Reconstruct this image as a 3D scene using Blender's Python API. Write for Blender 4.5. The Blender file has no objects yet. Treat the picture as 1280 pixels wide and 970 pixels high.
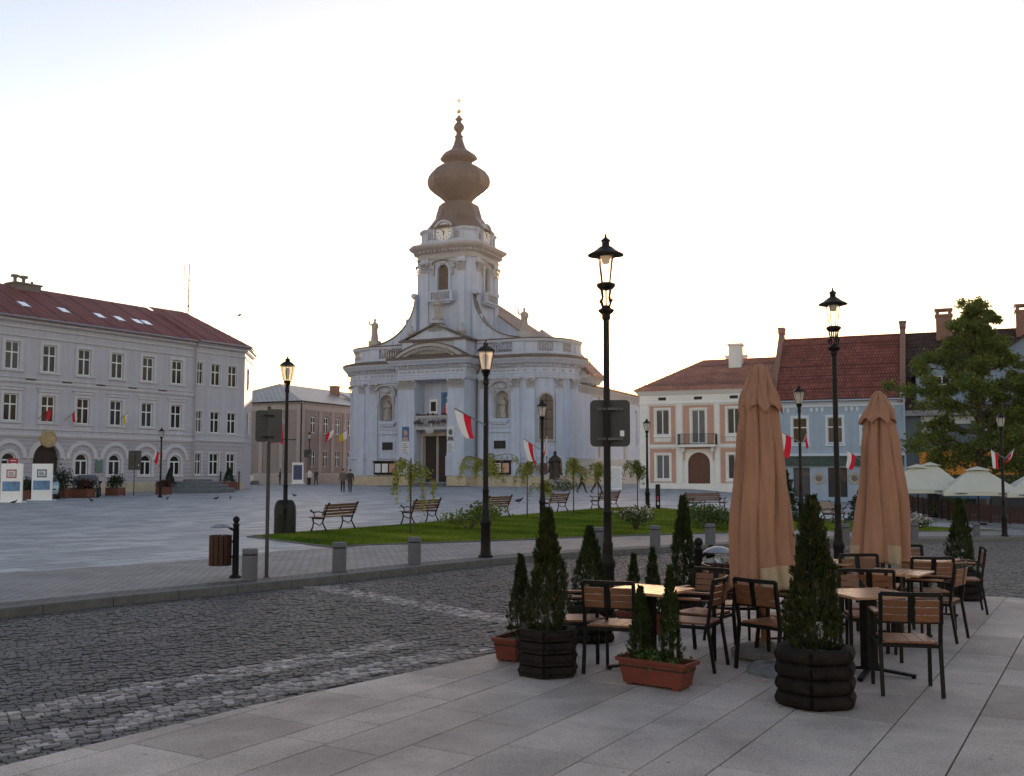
import bpy, bmesh, math, random
import numpy as np
from mathutils import Vector, Matrix
random.seed(7)
rng = np.random.default_rng(7)
PI = math.pi
S = bpy.context.scene
COL = S.collection
R = math.radians

# ---------------------------------------------------------------- camera numbers and the lie of the land
F, CXP, PYP, TP, CAMH = 1250.0, 640.0, 500.0, 0.0735, 1.85
CP, SP = math.cos(math.atan(TP)), math.sin(math.atan(TP))

def G(x, y):
    """height of the square's paving at a point (the road lies 0.12 lower)"""
    a = min(max(y - 35, 0), 80) * 0.0064
    d = min(max(x - 9 - 0.12 * (y - 31), 0), 30) * 0.08
    return 0.12 + a - d

def ray(px, py):
    xc, yc = (px - CXP) / F, (PYP - py) / F
    return Vector((xc, CP - yc * SP, SP + yc * CP))

def at(px, py, off=0.0):
    d = ray(px, py)
    z = 0.12 + off
    for _ in range(60):
        t = (z - CAMH) / d.z
        z = 0.6 * z + 0.4 * (G(d.x * t, d.y * t) + off)
    t = (z - CAMH) / d.z
    return Vector((d.x * t, d.y * t, z))

def xat(px, Y):
    return (px - CXP) / F * Y * CP * (1.0) if False else (px - CXP) / F * Y

# ---------------------------------------------------------------- mesh builder
class MB:
    def __init__(s, M=None):
        s.v, s.f, s.m, s.M, s.mi = [], [], [], M, 0
    def add(s, vs, fs, mi=None):
        n = len(s.v)
        if s.M is not None:
            vs = [s.M @ Vector(v) for v in vs]
        s.v.extend([tuple(v) for v in vs])
        for f in fs:
            s.f.append(tuple(i + n for i in f)); s.m.append(s.mi if mi is None else mi)
        return s
    def box(s, x0, x1, y0, y1, z0, z1, mi=None):
        vs = [(x0,y0,z0),(x1,y0,z0),(x1,y1,z0),(x0,y1,z0),(x0,y0,z1),(x1,y0,z1),(x1,y1,z1),(x0,y1,z1)]
        return s.add(vs, [(0,3,2,1),(4,5,6,7),(0,1,5,4),(1,2,6,5),(2,3,7,6),(3,0,4,7)], mi)
    def cbox(s, c, size, rot=None, mi=None):
        hx, hy, hz = size[0]/2, size[1]/2, size[2]/2
        vs = [Vector(p) for p in [(-hx,-hy,-hz),(hx,-hy,-hz),(hx,hy,-hz),(-hx,hy,-hz),(-hx,-hy,hz),(hx,-hy,hz),(hx,hy,hz),(-hx,hy,hz)]]
        if rot is not None: vs = [rot @ v for v in vs]
        vs = [v + Vector(c) for v in vs]
        return s.add(vs, [(0,3,2,1),(4,5,6,7),(0,1,5,4),(1,2,6,5),(2,3,7,6),(3,0,4,7)], mi)
    def bar(s, a, b, w, t, mi=None, up=(0,0,1)):
        """rectangular bar from a to b, w wide (sideways) and t thick"""
        a, b = Vector(a), Vector(b); d = (b - a).normalized(); u = Vector(up)
        if abs(d.dot(u)) > .98: u = Vector((0,1,0))
        x = d.cross(u).normalized() * w/2; y = x.cross(d).normalized() * t/2
        vs = [a-x-y, a+x-y, a+x+y, a-x+y, b-x-y, b+x-y, b+x+y, b-x+y]
        return s.add(vs, [(0,3,2,1),(4,5,6,7),(0,1,5,4),(1,2,6,5),(2,3,7,6),(3,0,4,7)], mi)
    def prism(s, poly, z0, z1, mi=None, top=True, bot=True):
        n = len(poly)
        vs = [(p[0],p[1],z0) for p in poly] + [(p[0],p[1],z1) for p in poly]
        fs = [(i,(i+1)%n,n+(i+1)%n,n+i) for i in range(n)]
        if top: fs.append(tuple(range(n,2*n)))
        if bot: fs.append(tuple(range(n-1,-1,-1)))
        return s.add(vs, fs, mi)
    def vprism(s, poly, y0, y1, mi=None):
        """polygon in x,z pushed along y"""
        n = len(poly)
        vs = [(p[0],y0,p[1]) for p in poly] + [(p[0],y1,p[1]) for p in poly]
        fs = [(i,(i+1)%n,n+(i+1)%n,n+i) for i in range(n)] + [tuple(range(n,2*n)), tuple(range(n-1,-1,-1))]
        return s.add(vs, fs, mi)
    def lathe(s, prof, n=16, c=(0,0,0), ph=0.0, sx=1.0, sy=1.0, mi=None, cap=True):
        vs, fs = [], []
        for r, z in prof:
            for k in range(n):
                a = ph + 2*PI*k/n
                vs.append((c[0]+r*sx*math.cos(a), c[1]+r*sy*math.sin(a), c[2]+z))
        for i in range(len(prof)-1):
            for k in range(n):
                fs.append((i*n+k, i*n+(k+1)%n, (i+1)*n+(k+1)%n, (i+1)*n+k))
        if cap:
            fs.append(tuple(range(n-1,-1,-1))); m = (len(prof)-1)*n
            fs.append(tuple(range(m,m+n)))
        return s.add(vs, fs, mi)
    def ball(s, c, r, n=10, m=6, sx=1, sy=1, sz=1, mi=None):
        pr = [(r*math.cos(-PI/2+PI*i/m)*1.0+1e-4, r*sz*math.sin(-PI/2+PI*i/m)) for i in range(m+1)]
        return s.lathe(pr, n, c, 0, sx, sy, mi)
    def tube(s, pts, r, n=8, mi=None, cap=True):
        pts = [Vector(p) for p in pts]; k = len(pts)
        rs = r if isinstance(r, (list,tuple)) else [r]*k
        vs, fs, ref = [], [], None
        for i,p in enumerate(pts):
            d = (pts[min(i+1,k-1)] - pts[max(i-1,0)])
            if d.length < 1e-9: d = Vector((0,0,1))
            d.normalize()
            if ref is None:
                ref = d.cross(Vector((0,0,1)) if abs(d.z) < .9 else Vector((1,0,0))).normalized()
            ref = (ref - d*ref.dot(d))
            if ref.length < 1e-6: ref = d.orthogonal()
            ref.normalize(); q = d.cross(ref)
            for j in range(n):
                a = 2*PI*j/n
                vs.append(p + (ref*math.cos(a) + q*math.sin(a))*rs[i])
        for i in range(k-1):
            for j in range(n):
                fs.append((i*n+j, i*n+(j+1)%n, (i+1)*n+(j+1)%n, (i+1)*n+j))
        if cap:
            fs.append(tuple(range(n-1,-1,-1))); fs.append(tuple(range((k-1)*n,k*n)))
        return s.add(vs, fs, mi)
    def mould(s, path, prof, closed=False, mi=None):
        """sweep a profile [(out, z)] along a plan path; out is to the right of the walking direction"""
        P = [Vector((p[0],p[1])) for p in path]; n = len(P); vs = []; m = len(prof)
        for i in range(n):
            a = P[i-1] if (i > 0 or closed) else None
            b = P[(i+1) % n] if (i < n-1 or closed) else None
            ns = []
            if a is not None:
                d = (P[i]-a).normalized(); ns.append(Vector((d.y,-d.x)))
            if b is not None:
                d = (b-P[i]).normalized(); ns.append(Vector((d.y,-d.x)))
            if len(ns) == 2:
                nn = ns[0]+ns[1]
                nn = nn / max(nn.dot(ns[0]), .35) if nn.length > 1e-6 else ns[0]
            else: nn = ns[0]
            for o, z in prof: vs.append((P[i].x+nn.x*o, P[i].y+nn.y*o, z))
        fs = []
        for i in range(n if closed else n-1):
            j = (i+1) % n
            for k in range(m-1):
                fs.append((i*m+k, j*m+k, j*m+k+1, i*m+k+1))
        if not closed:
            fs.append(tuple(range(m))); fs.append(tuple(range(n*m-1, n*m-m-1, -1)))
        return s.add(vs, fs, mi)
    def wall(s, u0, u1, z0, z1, holes=(), y=0.0, depth=0.22, mi=None):
        """wall sheet in the x,z plane with rectangular openings and their reveals (front is -y)"""
        us = sorted({u0,u1,*[h[0] for h in holes],*[h[1] for h in holes]})
        zs = sorted({z0,z1,*[h[2] for h in holes],*[h[3] for h in holes]})
        us = [u for u in us if u0 <= u <= u1]; zs = [z for z in zs if z0 <= z <= z1]
        for i in range(len(us)-1):
            for j in range(len(zs)-1):
                a,b,c,d = us[i],us[i+1],zs[j],zs[j+1]
                mu,mz = (a+b)/2,(c+d)/2
                if any(h[0]<mu<h[1] and h[2]<mz<h[3] for h in holes): continue
                s.add([(a,y,c),(b,y,c),(b,y,d),(a,y,d)],[(0,1,2,3)],mi)
        for h in holes:
            a,b,c,d = h[:4]; e = y+depth
            s.add([(a,y,c),(a,e,c),(a,e,d),(a,y,d)],[(0,1,2,3)],mi)
            s.add([(b,y,c),(b,e,c),(b,e,d),(b,y,d)],[(3,2,1,0)],mi)
            s.add([(a,y,c),(b,y,c),(b,e,c),(a,e,c)],[(0,1,2,3)],mi)
            s.add([(a,y,d),(b,y,d),(b,e,d),(a,e,d)],[(3,2,1,0)],mi)
        return s
    def archfill(s, u0, u1, zs, zt, y=0.0, depth=0.22, n=12, mi=None):
        """the two spandrels that turn the top of a rectangular opening into an arch"""
        c, r, h = (u0+u1)/2, (u1-u0)/2, zt-zs
        arc = [(c-r*math.cos(PI*i/n), zs+h*math.sin(PI*i/n)) for i in range(n+1)]
        for i in range(n):
            (a,b),(p,q) = arc[i],arc[i+1]
            s.add([(a,y,b),(p,y,q),(p,y,zt),(a,y,zt)],[(0,1,2,3)],mi)
            s.add([(a,y,b),(p,y,q),(p,y+depth,q),(a,y+depth,b)],[(0,1,2,3)],mi)
        return s
    def archring(s, c, zs, r0, r1, y0, y1, hs=1.0, n=16, mi=None, legs=0.0):
        """a semicircular band (with straight legs below the springing)"""
        o = [(c-r1*math.cos(PI*i/n), zs+hs*r1*math.sin(PI*i/n)) for i in range(n+1)]
        q = [(c-r0*math.cos(PI*i/n), zs+hs*r0*math.sin(PI*i/n)) for i in range(n+1)]
        if legs:
            o = [(c-r1,zs-legs)]+o+[(c+r1,zs-legs)]; q = [(c-r0,zs-legs)]+q+[(c+r0,zs-legs)]
        for i in range(len(o)-1):
            a,b,p,w = o[i],o[i+1],q[i+1],q[i]
            s.vprism([a,b,p,w], y0, y1, mi)
        return s
    def build(s, name, mats, parent=None, smooth=False, fix=True, loc=None):
        me = bpy.data.meshes.new(name)
        me.from_pydata(s.v, [], s.f)
        if not isinstance(mats, (list,tuple)): mats = [mats]
        for m in mats: me.materials.append(m)
        if len(mats) > 1: me.polygons.foreach_set('material_index', s.m)
        if fix:
            bm = bmesh.new(); bm.from_mesh(me)
            bmesh.ops.recalc_face_normals(bm, faces=bm.faces)
            bm.to_mesh(me); bm.free()
        if smooth:
            me.polygons.foreach_set('use_smooth', [True]*len(me.polygons))
            if smooth is not True:
                me.set_sharp_from_angle(angle=R(smooth))
        me.update()
        o = bpy.data.objects.new(name, me); COL.objects.link(o)
        if parent is not None: o.parent = parent
        if loc is not None: o.location = loc
        return o

def np_mesh(name, V, Q, mats, parent=None, tone=None, smooth=False, midx=None):
    """mesh from numpy arrays: V (n,3), Q (m,4) or (m,3)"""
    me = bpy.data.meshes.new(name); k = Q.shape[1]
    me.vertices.add(len(V)); me.vertices.foreach_set('co', V.astype(np.float32).ravel())
    me.loops.add(Q.size); me.loops.foreach_set('vertex_index', Q.astype(np.int32).ravel())
    me.polygons.add(len(Q)); me.polygons.foreach_set('loop_start', np.arange(0,Q.size,k,dtype=np.int32))
    if not isinstance(mats,(list,tuple)): mats = [mats]
    for m in mats: me.materials.append(m)
    if midx is not None: me.polygons.foreach_set('material_index', midx.astype(np.int32))
    if tone is not None:
        a = me.attributes.new('tone','FLOAT','FACE'); a.data.foreach_set('value', tone.astype(np.float32))
    me.polygons.foreach_set('use_smooth', np.full(len(Q), smooth))
    me.update(calc_edges=True)
    o = bpy.data.objects.new(name, me); COL.objects.link(o)
    if parent is not None: o.parent = parent
    return o

def tag(o, label, cat, group=None):
    o['label'] = label; o['category'] = cat
    if group: o['group'] = group
    return o
def thing(name, label, cat, loc=(0,0,0), rz=0.0, group=None):
    o = bpy.data.objects.new(name, None); COL.objects.link(o)
    o.empty_display_size = .2
    o.location = loc; o.rotation_euler = (0,0,rz)
    return tag(o, label, cat, group)
def kind(o, k): o['kind'] = k; return o
def kids(o): return [c for c in COL.objects if c.parent == o]
def dup(root, loc=None, rz=None, label=None, scale=None):
    def cp(o, par):
        c = o.copy(); COL.objects.link(c)
        if par is not None:
            c.parent = par; c.matrix_parent_inverse = o.matrix_parent_inverse.copy()
        for k in list(o.children): cp(k, c)
        return c
    r = cp(root, None)
    if loc is not None: r.location = loc
    if rz is not None: r.rotation_euler = (0,0,rz)
    if label: r['label'] = label
    if scale: r.scale = (scale,)*3
    return r
def dpart(o, loc, par, rz=0, scale=None):
    """another copy of a part (and its sub-parts) on the same thing"""
    c = o.copy(); COL.objects.link(c); c.parent = par; c.location = loc; c.rotation_euler = (0,0,rz)
    if scale: c.scale = scale
    for k in list(o.children):
        d = k.copy(); COL.objects.link(d); d.parent = c
    return c

# ---------------------------------------------------------------- materials
def nmat(name):
    m = bpy.data.materials.new(name); m.use_nodes = True
    nt = m.node_tree; b = nt.nodes['Principled BSDF']
    return m, nt, b
def L(nt, a, b): nt.links.new(a, b)
def N(nt, t, **kw):
    n = nt.nodes.new(t)
    for k, v in kw.items(): setattr(n, k, v)
    return n
def ramp(nt, fac, stops):
    r = N(nt,'ShaderNodeValToRGB'); e = r.color_ramp.elements
    while len(e) < len(stops): e.new(.5)
    for i,(p,c) in enumerate(stops):
        e[i].position = p; e[i].color = (*c,1) if len(c)==3 else c
    L(nt, fac, r.inputs[0]); return r
def mixc(nt, fac, a, b, mode='MIX'):
    m = N(nt,'ShaderNodeMix', data_type='RGBA', blend_type=mode)
    for i,x in ((0,fac),(6,a),(7,b)):
        if hasattr(x,'links'): L(nt,x,m.inputs[i])
        elif isinstance(x,(int,float)): m.inputs[i].default_value = x
        else: m.inputs[i].default_value = (*x,1) if len(x)==3 else x
    return m.outputs[2]
BR = 1.17      # one factor on all base colours, so that the exposure can stay lower
def lift(c): return tuple(min(.82,x*BR) for x in c)
def dark(c,k): return tuple(min(1,x*k) for x in c)
def mat(name, col, rough=.6, var=.18, scale=3.0, bump=0.0, bscale=30.0, metal=0.0, spec=.4, stain=.0, stretch=None, rvar=.1, streak=0):
    m, nt, b = nmat(name); col = lift(col)
    tc = N(nt,'ShaderNodeTexCoord'); src = tc.outputs['Object']
    if stretch:
        mp = N(nt,'ShaderNodeMapping'); mp.inputs['Scale'].default_value = stretch; L(nt,src,mp.inputs[0]); src = mp.outputs[0]
    n1 = N(nt,'ShaderNodeTexNoise'); n1.inputs['Scale'].default_value = scale; n1.inputs['Detail'].default_value = 6; n1.inputs['Roughness'].default_value=.62
    L(nt,src,n1.inputs['Vector'])
    r = ramp(nt,n1.outputs['Fac'],[(.28,dark(col,1-var)),(.72,dark(col,1+var))])
    out = r.outputs[0]
    if stain:
        n2 = N(nt,'ShaderNodeTexNoise'); n2.inputs['Scale'].default_value = scale*.35; n2.inputs['Detail'].default_value=8; n2.inputs['Roughness'].default_value=.7
        L(nt,src,n2.inputs['Vector'])
        rr = ramp(nt,n2.outputs['Fac'],[(.50,(0,0,0)),(.75,(stain,)*3)])
        out = mixc(nt, rr.outputs[0], out, dark(col,.45))
    if streak:
        mp2 = N(nt,'ShaderNodeMapping'); mp2.inputs['Scale'].default_value=(1.7,1.7,.10); L(nt,tc.outputs['Object'],mp2.inputs[0])
        n4 = N(nt,'ShaderNodeTexNoise'); n4.inputs['Scale'].default_value=1.6; n4.inputs['Detail'].default_value=5; L(nt,mp2.outputs[0],n4.inputs['Vector'])
        r4 = ramp(nt,n4.outputs['Fac'],[(.38,(1-streak,)*3),(.60,(1,1,1))])
        out = mixc(nt,1.0,out,r4.outputs[0],'MULTIPLY')
    L(nt,out,b.inputs['Base Color'])
    rm = N(nt,'ShaderNodeMapRange'); rm.inputs[3].default_value = max(.02,rough-rvar); rm.inputs[4].default_value=min(1,rough+rvar)
    L(nt,n1.outputs['Fac'],rm.inputs[0]); L(nt,rm.outputs[0],b.inputs['Roughness'])
    b.inputs['Metallic'].default_value = metal; b.inputs['Specular IOR Level'].default_value = spec
    if bump:
        n3 = N(nt,'ShaderNodeTexNoise'); n3.inputs['Scale'].default_value = bscale; n3.inputs['Detail'].default_value=4
        L(nt,src,n3.inputs['Vector'])
        bp = N(nt,'ShaderNodeBump'); bp.inputs['Strength'].default_value = bump; bp.inputs['Distance'].default_value=.02
        L(nt,n3.outputs['Fac'],bp.inputs['Height']); L(nt,bp.outputs[0],b.inputs['Normal'])
    return m
def brickmat(name, c1, c2, mortar, bw, bh, gap=.01, rot=(0,0,0), rough=.6, bump=.4, offset=.5, spec=.4, nvar=.25, order=None, squash=1.0, sqf=2, smooth=.1):
    m, nt, b = nmat(name); c1, c2, mortar = lift(c1), lift(c2), lift(mortar)
    tc = N(nt,'ShaderNodeTexCoord'); src = tc.outputs['Object']
    mp = N(nt,'ShaderNodeMapping', vector_type='POINT'); mp.inputs['Rotation'].default_value = rot; L(nt,src,mp.inputs[0]); src2 = mp.outputs[0]
    if order:
        sx = N(nt,'ShaderNodeSeparateXYZ'); cx = N(nt,'ShaderNodeCombineXYZ'); L(nt,src2,sx.inputs[0])
        for i,ax in enumerate(order):
            if ax is not None: L(nt,sx.outputs[ax],cx.inputs[i])
        src2 = cx.outputs[0]
    br = N(nt,'ShaderNodeTexBrick'); br.offset = offset; br.squash = squash; br.squash_frequency = sqf
    for k,v in (('Scale',1.0),('Mortar Size',gap),('Mortar Smooth',smooth),('Bias',0.0),('Brick Width',bw),('Row Height',bh)): br.inputs[k].default_value = v
    br.inputs['Color1'].default_value=(*c1,1); br.inputs['Color2'].default_value=(*c2,1); br.inputs['Mortar'].default_value=(*mortar,1)
    L(nt,src2,br.inputs['Vector'])
    n1 = N(nt,'ShaderNodeTexNoise'); n1.inputs['Scale'].default_value = .9; n1.inputs['Detail'].default_value=7; n1.inputs['Roughness'].default_value=.65
    L(nt,src,n1.inputs['Vector'])
    r = ramp(nt,n1.outputs['Fac'],[(.3,(1-nvar,)*3),(.7,(1+nvar*.6,)*3)])
    L(nt,mixc(nt,1.0,br.outputs['Color'],r.outputs[0],'MULTIPLY'),b.inputs['Base Color'])
    b.inputs['Roughness'].default_value=rough; b.inputs['Specular IOR Level'].default_value=spec
    if bump:
        inv = N(nt,'ShaderNodeMath',operation='SUBTRACT'); inv.inputs[0].default_value=1; L(nt,br.outputs['Fac'],inv.inputs[1])
        n3 = N(nt,'ShaderNodeTexNoise'); n3.inputs['Scale'].default_value=18; L(nt,src,n3.inputs['Vector'])
        ad = N(nt,'ShaderNodeMath',operation='MULTIPLY_ADD'); L(nt,n3.outputs['Fac'],ad.inputs[0]); ad.inputs[1].default_value=.35; L(nt,inv.outputs[0],ad.inputs[2])
        bp = N(nt,'ShaderNodeBump'); bp.inputs['Strength'].default_value=bump; bp.inputs['Distance'].default_value=.02
        L(nt,ad.outputs[0],bp.inputs['Height']); L(nt,bp.outputs[0],b.inputs['Normal'])
    return m
def tonemat(name, lo, mid, hi, rough=.6, trans=0.0, spec=.3, nscale=2.0, nvar=.25, bump=0, bscale=60, stain=0):
    """colour runs over a per-face 'tone' value"""
    m, nt, b = nmat(name); lo, mid, hi = lift(lo), lift(mid), lift(hi)
    at_ = N(nt,'ShaderNodeAttribute'); at_.attribute_name='tone'
    r = ramp(nt,at_.outputs['Fac'],[(0,lo),(.5,mid),(1,hi)])
    tc = N(nt,'ShaderNodeTexCoord'); n1 = N(nt,'ShaderNodeTexNoise'); n1.inputs['Scale'].default_value=nscale; n1.inputs['Detail'].default_value=6
    L(nt,tc.outputs['Object'],n1.inputs['Vector'])
    r2 = ramp(nt,n1.outputs['Fac'],[(.3,(1-nvar,)*3),(.7,(1+nvar,)*3)])
    col = mixc(nt,1.0,r.outputs[0],r2.outputs[0],'MULTIPLY')
    if stain:
        n5 = N(nt,'ShaderNodeTexNoise'); n5.inputs['Scale'].default_value=.75; n5.inputs['Detail'].default_value=9; n5.inputs['Roughness'].default_value=.72; n5.inputs['Distortion'].default_value=.5
        L(nt,tc.outputs['Object'],n5.inputs['Vector']); r5 = ramp(nt,n5.outputs['Fac'],[(.42,(1,1,1)),(.66,(1-stain,)*3)]); col = mixc(nt,1.0,col,r5.outputs[0],'MULTIPLY')
        n6 = N(nt,'ShaderNodeTexNoise'); n6.inputs['Scale'].default_value=170; n6.inputs['Detail'].default_value=2; L(nt,tc.outputs['Object'],n6.inputs['Vector'])
        r6 = ramp(nt,n6.outputs['Fac'],[(.32,(.55,.53,.53)),(.5,(1,1,1)),(.68,(1.38,1.32,1.29))]); col = mixc(nt,1.0,col,r6.outputs[0],'MULTIPLY')
        v7 = N(nt,'ShaderNodeTexVoronoi'); v7.inputs['Scale'].default_value=3.1; L(nt,tc.outputs['Object'],v7.inputs['Vector'])
        r7 = ramp(nt,v7.outputs['Distance'],[(.035,(.42,.4,.4)),(.06,(1,1,1))]); col = mixc(nt,1.0,col,r7.outputs[0],'MULTIPLY')
    L(nt,col,b.inputs['Base Color']); b.inputs['Roughness'].default_value=rough; b.inputs['Specular IOR Level'].default_value=spec
    if bump:
        n3 = N(nt,'ShaderNodeTexNoise'); n3.inputs['Scale'].default_value=bscale; n3.inputs['Detail'].default_value=3; L(nt,tc.outputs['Object'],n3.inputs['Vector'])
        bp = N(nt,'ShaderNodeBump'); bp.inputs['Strength'].default_value=bump; bp.inputs['Distance'].default_value=.01
        L(nt,n3.outputs['Fac'],bp.inputs['Height']); L(nt,bp.outputs[0],b.inputs['Normal'])
    if trans:
        t = N(nt,'ShaderNodeBsdfTranslucent'); L(nt,col,t.inputs[0])
        mx = N(nt,'ShaderNodeMixShader'); mx.inputs[0].default_value=trans
        L(nt,b.outputs[0],mx.inputs[1]); L(nt,t.outputs[0],mx.inputs[2])
        L(nt,mx.outputs[0],nt.nodes['Material Output'].inputs[0])
    return m
def transmat(name, col, trans=.4, rough=.7, var=.12, scale=6, **kw):
    kw.setdefault('bump',.25); kw.setdefault('bscale',60); m = mat(name,col,rough,var,scale,**kw); nt=m.node_tree; b=nt.nodes['Principled BSDF']
    src = b.inputs['Base Color'].links[0].from_socket
    t = N(nt,'ShaderNodeBsdfTranslucent'); L(nt,src,t.inputs[0])
    mx = N(nt,'ShaderNodeMixShader'); mx.inputs[0].default_value=trans
    L(nt,b.outputs[0],mx.inputs[1]); L(nt,t.outputs[0],mx.inputs[2]); L(nt,mx.outputs[0],nt.nodes['Material Output'].inputs[0])
    return m
def woodmat(name, col, plank=0, axis=0, rough=.45, spec=.5):
    m, nt, b = nmat(name)
    tc = N(nt,'ShaderNodeTexCoord'); mp = N(nt,'ShaderNodeMapping')
    sc = [14,14,14]; sc[axis] = 1.2; mp.inputs['Scale'].default_value = sc; L(nt,tc.outputs['Object'],mp.inputs[0])
    n1 = N(nt,'ShaderNodeTexNoise'); n1.inputs['Scale'].default_value=2.2; n1.inputs['Detail'].default_value=8; n1.inputs['Roughness'].default_value=.7; n1.inputs['Distortion'].default_value=.6
    L(nt,mp.outputs[0],n1.inputs['Vector'])
    oi = N(nt,'ShaderNodeObjectInfo')
    r = ramp(nt,n1.outputs['Fac'],[(.25,dark(col,.62)),(.55,col),(.8,dark(col,1.3))])
    r2 = ramp(nt,oi.outputs['Random'],[(0,(.8,.8,.8)),(1,(1.15,1.12,1.1))])
    L(nt,mixc(nt,1.0,r.outputs[0],r2.outputs[0],'MULTIPLY'),b.inputs['Base Color'])
    b.inputs['Roughness'].default_value=rough; b.inputs['Specular IOR Level'].default_value=spec
    bp = N(nt,'ShaderNodeBump'); bp.inputs['Strength'].default_value=.15; bp.inputs['Distance'].default_value=.005
    L(nt,n1.outputs['Fac'],bp.inputs['Height']); L(nt,bp.outputs[0],b.inputs['Normal'])
    return m

M = {}
M['plaster'] = mat('church_plaster',(.42,.47,.58),.75,.08,.55,.12,12,stain=.26,streak=.11)
M['trim'] = mat('church_trim',(.34,.335,.35),.7,.12,1.2,.2,14,stain=.25)
M['statue'] = mat('weathered_stone',(.32,.285,.26),.8,.25,5,.3,18,stain=.4)
M['plinth'] = mat('sandstone_plinth',(.42,.35,.26),.8,.15,1.5,.3,10)
M['copper'] = mat('brown_copper',(.098,.068,.062),.5,.22,.8,.1,8,metal=.1,spec=.4,stretch=(1,1,.4))
M['flash'] = mat('dark_flashing',(.085,.065,.06),.5,.2,2)
M['gold'] = mat('gilding',(.75,.5,.18),.3,.1,8,metal=.9)
M['black'] = mat('black_iron',(.006,.0055,.0055),.5,.3,9,.15,60,spec=.2)
M['blackm'] = mat('black_powder_coat',(.005,.005,.005),.5,.2,20,spec=.18)
M['dark'] = mat('dark_void',(.018,.016,.016),.7,.2,2)
M['green_iron'] = mat('dark_green_iron',(.009,.013,.011),.5,.3,10,.1,50,spec=.28)
M['wood'] = woodmat('teak_slats',(.19,.078,.037),spec=.35)
M['woody'] = woodmat('teak_slats_along',(.23,.097,.046),axis=1,spec=.45)
M['toptop'] = woodmat('table_planks',(.50,.27,.14),rough=.24,spec=.9)
M['benchwood'] = woodmat('bench_slats',(.15,.07,.035),rough=.5)
M['binwood'] = woodmat('bin_slats',(.05,.017,.012),axis=2,spec=.3)
M['log'] = mat('dark_stained_logs',(.013,.010,.0085),.85,.55,9,.8,30,spec=.16)
M['terra'] = mat('terracotta_plastic',(.125,.029,.019),.5,.12,6,.08,40,spec=.3)
M['soil'] = mat('soil',(.03,.02,.014),.95,.4,25,.8,50)
M['granite'] = mat('grey_granite',(.105,.105,.115),.75,.25,45,.15,120)
M['sign'] = mat('grey_sign_back',(.035,.035,.037),.5,.12,4)
M['steel'] = mat('galvanised_steel',(.30,.30,.31),.42,.2,12,metal=.7)
M['white'] = mat('white_paint',(.72,.73,.75),.5,.06,3)
M['frame'] = mat('white_window_frame',(.66,.68,.71),.5,.06,3)
M['umb'] = transmat('peach_canvas',(.37,.188,.118),.2,.85,.18,5,bump=.7,bscale=22,stain=.35,stretch=(1,1,.22))
M['umb2'] = transmat('faded_canvas',(.43,.32,.20),.2,.85,.10,7)
M['cream'] = transmat('cream_canvas',(.62,.60,.52),.25,.75,.06,3)
M['flagw'] = transmat('white_flag_cloth',(.8,.78,.76),.45,.7,.04,4)
M['flagr'] = transmat('red_flag_cloth',(.62,.012,.035),.45,.7,.08,4)
M['flagy'] = transmat('yellow_flag_cloth',(.65,.48,.05),.45,.7,.08,4)
M['flagb'] = transmat('pale_blue_flag_cloth',(.25,.42,.62),.45,.7,.08,4)
M['thuja'] = tonemat('thuja_sprays',(.015,.024,.007),(.028,.042,.011),(.055,.066,.018),.8,.2,.12)
M['thuja2'] = tonemat('brown_tipped_thuja',(.016,.022,.007),(.030,.040,.011),(.065,.058,.022),.8,.2,.12)
M['leaf'] = tonemat('linden_leaves',(.06,.09,.014),(.125,.165,.026),(.24,.255,.045),.6,.45,.25)
M['young'] = tonemat('young_yellow_leaves',(.13,.155,.02),(.24,.255,.04),(.38,.33,.07),.6,.45,.2)
M['bush'] = tonemat('bush_leaves',(.03,.05,.014),(.06,.095,.024),(.12,.15,.04),.65,.3,.2)
M['redbush'] = tonemat('red_leaves',(.035,.012,.012),(.06,.02,.018),(.09,.04,.03),.65,.3,.2)
M['petal'] = tonemat('pale_petals',(.35,.25,.24),(.55,.45,.42),(.7,.62,.58),.7,.2,.2)
M['fir'] = tonemat('fir_needles',(.012,.026,.014),(.02,.04,.02),(.04,.065,.03),.7,.15,.2)
M['grass'] = tonemat('grass_blades',(.055,.095,.010),(.115,.165,.016),(.21,.235,.034),1.0,.2,.0,nscale=.5,nvar=.3)
M['bark'] = mat('bark',(.06,.045,.035),.9,.35,12,.6,30)
M['skin'] = mat('skin',(.42,.24,.17),.55,.05,10)
M['hair'] = mat('dark_hair',(.03,.02,.015),.6,.2,30)
M['jacket'] = mat('dark_jacket',(.03,.03,.034),.8,.2,12)
M['jacket2'] = mat('grey_green_jacket',(.10,.095,.08),.8,.2,12)
M['shirt'] = mat('white_shirt',(.6,.58,.56),.8,.1,12)
M['trouser'] = mat('dark_trousers',(.022,.022,.028),.8,.2,12)
M['bronze'] = mat('dark_bronze',(.028,.022,.018),.45,.3,6,.15,20,metal=.4)
M['rock'] = mat('boulder',(.16,.14,.13),.9,.3,4,.5,12)

def glassmat(name, tint, rough=.08):
    m, nt, b = nmat(name)
    tc = N(nt,'ShaderNodeTexCoord'); n1 = N(nt,'ShaderNodeTexNoise'); n1.inputs['Scale'].default_value=1.1; n1.inputs['Detail'].default_value=2; L(nt,tc.outputs['Object'],n1.inputs['Vector'])
    oi = N(nt,'ShaderNodeObjectInfo')
    r = ramp(nt,oi.outputs['Random'],[(0,dark(tint,.5)),(.5,tint),(.75,dark(tint,2.2)),(1,dark(tint,4.5))])
    L(nt,r.outputs[0],b.inputs['Base Color'])
    b.inputs['Roughness'].default_value=rough; b.inputs['Specular IOR Level'].default_value=.22
    bp = N(nt,'ShaderNodeBump'); bp.inputs['Strength'].default_value=.06; bp.inputs['Distance'].default_value=.2
    L(nt,n1.outputs['Fac'],bp.inputs['Height']); L(nt,bp.outputs[0],b.inputs['Normal'])
    return m
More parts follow.
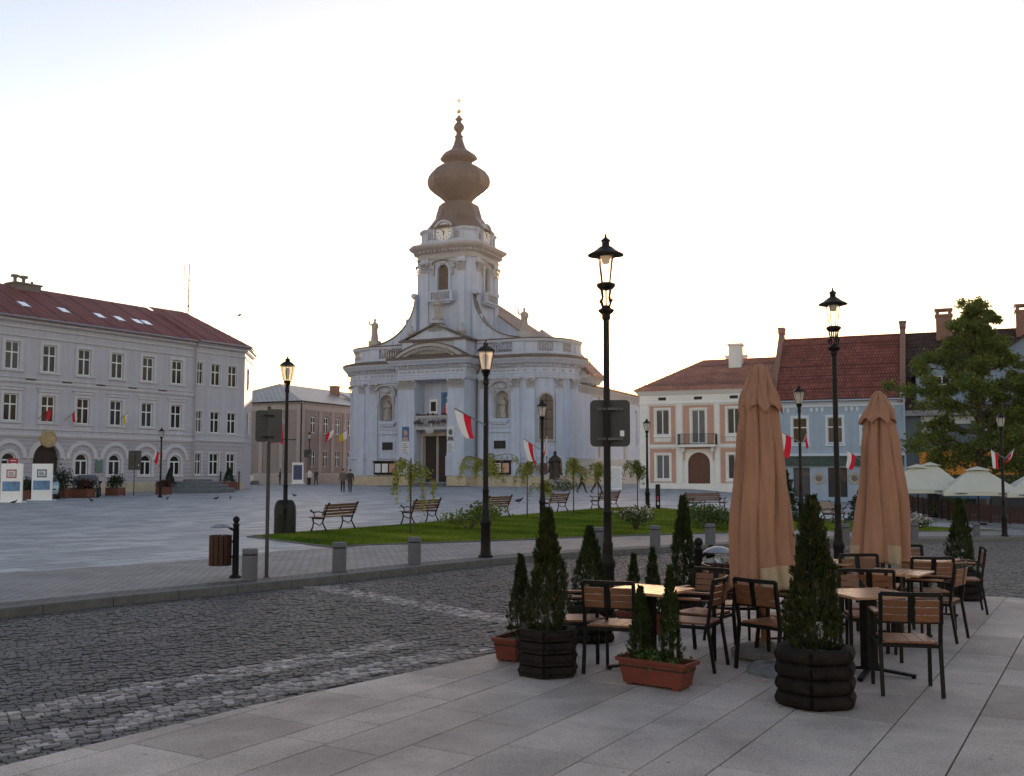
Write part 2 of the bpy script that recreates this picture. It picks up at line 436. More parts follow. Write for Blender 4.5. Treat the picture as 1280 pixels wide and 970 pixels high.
M['glass'] = glassmat('dark_window_glass',(.02,.021,.024))
M['glassc'] = glassmat('curtained_window_glass',(.06,.066,.075),.2)
def lampglass():
    m, nt, b = nmat('frosted_lamp_glass')
    nt.nodes.remove(b)
    t1 = N(nt,'ShaderNodeBsdfTransparent'); t1.inputs[0].default_value=(.98,.965,.94,1)
    t2 = N(nt,'ShaderNodeBsdfTranslucent'); t2.inputs[0].default_value=(1,.92,.82,1)
    g = N(nt,'ShaderNodeBsdfGlossy'); g.inputs[0].default_value=(.9,.9,.9,1); g.inputs['Roughness'].default_value=.1
    a = N(nt,'ShaderNodeMixShader'); a.inputs[0].default_value=.45; L(nt,t1.outputs[0],a.inputs[1]); L(nt,t2.outputs[0],a.inputs[2])
    c = N(nt,'ShaderNodeMixShader'); c.inputs[0].default_value=.06; L(nt,a.outputs[0],c.inputs[1]); L(nt,g.outputs[0],c.inputs[2])
    L(nt,c.outputs[0],nt.nodes['Material Output'].inputs[0])
    return m
M['lampglass'] = lampglass()
M['globe'] = transmat('opal_lamp_globe',(.9,.85,.76),.6,.4,.03,3)
def clearglass():
    m, nt, b = nmat('clear_lamp_glass'); nt.nodes.remove(b)
    t1 = N(nt,'ShaderNodeBsdfTransparent'); t1.inputs[0].default_value=(.97,.96,.95,1)
    g = N(nt,'ShaderNodeBsdfGlossy'); g.inputs['Roughness'].default_value=.05
    c = N(nt,'ShaderNodeMixShader'); c.inputs[0].default_value=.07; L(nt,t1.outputs[0],c.inputs[1]); L(nt,g.outputs[0],c.inputs[2])
    L(nt,c.outputs[0],nt.nodes['Material Output'].inputs[0]); return m
M['clear'] = clearglass()
# ---------------------------------------------------------------- the setting
def inpoly(P, poly):
    x, y = P[:,0], P[:,1]; ins = np.zeros(len(P), bool); n = len(poly)
    for i in range(n):
        (x1,y1),(x2,y2) = poly[i][:2], poly[(i+1)%n][:2]
        c = ((y1>y) != (y2>y)) & (x < (x2-x1)*(y-y1)/((y2-y1) or 1e-9)+x1)
        ins ^= c
    return ins
def Gv(x, y):
    return .12 + np.clip(y-35,0,80)*.0064 - np.clip(x-9-.12*(y-31),0,30)*.08
def drape(name, poly, off, m, parent=None):
    bm = bmesh.new()
    bm.faces.new([bm.verts.new((p[0],p[1],0)) for p in poly]); bmesh.ops.triangulate(bm, faces=bm.faces[:])
    for co, no in (((0,35,0),(0,1,0)),((0,115,0),(0,1,0)),((9,31,0),(1,-.12,0)),((39,31,0),(1,-.12,0))):
        bmesh.ops.bisect_plane(bm, geom=bm.verts[:]+bm.edges[:]+bm.faces[:], plane_co=co, plane_no=no)
    for v in bm.verts: v.co.z = G(v.co.x, v.co.y) + off
    bmesh.ops.triangulate(bm, faces=bm.faces[:])
    for f in bm.faces:
        if f.normal.z < 0: f.normal_flip()
    me = bpy.data.meshes.new(name); bm.to_mesh(me); bm.free(); me.materials.append(m)
    o = bpy.data.objects.new(name, me); COL.objects.link(o)
    if parent: o.parent = parent
    return o

RT = -R(31)          # the paving runs along a heading 31 degrees right of the view
M['plaza'] = brickmat('plaza_granite',(.175,.182,.20),(.35,.352,.365),(.06,.062,.068),1.25,.62,.022,(0,0,-R(59)),.55,.15,.37,nvar=.22,spec=.4)
M['walk'] = brickmat('small_pavers',(.17,.158,.152),(.235,.218,.208),(.07,.066,.064),.2,.11,.012,(0,0,-R(52)),.65,.5,.5,nvar=.3)
M['band'] = brickmat('kerb_setts',(.05,.048,.047),(.10,.096,.092),(.02,.02,.02),.13,.11,.014,(0,0,-R(40)),.7,.7,.5,nvar=.3)
M['kerb'] = mat('kerb_granite',(.10,.098,.096),.75,.25,7,.3,50,stain=.4)
M['groundm'] = mat('packed_ground',(.07,.065,.06),.9,.2,.3)
M['mortar'] = mat('sett_joints',(.042,.038,.036),.9,.3,30)
M['sett'] = tonemat('granite_setts',(.042,.038,.037),(.096,.085,.081),(.40,.35,.325),.6,0,.4,9.0,.4,.9,48,stain=.25)
M['slab'] = tonemat('terrace_slabs',(.32,.262,.226),(.40,.332,.288),(.485,.405,.352),.65,0,.28,1.1,.2,.3,140,stain=.3)
M['joint'] = mat('slab_joints',(.02,.018,.017),.9,.2,30)
M['lawnm'] = mat('lawn_turf',(.075,.115,.018),.9,.4,.5,.5,60)

kerb_px = [(0,774),(80,765),(160,756),(250,747),(320,739.5),(400,731.5),(540,715),(651,703.5),(716,698),(780,694),(840,690.5),(930,686),(1024,681.5),(1140,678.5),(1280,675)]
kerb = [(-20,-5),(-13.5,4.6)] + [tuple(at(x,y,-.12)[:2]) for x,y in kerb_px] + [(27,46.5),(40,57),(70,78)]
tedge = [(-9.5,-2.2),(-6,2.7),(-3.26,6.37),(-2.08,8.05),(-1.04,9.3),(0,10.6),(.55,12.1),(1.0,13.5),(2.9,15.2),(5.2,16.1),(6.2,15.95),(7,15.3),(10,15.2),(16,15.4),(30,16.5),(70,20)]
def fine(path, step=.6):
    out=[]
    for i in range(len(path)-1):
        a,b=Vector(path[i]),Vector(path[i+1]); n=max(1,int((b-a).length/step))
        out += [tuple(a.lerp(b,k/n)) for k in range(n)]
    return out+[tuple(path[-1])]
kind(drape('ground',[(-2500,-500),(2500,-500),(2500,5000),(-2500,5000)],-.20,M['groundm']),'structure')
plaza_poly = kerb + [(130,110),(130,175),(-130,175),(-130,-5)]
kind(drape('plaza', plaza_poly, 0, M['plaza']),'structure')
walk_px = [(0,717),(150,707),(260,699),(350,689),(415,685),(563,679),(742,672),(900,668),(1060,666),(1180,665),(1257,664.7),(1290,664.5)]
walk_line = [(-12.5,11.2)] + [tuple(at(x,y)[:2]) for x,y in walk_px] + [(39.5,60)]
kpl = [p for p in kerb if -14 < p[0] < 43]
kind(drape('sidewalk', kpl + walk_line[::-1], .004, M['walk']),'structure')
def strip(name, path, prof, m, off=0.0, closed=False):
    mb = MB(); mb.mould(path, prof, closed)
    mb.v = [(x,y,z+G(x,y)+off) for x,y,z in mb.v]
    return mb.build(name, m)
kind(strip('sett_band', fine(kpl), [(-.15,.008),(-.62,.008)], M['band']),'structure')
kind(strip('kerb', fine(kerb[1:]), [(.0,-.16),(.0,.004),(-.012,.016),(-.15,.016),(-.15,-.1)], M['kerb']),'structure')
# kerb joints: thin dark cuts every metre or so
mb = MB(); acc = .4
for i in range(len(kpl)-1):
    a, b = Vector(kpl[i]), Vector(kpl[i+1]); d = (b-a); ln = d.length; d.normalize(); q = Vector((d.y,-d.x))
    while acc < ln:
        p = a + d*acc; z = G(p.x,p.y)
        for o0,o1,z0,z1 in ((.003,.003,-.14,.004),(-.15,.003,.0185,.0185)):
            A = p + q*o0; B = p + q*o1
            vs = [(*(A-d*.006),z+z0),(*(A+d*.006),z+z0),(*(B+d*.006),z+z1),(*(B-d*.006),z+z1)]
            mb.add(vs,[(0,1,2,3)])
        acc += 1.0
    acc -= ln
kind(mb.build('kerb_joints', M['joint']),'structure')

# lawn
lawn_front = [(312,671.5),(360,677.5),(415,684.5),(460,681.8),(563,678.5),(650,675.5),(742,671.5),(841,668.5),(900,667),(1060,665.5),(1180,664.5),(1257,664)]
lawn_back = [(1217,661.5),(1151,659),(1000,652),(900,642),(821,635.5),(786,634.5),(745,636.5),(649,644.5),(546,653),(460,660),(380,666)]
lawn_poly = [tuple(at(x,y)[:2]) for x,y in lawn_front+lawn_back]
kind(drape('lawn', lawn_poly, .02, M['lawnm']),'structure')
kind(strip('lawn_edging', fine(lawn_poly+[lawn_poly[0]])[:-1], [(.07,-.01),(.07,.035),(.0,.035),(.0,-.01)], M['kerb'], closed=True),'structure')
xs = [p[0] for p in lawn_poly]; ys = [p[1] for p in lawn_poly]
P = np.column_stack([rng.uniform(min(xs),max(xs),420000), rng.uniform(min(ys),max(ys),420000)])
P = P[inpoly(P, lawn_poly)]
P = P[rng.random(len(P)) < np.clip(30/P[:,1],.35,1)]
n = len(P); hh = rng.uniform(.03,.06,n); ww = rng.uniform(.008,.016,n); an = rng.uniform(0,PI,n)
z0 = Gv(P[:,0],P[:,1])+.018
V = np.zeros((n,3,3)); dx, dy = np.cos(an)*ww, np.sin(an)*ww
V[:,0] = np.column_stack([P[:,0]-dx,P[:,1]-dy,z0]); V[:,1] = np.column_stack([P[:,0]+dx,P[:,1]+dy,z0])
V[:,2] = np.column_stack([P[:,0]+rng.normal(0,.02,n),P[:,1]+rng.normal(0,.02,n),z0+hh])
kind(np_mesh('grass', V.reshape(-1,3), np.arange(n*3).reshape(-1,3), M['grass'], tone=np.clip(rng.normal(.5,.2,n)+.22*np.sin(P[:,0]*.8+P[:,1]*.35)*np.sin(P[:,1]*.5-P[:,0]*.3)+.15*np.sin(P[:,0]*2.3+P[:,1]*1.9),0,1)),'stuff')

# cobbled road: real setts over dark joints
road_poly = kerb + tedge[::-1]
o = drape('road', road_poly, -.132, M['mortar']); kind(o,'structure')
def setts():
    th = R(38); ca, sa = math.cos(th), math.sin(th)
    cells = []
    W = .080
    for r in range(-400, 700):
        y = r*W; x = -26 + rng.random()*.2
        ln = rng.uniform(.072,.118,760); xs = x + np.cumsum(ln)
        cells.append(np.column_stack([xs-ln/2, np.full(760,y)+rng.normal(0,.004,760), ln, np.full(760,W)]))
    C = np.concatenate(cells)
    X = C[:,0]*ca - C[:,1]*sa; Y = C[:,0]*sa + C[:,1]*ca
    k = (Y > 3.2) & (Y < 50) & (np.abs(X/Y) < .85)
    C, X, Y = C[k], X[k], Y[k]
    k = inpoly(np.column_stack([X,Y]), road_poly); C, X, Y = C[k], X[k], Y[k]
    n = len(X)
    tone = np.clip(rng.normal(.25,.075,n),0,.5)
    # bands of paler stone
    te = np.array([p for p in tedge])
    def dist(path):
        d = np.full(n,1e9)
        for i in range(len(path)-1):
            a, b = np.array(path[i]), np.array(path[i+1]); ab = b-a
            t = np.clip(((X-a[0])*ab[0]+(Y-a[1])*ab[1])/(ab@ab),0,1)
            d = np.minimum(d, np.hypot(X-a[0]-t*ab[0], Y-a[1]-t*ab[1]))
        return d
    dt = dist(tedge)
    pale = ((dt>.22)&(dt<.62)&(Y<10.7)) | ((dt>1.05)&(dt<1.5)&(Y<11.2)) 
    faint = ((dt>1.95)&(dt<2.4)&(Y<11.4)) | ((dt>3.8)&(dt<4.3)&(Y<12.5))
    a, b = at(395,733,-.12), at(655,779,-.12)
    pale |= dist([(a.x,a.y),(b.x,b.y)]) < .24
    big = np.sin(X*.9+1.3)*np.sin(Y*.7+.4)*.09
    tone = np.clip(tone + big*.8, 0, 1)
    tone = np.where(pale, np.clip(rng.normal(.70,.14,n),.4,1), tone)
    tone = np.where(faint, np.clip(tone+.17,0,.8), tone)
    hx, hy = C[:,2]/2-.0045, C[:,3]/2-.004
    base = Gv(X,Y)-.12
    h = base + rng.normal(.004,.004,n)
    V = np.zeros((n,12,3))
    for q,(fx,fy,hz) in enumerate([(1,1,-.012),(.99,.98,.0),(.88,.86,.004)]):
        for c,(sx,sy) in enumerate([(-1,-1),(1,-1),(1,1),(-1,1)]):
            lx = sx*hx*fx*(1+rng.normal(0,.05,n)); ly = sy*hy*fy*(1+rng.normal(0,.05,n))
            V[:,q*4+c,0] = X + lx*ca - ly*sa; V[:,q*4+c,1] = Y + lx*sa + ly*ca
            V[:,q*4+c,2] = (base if q==0 else h) + hz + (rng.normal(0,.0018,n) if q else 0)
    Q = []
    for q in (0,1):
        for c in range(4):
            d = (c+1)%4; Q.append([q*4+c,q*4+d,q*4+4+d,q*4+4+c])
    Q.append([8,9,10,11]); Q = np.array(Q)
    I = (Q[None]+np.arange(n)[:,None,None]*12).reshape(-1,4)
    return kind(np_mesh('road_setts', V.reshape(-1,3), I, M['sett'], tone=np.repeat(tone,9), smooth=False),'structure')
setts()

# terrace of granite slabs
terr_poly = tedge + [(70,-6),(-9.5,-6)]
kind(drape('terrace_bed', terr_poly, -.118, M['joint']),'structure')
def clip(poly, a, nrm):
    out = []
    for i in range(len(poly)):
        p, q = poly[i], poly[(i+1)%len(poly)]
        dp, dq = (p-a).dot(nrm), (q-a).dot(nrm)
        if dp <= 0: out.append(p)
        if (dp <= 0) != (dq <= 0): out.append(p + (q-p)*(dp/(dp-dq)))
    return out
def terrace():
    th = R(59); d = Vector((math.cos(th),math.sin(th))); q = Vector((-d.y,d.x))
    mb = MB(); tone = []
    rr = random.Random(3); y = -14.0
    while y < 14:
        w = rr.choice([.4,.5,.55,.6,.75]); x = -8 + rr.random()
        while x < 26:
            l = rr.choice([.6,.8,.9,1.0,1.3]); g = .005
            pts = [d*(x+g)+q*(y+g), d*(x+l-g)+q*(y+g), d*(x+l-g)+q*(y+w-g), d*(x+g)+q*(y+w-g)]
            c = d*(x+l/2)+q*(y+w/2); x += l
            if not (2.5 < c.y < 18 and -9 < c.x < 15): continue
            best = None
            for i in range(len(tedge)-1):
                a, b = Vector(tedge[i]), Vector(tedge[i+1]); ab = b-a
                t = max(0,min(1,(c-a).dot(ab)/ab.length_squared)); dd = (c-a-ab*t).length
                if best is None or dd < best[0]-1e-6: best = (dd,i)
            for i in {max(best[1]-1,0), best[1], min(best[1]+1,len(tedge)-2)}:
                a, b = Vector(tedge[i]), Vector(tedge[i+1]); ab = (b-a).normalized(); nr = Vector((-ab.y,ab.x))
                if i != best[1]:
                    # only clip by a neighbour where the edge is convex there
                    j = min(i,best[1]); e1 = (Vector(tedge[j+1])-Vector(tedge[j])); e2 = (Vector(tedge[j+2])-Vector(tedge[j+1]))
                    if e1.cross(e2) > 0: continue
                pts = clip(pts, a - nr*.01, nr)
                if len(pts) < 3: break
            if len(pts) < 3: continue
            n = len(pts); cen = sum(pts,Vector((0,0)))/n
            top, low = [], []
            tz = rr.gauss(0,.0008)
            for p in pts:
                z = G(p.x,p.y)-.12
                inn = p + (cen-p).normalized()*.006
                top.append((inn.x,inn.y,z+.02+tz)); low.append((p.x,p.y,z+.014+tz))
            bot = [(x_,y_,z_-.03) for x_,y_,z_ in low]
            k = len(mb.f)
            mb.add(bot+low+top, [(i,(i+1)%n,n+(i+1)%n,n+i) for i in range(n)]+[(n+i,n+(i+1)%n,2*n+(i+1)%n,2*n+i) for i in range(n)]+[tuple(range(2*n,3*n))])
            t = min(1,max(0,rr.gauss(.45,.2)))
            if best[0] < .55 and rr.random() < .6: t = min(1,t+.22)
            tone += [t]*(len(mb.f)-k)
        y += w
    o = mb.build('terrace_slabs', M['slab'])
    a = o.data.attributes.new('tone','FLOAT','FACE'); a.data.foreach_set('value', tone)
    return kind(o,'structure')
terrace()
TZ = lambda x,y: G(x,y)-.10       # top of the terrace

# ---------------------------------------------------------------- camera, sky, sun
cam = bpy.data.cameras.new('camera'); co = bpy.data.objects.new('camera', cam); COL.objects.link(co)
co.location = (0,0,CAMH); co.rotation_euler = (R(90)+math.atan(TP),0,0)
cam.sensor_width = 36; cam.lens = F/1280*36; cam.shift_y = (PYP-485)/1280
cam.clip_start = .1; cam.clip_end = 9000
S.camera = co
w = bpy.data.worlds.new('World'); S.world = w; w.use_nodes = True
nt = w.node_tree; bg = nt.nodes['Background']
AIR, DUST, OZ, TINT = 1.2, .5, 1.6, (1.13,.893,.875)     # white balance of the picture
SUN_AZ, SUN_EL = R(6.6), R(4.6)
sk = nt.nodes.new('ShaderNodeTexSky'); sk.sky_type = 'NISHITA'; sk.sun_disc = False
sk.sun_elevation = SUN_EL; sk.sun_rotation = SUN_AZ
sk.altitude = 200; sk.air_density = AIR; sk.dust_density = DUST; sk.ozone_density = OZ
hs = nt.nodes.new('ShaderNodeMix'); hs.data_type='RGBA'; hs.blend_type='MULTIPLY'; hs.inputs[0].default_value=1; hs.inputs[7].default_value=(*TINT,1)
nt.links.new(sk.outputs[0], hs.inputs[6]); nt.links.new(hs.outputs[2], bg.inputs[0]); bg.inputs[1].default_value = .15
sl = bpy.data.lights.new('sun','SUN'); so = bpy.data.objects.new('sun', sl); COL.objects.link(so)
sl.energy = 4.0; sl.angle = R(.6); sl.color = (1,.70,.45)
sd = Vector((math.sin(SUN_AZ)*math.cos(SUN_EL), math.cos(SUN_AZ)*math.cos(SUN_EL), math.sin(SUN_EL)))
so.rotation_euler = (-sd).to_track_quat('-Z','Y').to_euler(); so.location = (30,150,40)
S.view_settings.view_transform = 'Standard'; S.view_settings.look = 'None'
S.view_settings.exposure = 1.76; S.view_settings.gamma = 1.0
S.render.engine = 'CYCLES'
S.cycles.max_bounces = 8; S.cycles.transparent_max_bounces = 12
# ---------------------------------------------------------------- buildings: shared pieces
def window_master(name, w, h, par, arched=False, bars=2, cross=.62, glass='glass', depth=.05, fw=.07):
    """white casement frame with its pane as a sub-part; local origin at sill centre, front -y"""
    mb = MB(); hw = w/2
    def fr(x0,x1,z0,z1,y0=-.03,y1=.04): mb.box(x0,x1,y0,y1,z0,z1)
    if arched:
        zs = h-hw
        mb.archring(0,zs,hw-fw,hw,-.03,.04,n=12)
        fr(-hw,-hw+fw,0,zs); fr(hw-fw,hw,0,zs)
        fr(-hw+fw,hw-fw,zs-.05,zs+.05,-.034,.036)
        cz = zs
    else:
        fr(-hw,-hw+fw,0,h); fr(hw-fw,hw,0,h); fr(-hw+fw,hw-fw,h-fw,h)
        cz = h*cross
        if cross: fr(-hw+fw,hw-fw,cz-.045,cz+.045,-.034,.036)
    fr(-hw+fw,hw-fw,0,fw)
    if bars == 2:
        fr(-.05,.05,fw,(cz-.045 if cross or arched else h-fw))
        if not arched and cross: fr(-.035,.035,cz+.045,h-fw)
    o = mb.build('window', M['frame'], par)
    g = MB(); 
    if arched:
        zs = h-hw; pts = [(-hw+.02,.02),(hw-.02,.02)]+[((hw-.02)*math.cos(PI*i/12), zs+(hw-.02)*math.sin(PI*i/12)) for i in range(13)]
        g.vprism(pts,.012,.022)
    else: g.box(-hw+.02,hw-.02,.012,.022,.02,h-.02)
    g.build('pane', M[glass], o)
    return o
def rib_face(mb, poly, sp, mode, w, h):
    P=[Vector(p) for p in poly]; e=(P[1]-P[0]).normalized(); nn=e.cross(P[2]-P[1]).normalized(); s=nn.cross(e)
    if s.z<0: s=-s
    if nn.z<0: nn=-nn
    ab=[((p-P[0]).dot(e),(p-P[0]).dot(s)) for p in P]
    if mode=='across': ab=[(b,a) for a,b in ab]
    lo,hi=min(a for a,b in ab),max(a for a,b in ab); t=lo+sp*.5
    while t<hi:
        hits=[]
        for i in range(len(ab)):
            (a0,b0),(a1,b1)=ab[i],ab[(i+1)%len(ab)]
            if (a0-t)*(a1-t)<0: hits.append(b0+(b1-b0)*(t-a0)/(a1-a0))
        if len(hits)>=2:
            q=[(t,min(hits)),(t,max(hits))]
            if mode=='across': q=[(b,a) for a,b in q]
            A,B=[P[0]+e*a+s*b+nn*(h*.3) for a,b in q]
            if (A-B).length>.1: mb.bar(A,B,w,h,up=tuple(nn))
        t+=sp
def roof_tiles(name, c1, c2, m, bw, bh, rot=0, bump=.7, order=None):
    return brickmat(name, c1, c2, m, bw, bh, .025, (0,0,rot), .6, bump, .5, .3, .28, order=order)

# ---------------------------------------------------------------- town hall (lilac, three storeys)
HD = 32.3; th_rz = R(90-HD)            # facade runs along heading 32.3 degrees
D12 = 70.0; SX, SY = math.sin(R(HD)), math.cos(R(HD))
P12 = Vector(((12-640)/1250*D12, D12))
M['lilac'] = mat('lilac_render',(.42,.42,.48),.85,.06,.8,.1,14,stain=.18,streak=.09)
M['lilactrim'] = mat('pale_lilac_trim',(.49,.49,.53),.8,.06,1.2,stain=.16,streak=.07)
M['lilacbase'] = brickmat('rusticated_lilac',(.35,.335,.38),(.37,.355,.40),(.23,.22,.25),60,.32,.02,(R(90),0,0),.85,.4,.0,.3,.08)
M['roofred'] = brickmat('red_metal_tiles',(.20,.055,.052),(.24,.07,.064),(.08,.02,.02),.42,40,.05,(0,0,0),.5,.8,.0,.45,.15)
def town_hall():
    hall = thing('town_hall','long lilac three storey building with arched ground floor windows and red roof','building',(P12.x,P12.y,0),th_rz)
    # local x runs along the facade away from us, local y into the building
    g0 = G(P12.x,P12.y)-.15
    sp = 2.84; U0, U1 = -sp*3.6, 15.9   # main block; wing from U1 on
    W1 = U1+5.5
    up = [sp*i for i in range(-3,6)]
    Z = dict(gf=(1.72,3.32), m=(5.55,7.45), t=(9.2,11.15), eave=12.75)
    # ground floor wall with arches
    holes = [(u-.52,u+.52,Z['gf'][0],Z['gf'][1]) for u in up if abs(u-sp)>.1]
    holes.append((sp-1.05,sp+1.05,g0,4.0))
    gf = MB(); gf.wall(U0,U1,g0,4.45,holes,0,.35)
    for h in holes: gf.archfill(h[0],h[1],h[3]-(h[1]-h[0])/2,h[3],0,.35)
    gf.build('ground_floor_wall', M['lilacbase'], hall)
    hs = [(u-.52,u+.52,*Z[k]) for u in up for k in ('m','t')]
    ww = MB(); ww.wall(U0,U1,4.45,Z['eave'],hs,0,.28)
    wu = [U1+.55,U1+2.25,U1+4.1]
    wh = [(.32,),(.5,),(.5,)]
    hs2 = []
    for u,(hw,) in zip(wu,wh):
        for a,b in ((1.75,3.55),(5.3,7.1),(9.35,11.2)): hs2.append((u-hw,u+hw,a,b))
    ww.wall(U1,W1,4.6,Z['eave']+.1,[h for h in hs2 if h[2]>4],-.12,.28)
    ww.box(U1,U1+.02,-.12,.3,g0,Z['eave'])
    # end wall bends round the corner
    ex, ey = W1+4.2, 3.4
    ww.add([(W1,-.12,g0),(ex,ey,g0),(ex,ey,Z['eave']+.1),(W1,-.12,Z['eave']+.1)],[(0,1,2,3)])
    ww.add([(ex,ey,g0),(ex-3,14,g0),(ex-3,14,Z['eave']),(ex,ey,Z['eave'])],[(0,1,2,3)])
    ww.add([(U0,0,g0),(U0,14,g0),(U0,14,Z['eave']),(U0,0,Z['eave'])],[(3,2,1,0)])
    ww.add([(U0,14,g0),(ex-3,14,g0),(ex-3,14,Z['eave']),(U0,14,Z['eave'])],[(3,2,1,0)])
    ww.build('upper_wall', M['lilac'], hall)
    gw = MB(); gw.wall(U1,W1,g0,4.6,[h for h in hs2 if h[2]<4],-.12,.28); gw.build('wing_ground_wall', M['lilacbase'], hall)
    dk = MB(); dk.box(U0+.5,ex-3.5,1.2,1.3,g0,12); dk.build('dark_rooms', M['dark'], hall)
    pl = MB(); pl.box(U0,sp-1.06,-.10,0,g0,1.15); pl.box(sp+1.06,U1,-.10,0,g0,1.15); pl.box(U1,W1,-.2,-.12,g0,1.1); pl.build('plinth', M['plinth'], hall)
    # mouldings
    main = [(U0,0),(U1,0)]; wing = [(U1,-.12),(W1,-.12),(ex,ey)]
    tr = MB()
    for z,o,h in ((4.42,.16,.3),(4.95,.1,.12),(8.25,.14,.22),(8.6,.08,.1),(11.55,.10,.12),(12.15,.12,.14),(12.55,.30,.2),(12.75,.45,.18)):
        tr.mould(main,[(0,z),(o*.5,z),(o,z+h*.5),(o,z+h),(0,z+h)])
    for z,o,h in ((4.55,.08,.14),(5.05,.05,.1),(12.0,.10,.14),(12.5,.28,.2),(12.72,.42,.18)):
        tr.mould(wing,[(0,z),(o*.5,z),(o,z+h*.5),(o,z+h),(0,z+h)])
    tr.build('cornices', M['lilactrim'], hall)
    # arch hoods and casings
    hd = MB()
    for u in up:
        door = abs(u-sp)<.1
        hd.archring(u, 2.95, 1.02 if not door else 1.06, 1.32 if not door else 1.42, -.09, 0, n=18)
        if not door:
            hd.archring(u, 2.80, .54, .78, -.05, 0, n=16, legs=1.1); hd.box(u-.82,u+.82,-.10,0,1.56,1.70)
    for i in range(len(up)-1): hd.box(up[i]+1.33,up[i+1]-1.33+.002,-.08,0,2.85,3.02)
    hd.build('arch_hoods', M['lilactrim'], hall)
    for u in up:
        for k in ('m','t'):
            cs = MB(); z0,z1 = Z[k]
            cs.box(u-.78,u-.54,-.055,0,z0-.15,z1+.2); cs.box(u+.54,u+.78,-.055,0,z0-.15,z1+.2); cs.box(u-.54,u+.54,-.055,0,z1+.02,z1+.2)
            cs.box(u-.84,u+.84,-.12,0,z0-.16,z0-.03)
            if k=='m': cs.box(u-.98,u+.98,-.16,0,8.02-.08,8.02); cs.box(u-.85,u+.85,-.10,0,7.72,7.92); cs.box(u-.7,u+.7,-.035,0,5.08,5.3)
            cs.build('window_casing', M['lilactrim'], hall)
    for h in hs2:
        cs = MB(); cs.box(h[0]-.13,h[0],-.16,-.12,h[2]-.1,h[3]+.13); cs.box(h[1],h[1]+.13,-.16,-.12,h[2]-.1,h[3]+.13); cs.box(h[0],h[1],-.16,-.12,h[3],h[3]+.13); cs.box(h[0]-.16,h[1]+.16,-.2,-.12,h[2]-.12,h[2]); cs.build('window_casing', M['lilactrim'], hall)
    # windows
    a = window_master('w',1.04,1.9,hall); a.location=(up[0],.14,Z['m'][0])
    b = window_master('w',1.04,1.95,hall,glass='glassc'); b.location=(up[0],.14,Z['t'][0])
    c = window_master('w',1.04,1.6,hall,arched=True); c.location=(up[0],.14,Z['gf'][0])
    for u in up[1:]:
        dpart(a,(u,.14,Z['m'][0]),hall); dpart(b if u<9 else a,(u,.14,Z['t'][0]),hall)
        if abs(u-sp)>.1: dpart(c,(u,.14,Z['gf'][0]),hall)
    for h in hs2:
        q = dpart(a,((h[0]+h[1])/2,.02,h[2]),hall,scale=((h[1]-h[0])/1.04,1,(h[3]-h[2])/1.9))
    q = a.copy(); COL.objects.link(q); q.parent=hall; q.location=(W1+2.1,1.5,9.4); q.rotation_euler=(0,0,math.atan2(3.52,4.2))
    k = a.children[0].copy(); COL.objects.link(k); k.parent=q
    q2 = dpart(q,(W1+2.1,1.5,5.4),hall,rz=math.atan2(3.52,4.2))
    d = MB(); d.vprism([(sp-1.04,g0),(sp+1.04,g0),(sp+1.04,2.9)]+[(sp+1.04*math.cos(PI*i/14),2.9+1.04*math.sin(PI*i/14)) for i in range(1,14)]+[(sp-1.04,2.9)],.31,.36); d.box(sp-1.04,sp+1.04,.24,.31,2.85,2.95); d.box(sp-.06,sp+.06,.26,.31,g0,2.85)
    d.build('door', mat('dark_door',(.03,.018,.013),.6), hall)
    # roof
    e = .5; rx = 16.3
    rf = MB()
    A=(U0-2,-e,12.93); B=(U1+.1,-e,12.93); Cc=(U1+.1,6.4,rx); Dd=(U0-2,6.4,rx)
    def slab(p):
        rib_face(rf,p,.30,'up',.11,.09); rf.add(p+[(x,y,z-.14) for x,y,z in p],[(0,1,2,3),(7,6,5,4),(0,4,5,1),(1,5,6,2),(2,6,7,3),(3,7,4,0)])
    slab([A,B,Cc,Dd]); slab([(U0-2,14.3,12.9),Dd,Cc,(U1+.1,14.3,12.9)])
    rf.build('roof', M['roofred'], hall)
    rf = MB()
    r2 = 15.6; wz = 12.98
    c0=(U1-.1,-e-.12,wz); c1=(W1+.25,-e-.12,wz); c2=(ex+.5,ey-.1,wz); c3=(ex-2.6,14.4,wz)
    t0=(U1-.1,6.2,16.1); t1=(U1+3.9,6.2,16.45)
    def tri(p):
        rib_face(rf,p,.30,'up',.11,.09); rf.add(p+[(x,y,z-.14) for x,y,z in p],[tuple(range(len(p))),tuple(range(2*len(p)-1,len(p)-1,-1))]+[(i,len(p)+i,len(p)+(i+1)%len(p),(i+1)%len(p)) for i in range(len(p))])
    tri([c0,c1,t1,t0]); tri([c1,c2,t1]); tri([c2,c3,t1]); tri([c3,(U1-.1,14.4,wz),t0,t1])
    rf.build('wing_roof', M['roofred'], hall)
    gt = MB(); gt.tube([(U0,-e-.05,12.9),(U1,-e-.05,12.9)],.07,8); gt.tube([(U1,-e-.2,12.95),(W1+.3,-e-.2,12.95),(ex+.55,ey-.12,12.95)],.07,8)
    gt.tube([(U1+.02,-e,12.85),(U1+.02,-.25,12.3),(U1+.02,-.25,g0)],.055,8); gt.build('gutter', M['steel'], hall)
    # roof windows
    def rz(y): return 12.93+(y+e)/(6.4+e)*(rx-12.93)
    sl = math.atan2(rx-12.93,6.4+e)
    sk0 = MB(); sk0.cbox((0,0,0),(.72,1.05,.1)); 
    s0 = sk0.build('roof_window', M['steel'], hall)
    gl = MB(); gl.cbox((0,0,.055),(.6,.92,.01)); gl.build('pane', mat('sky_mirroring_glass',(.7,.7,.7),.06,.02,1,metal=.9), s0)
    for i,u in enumerate([1.9,5.1,8.2,10.0,11.7,12.6]):
        p = (u,2.0,rz(2.0)+.06); q = s0 if i==0 else dpart(s0,p,hall)
        q.location = p; q.rotation_euler=(sl,0,0)
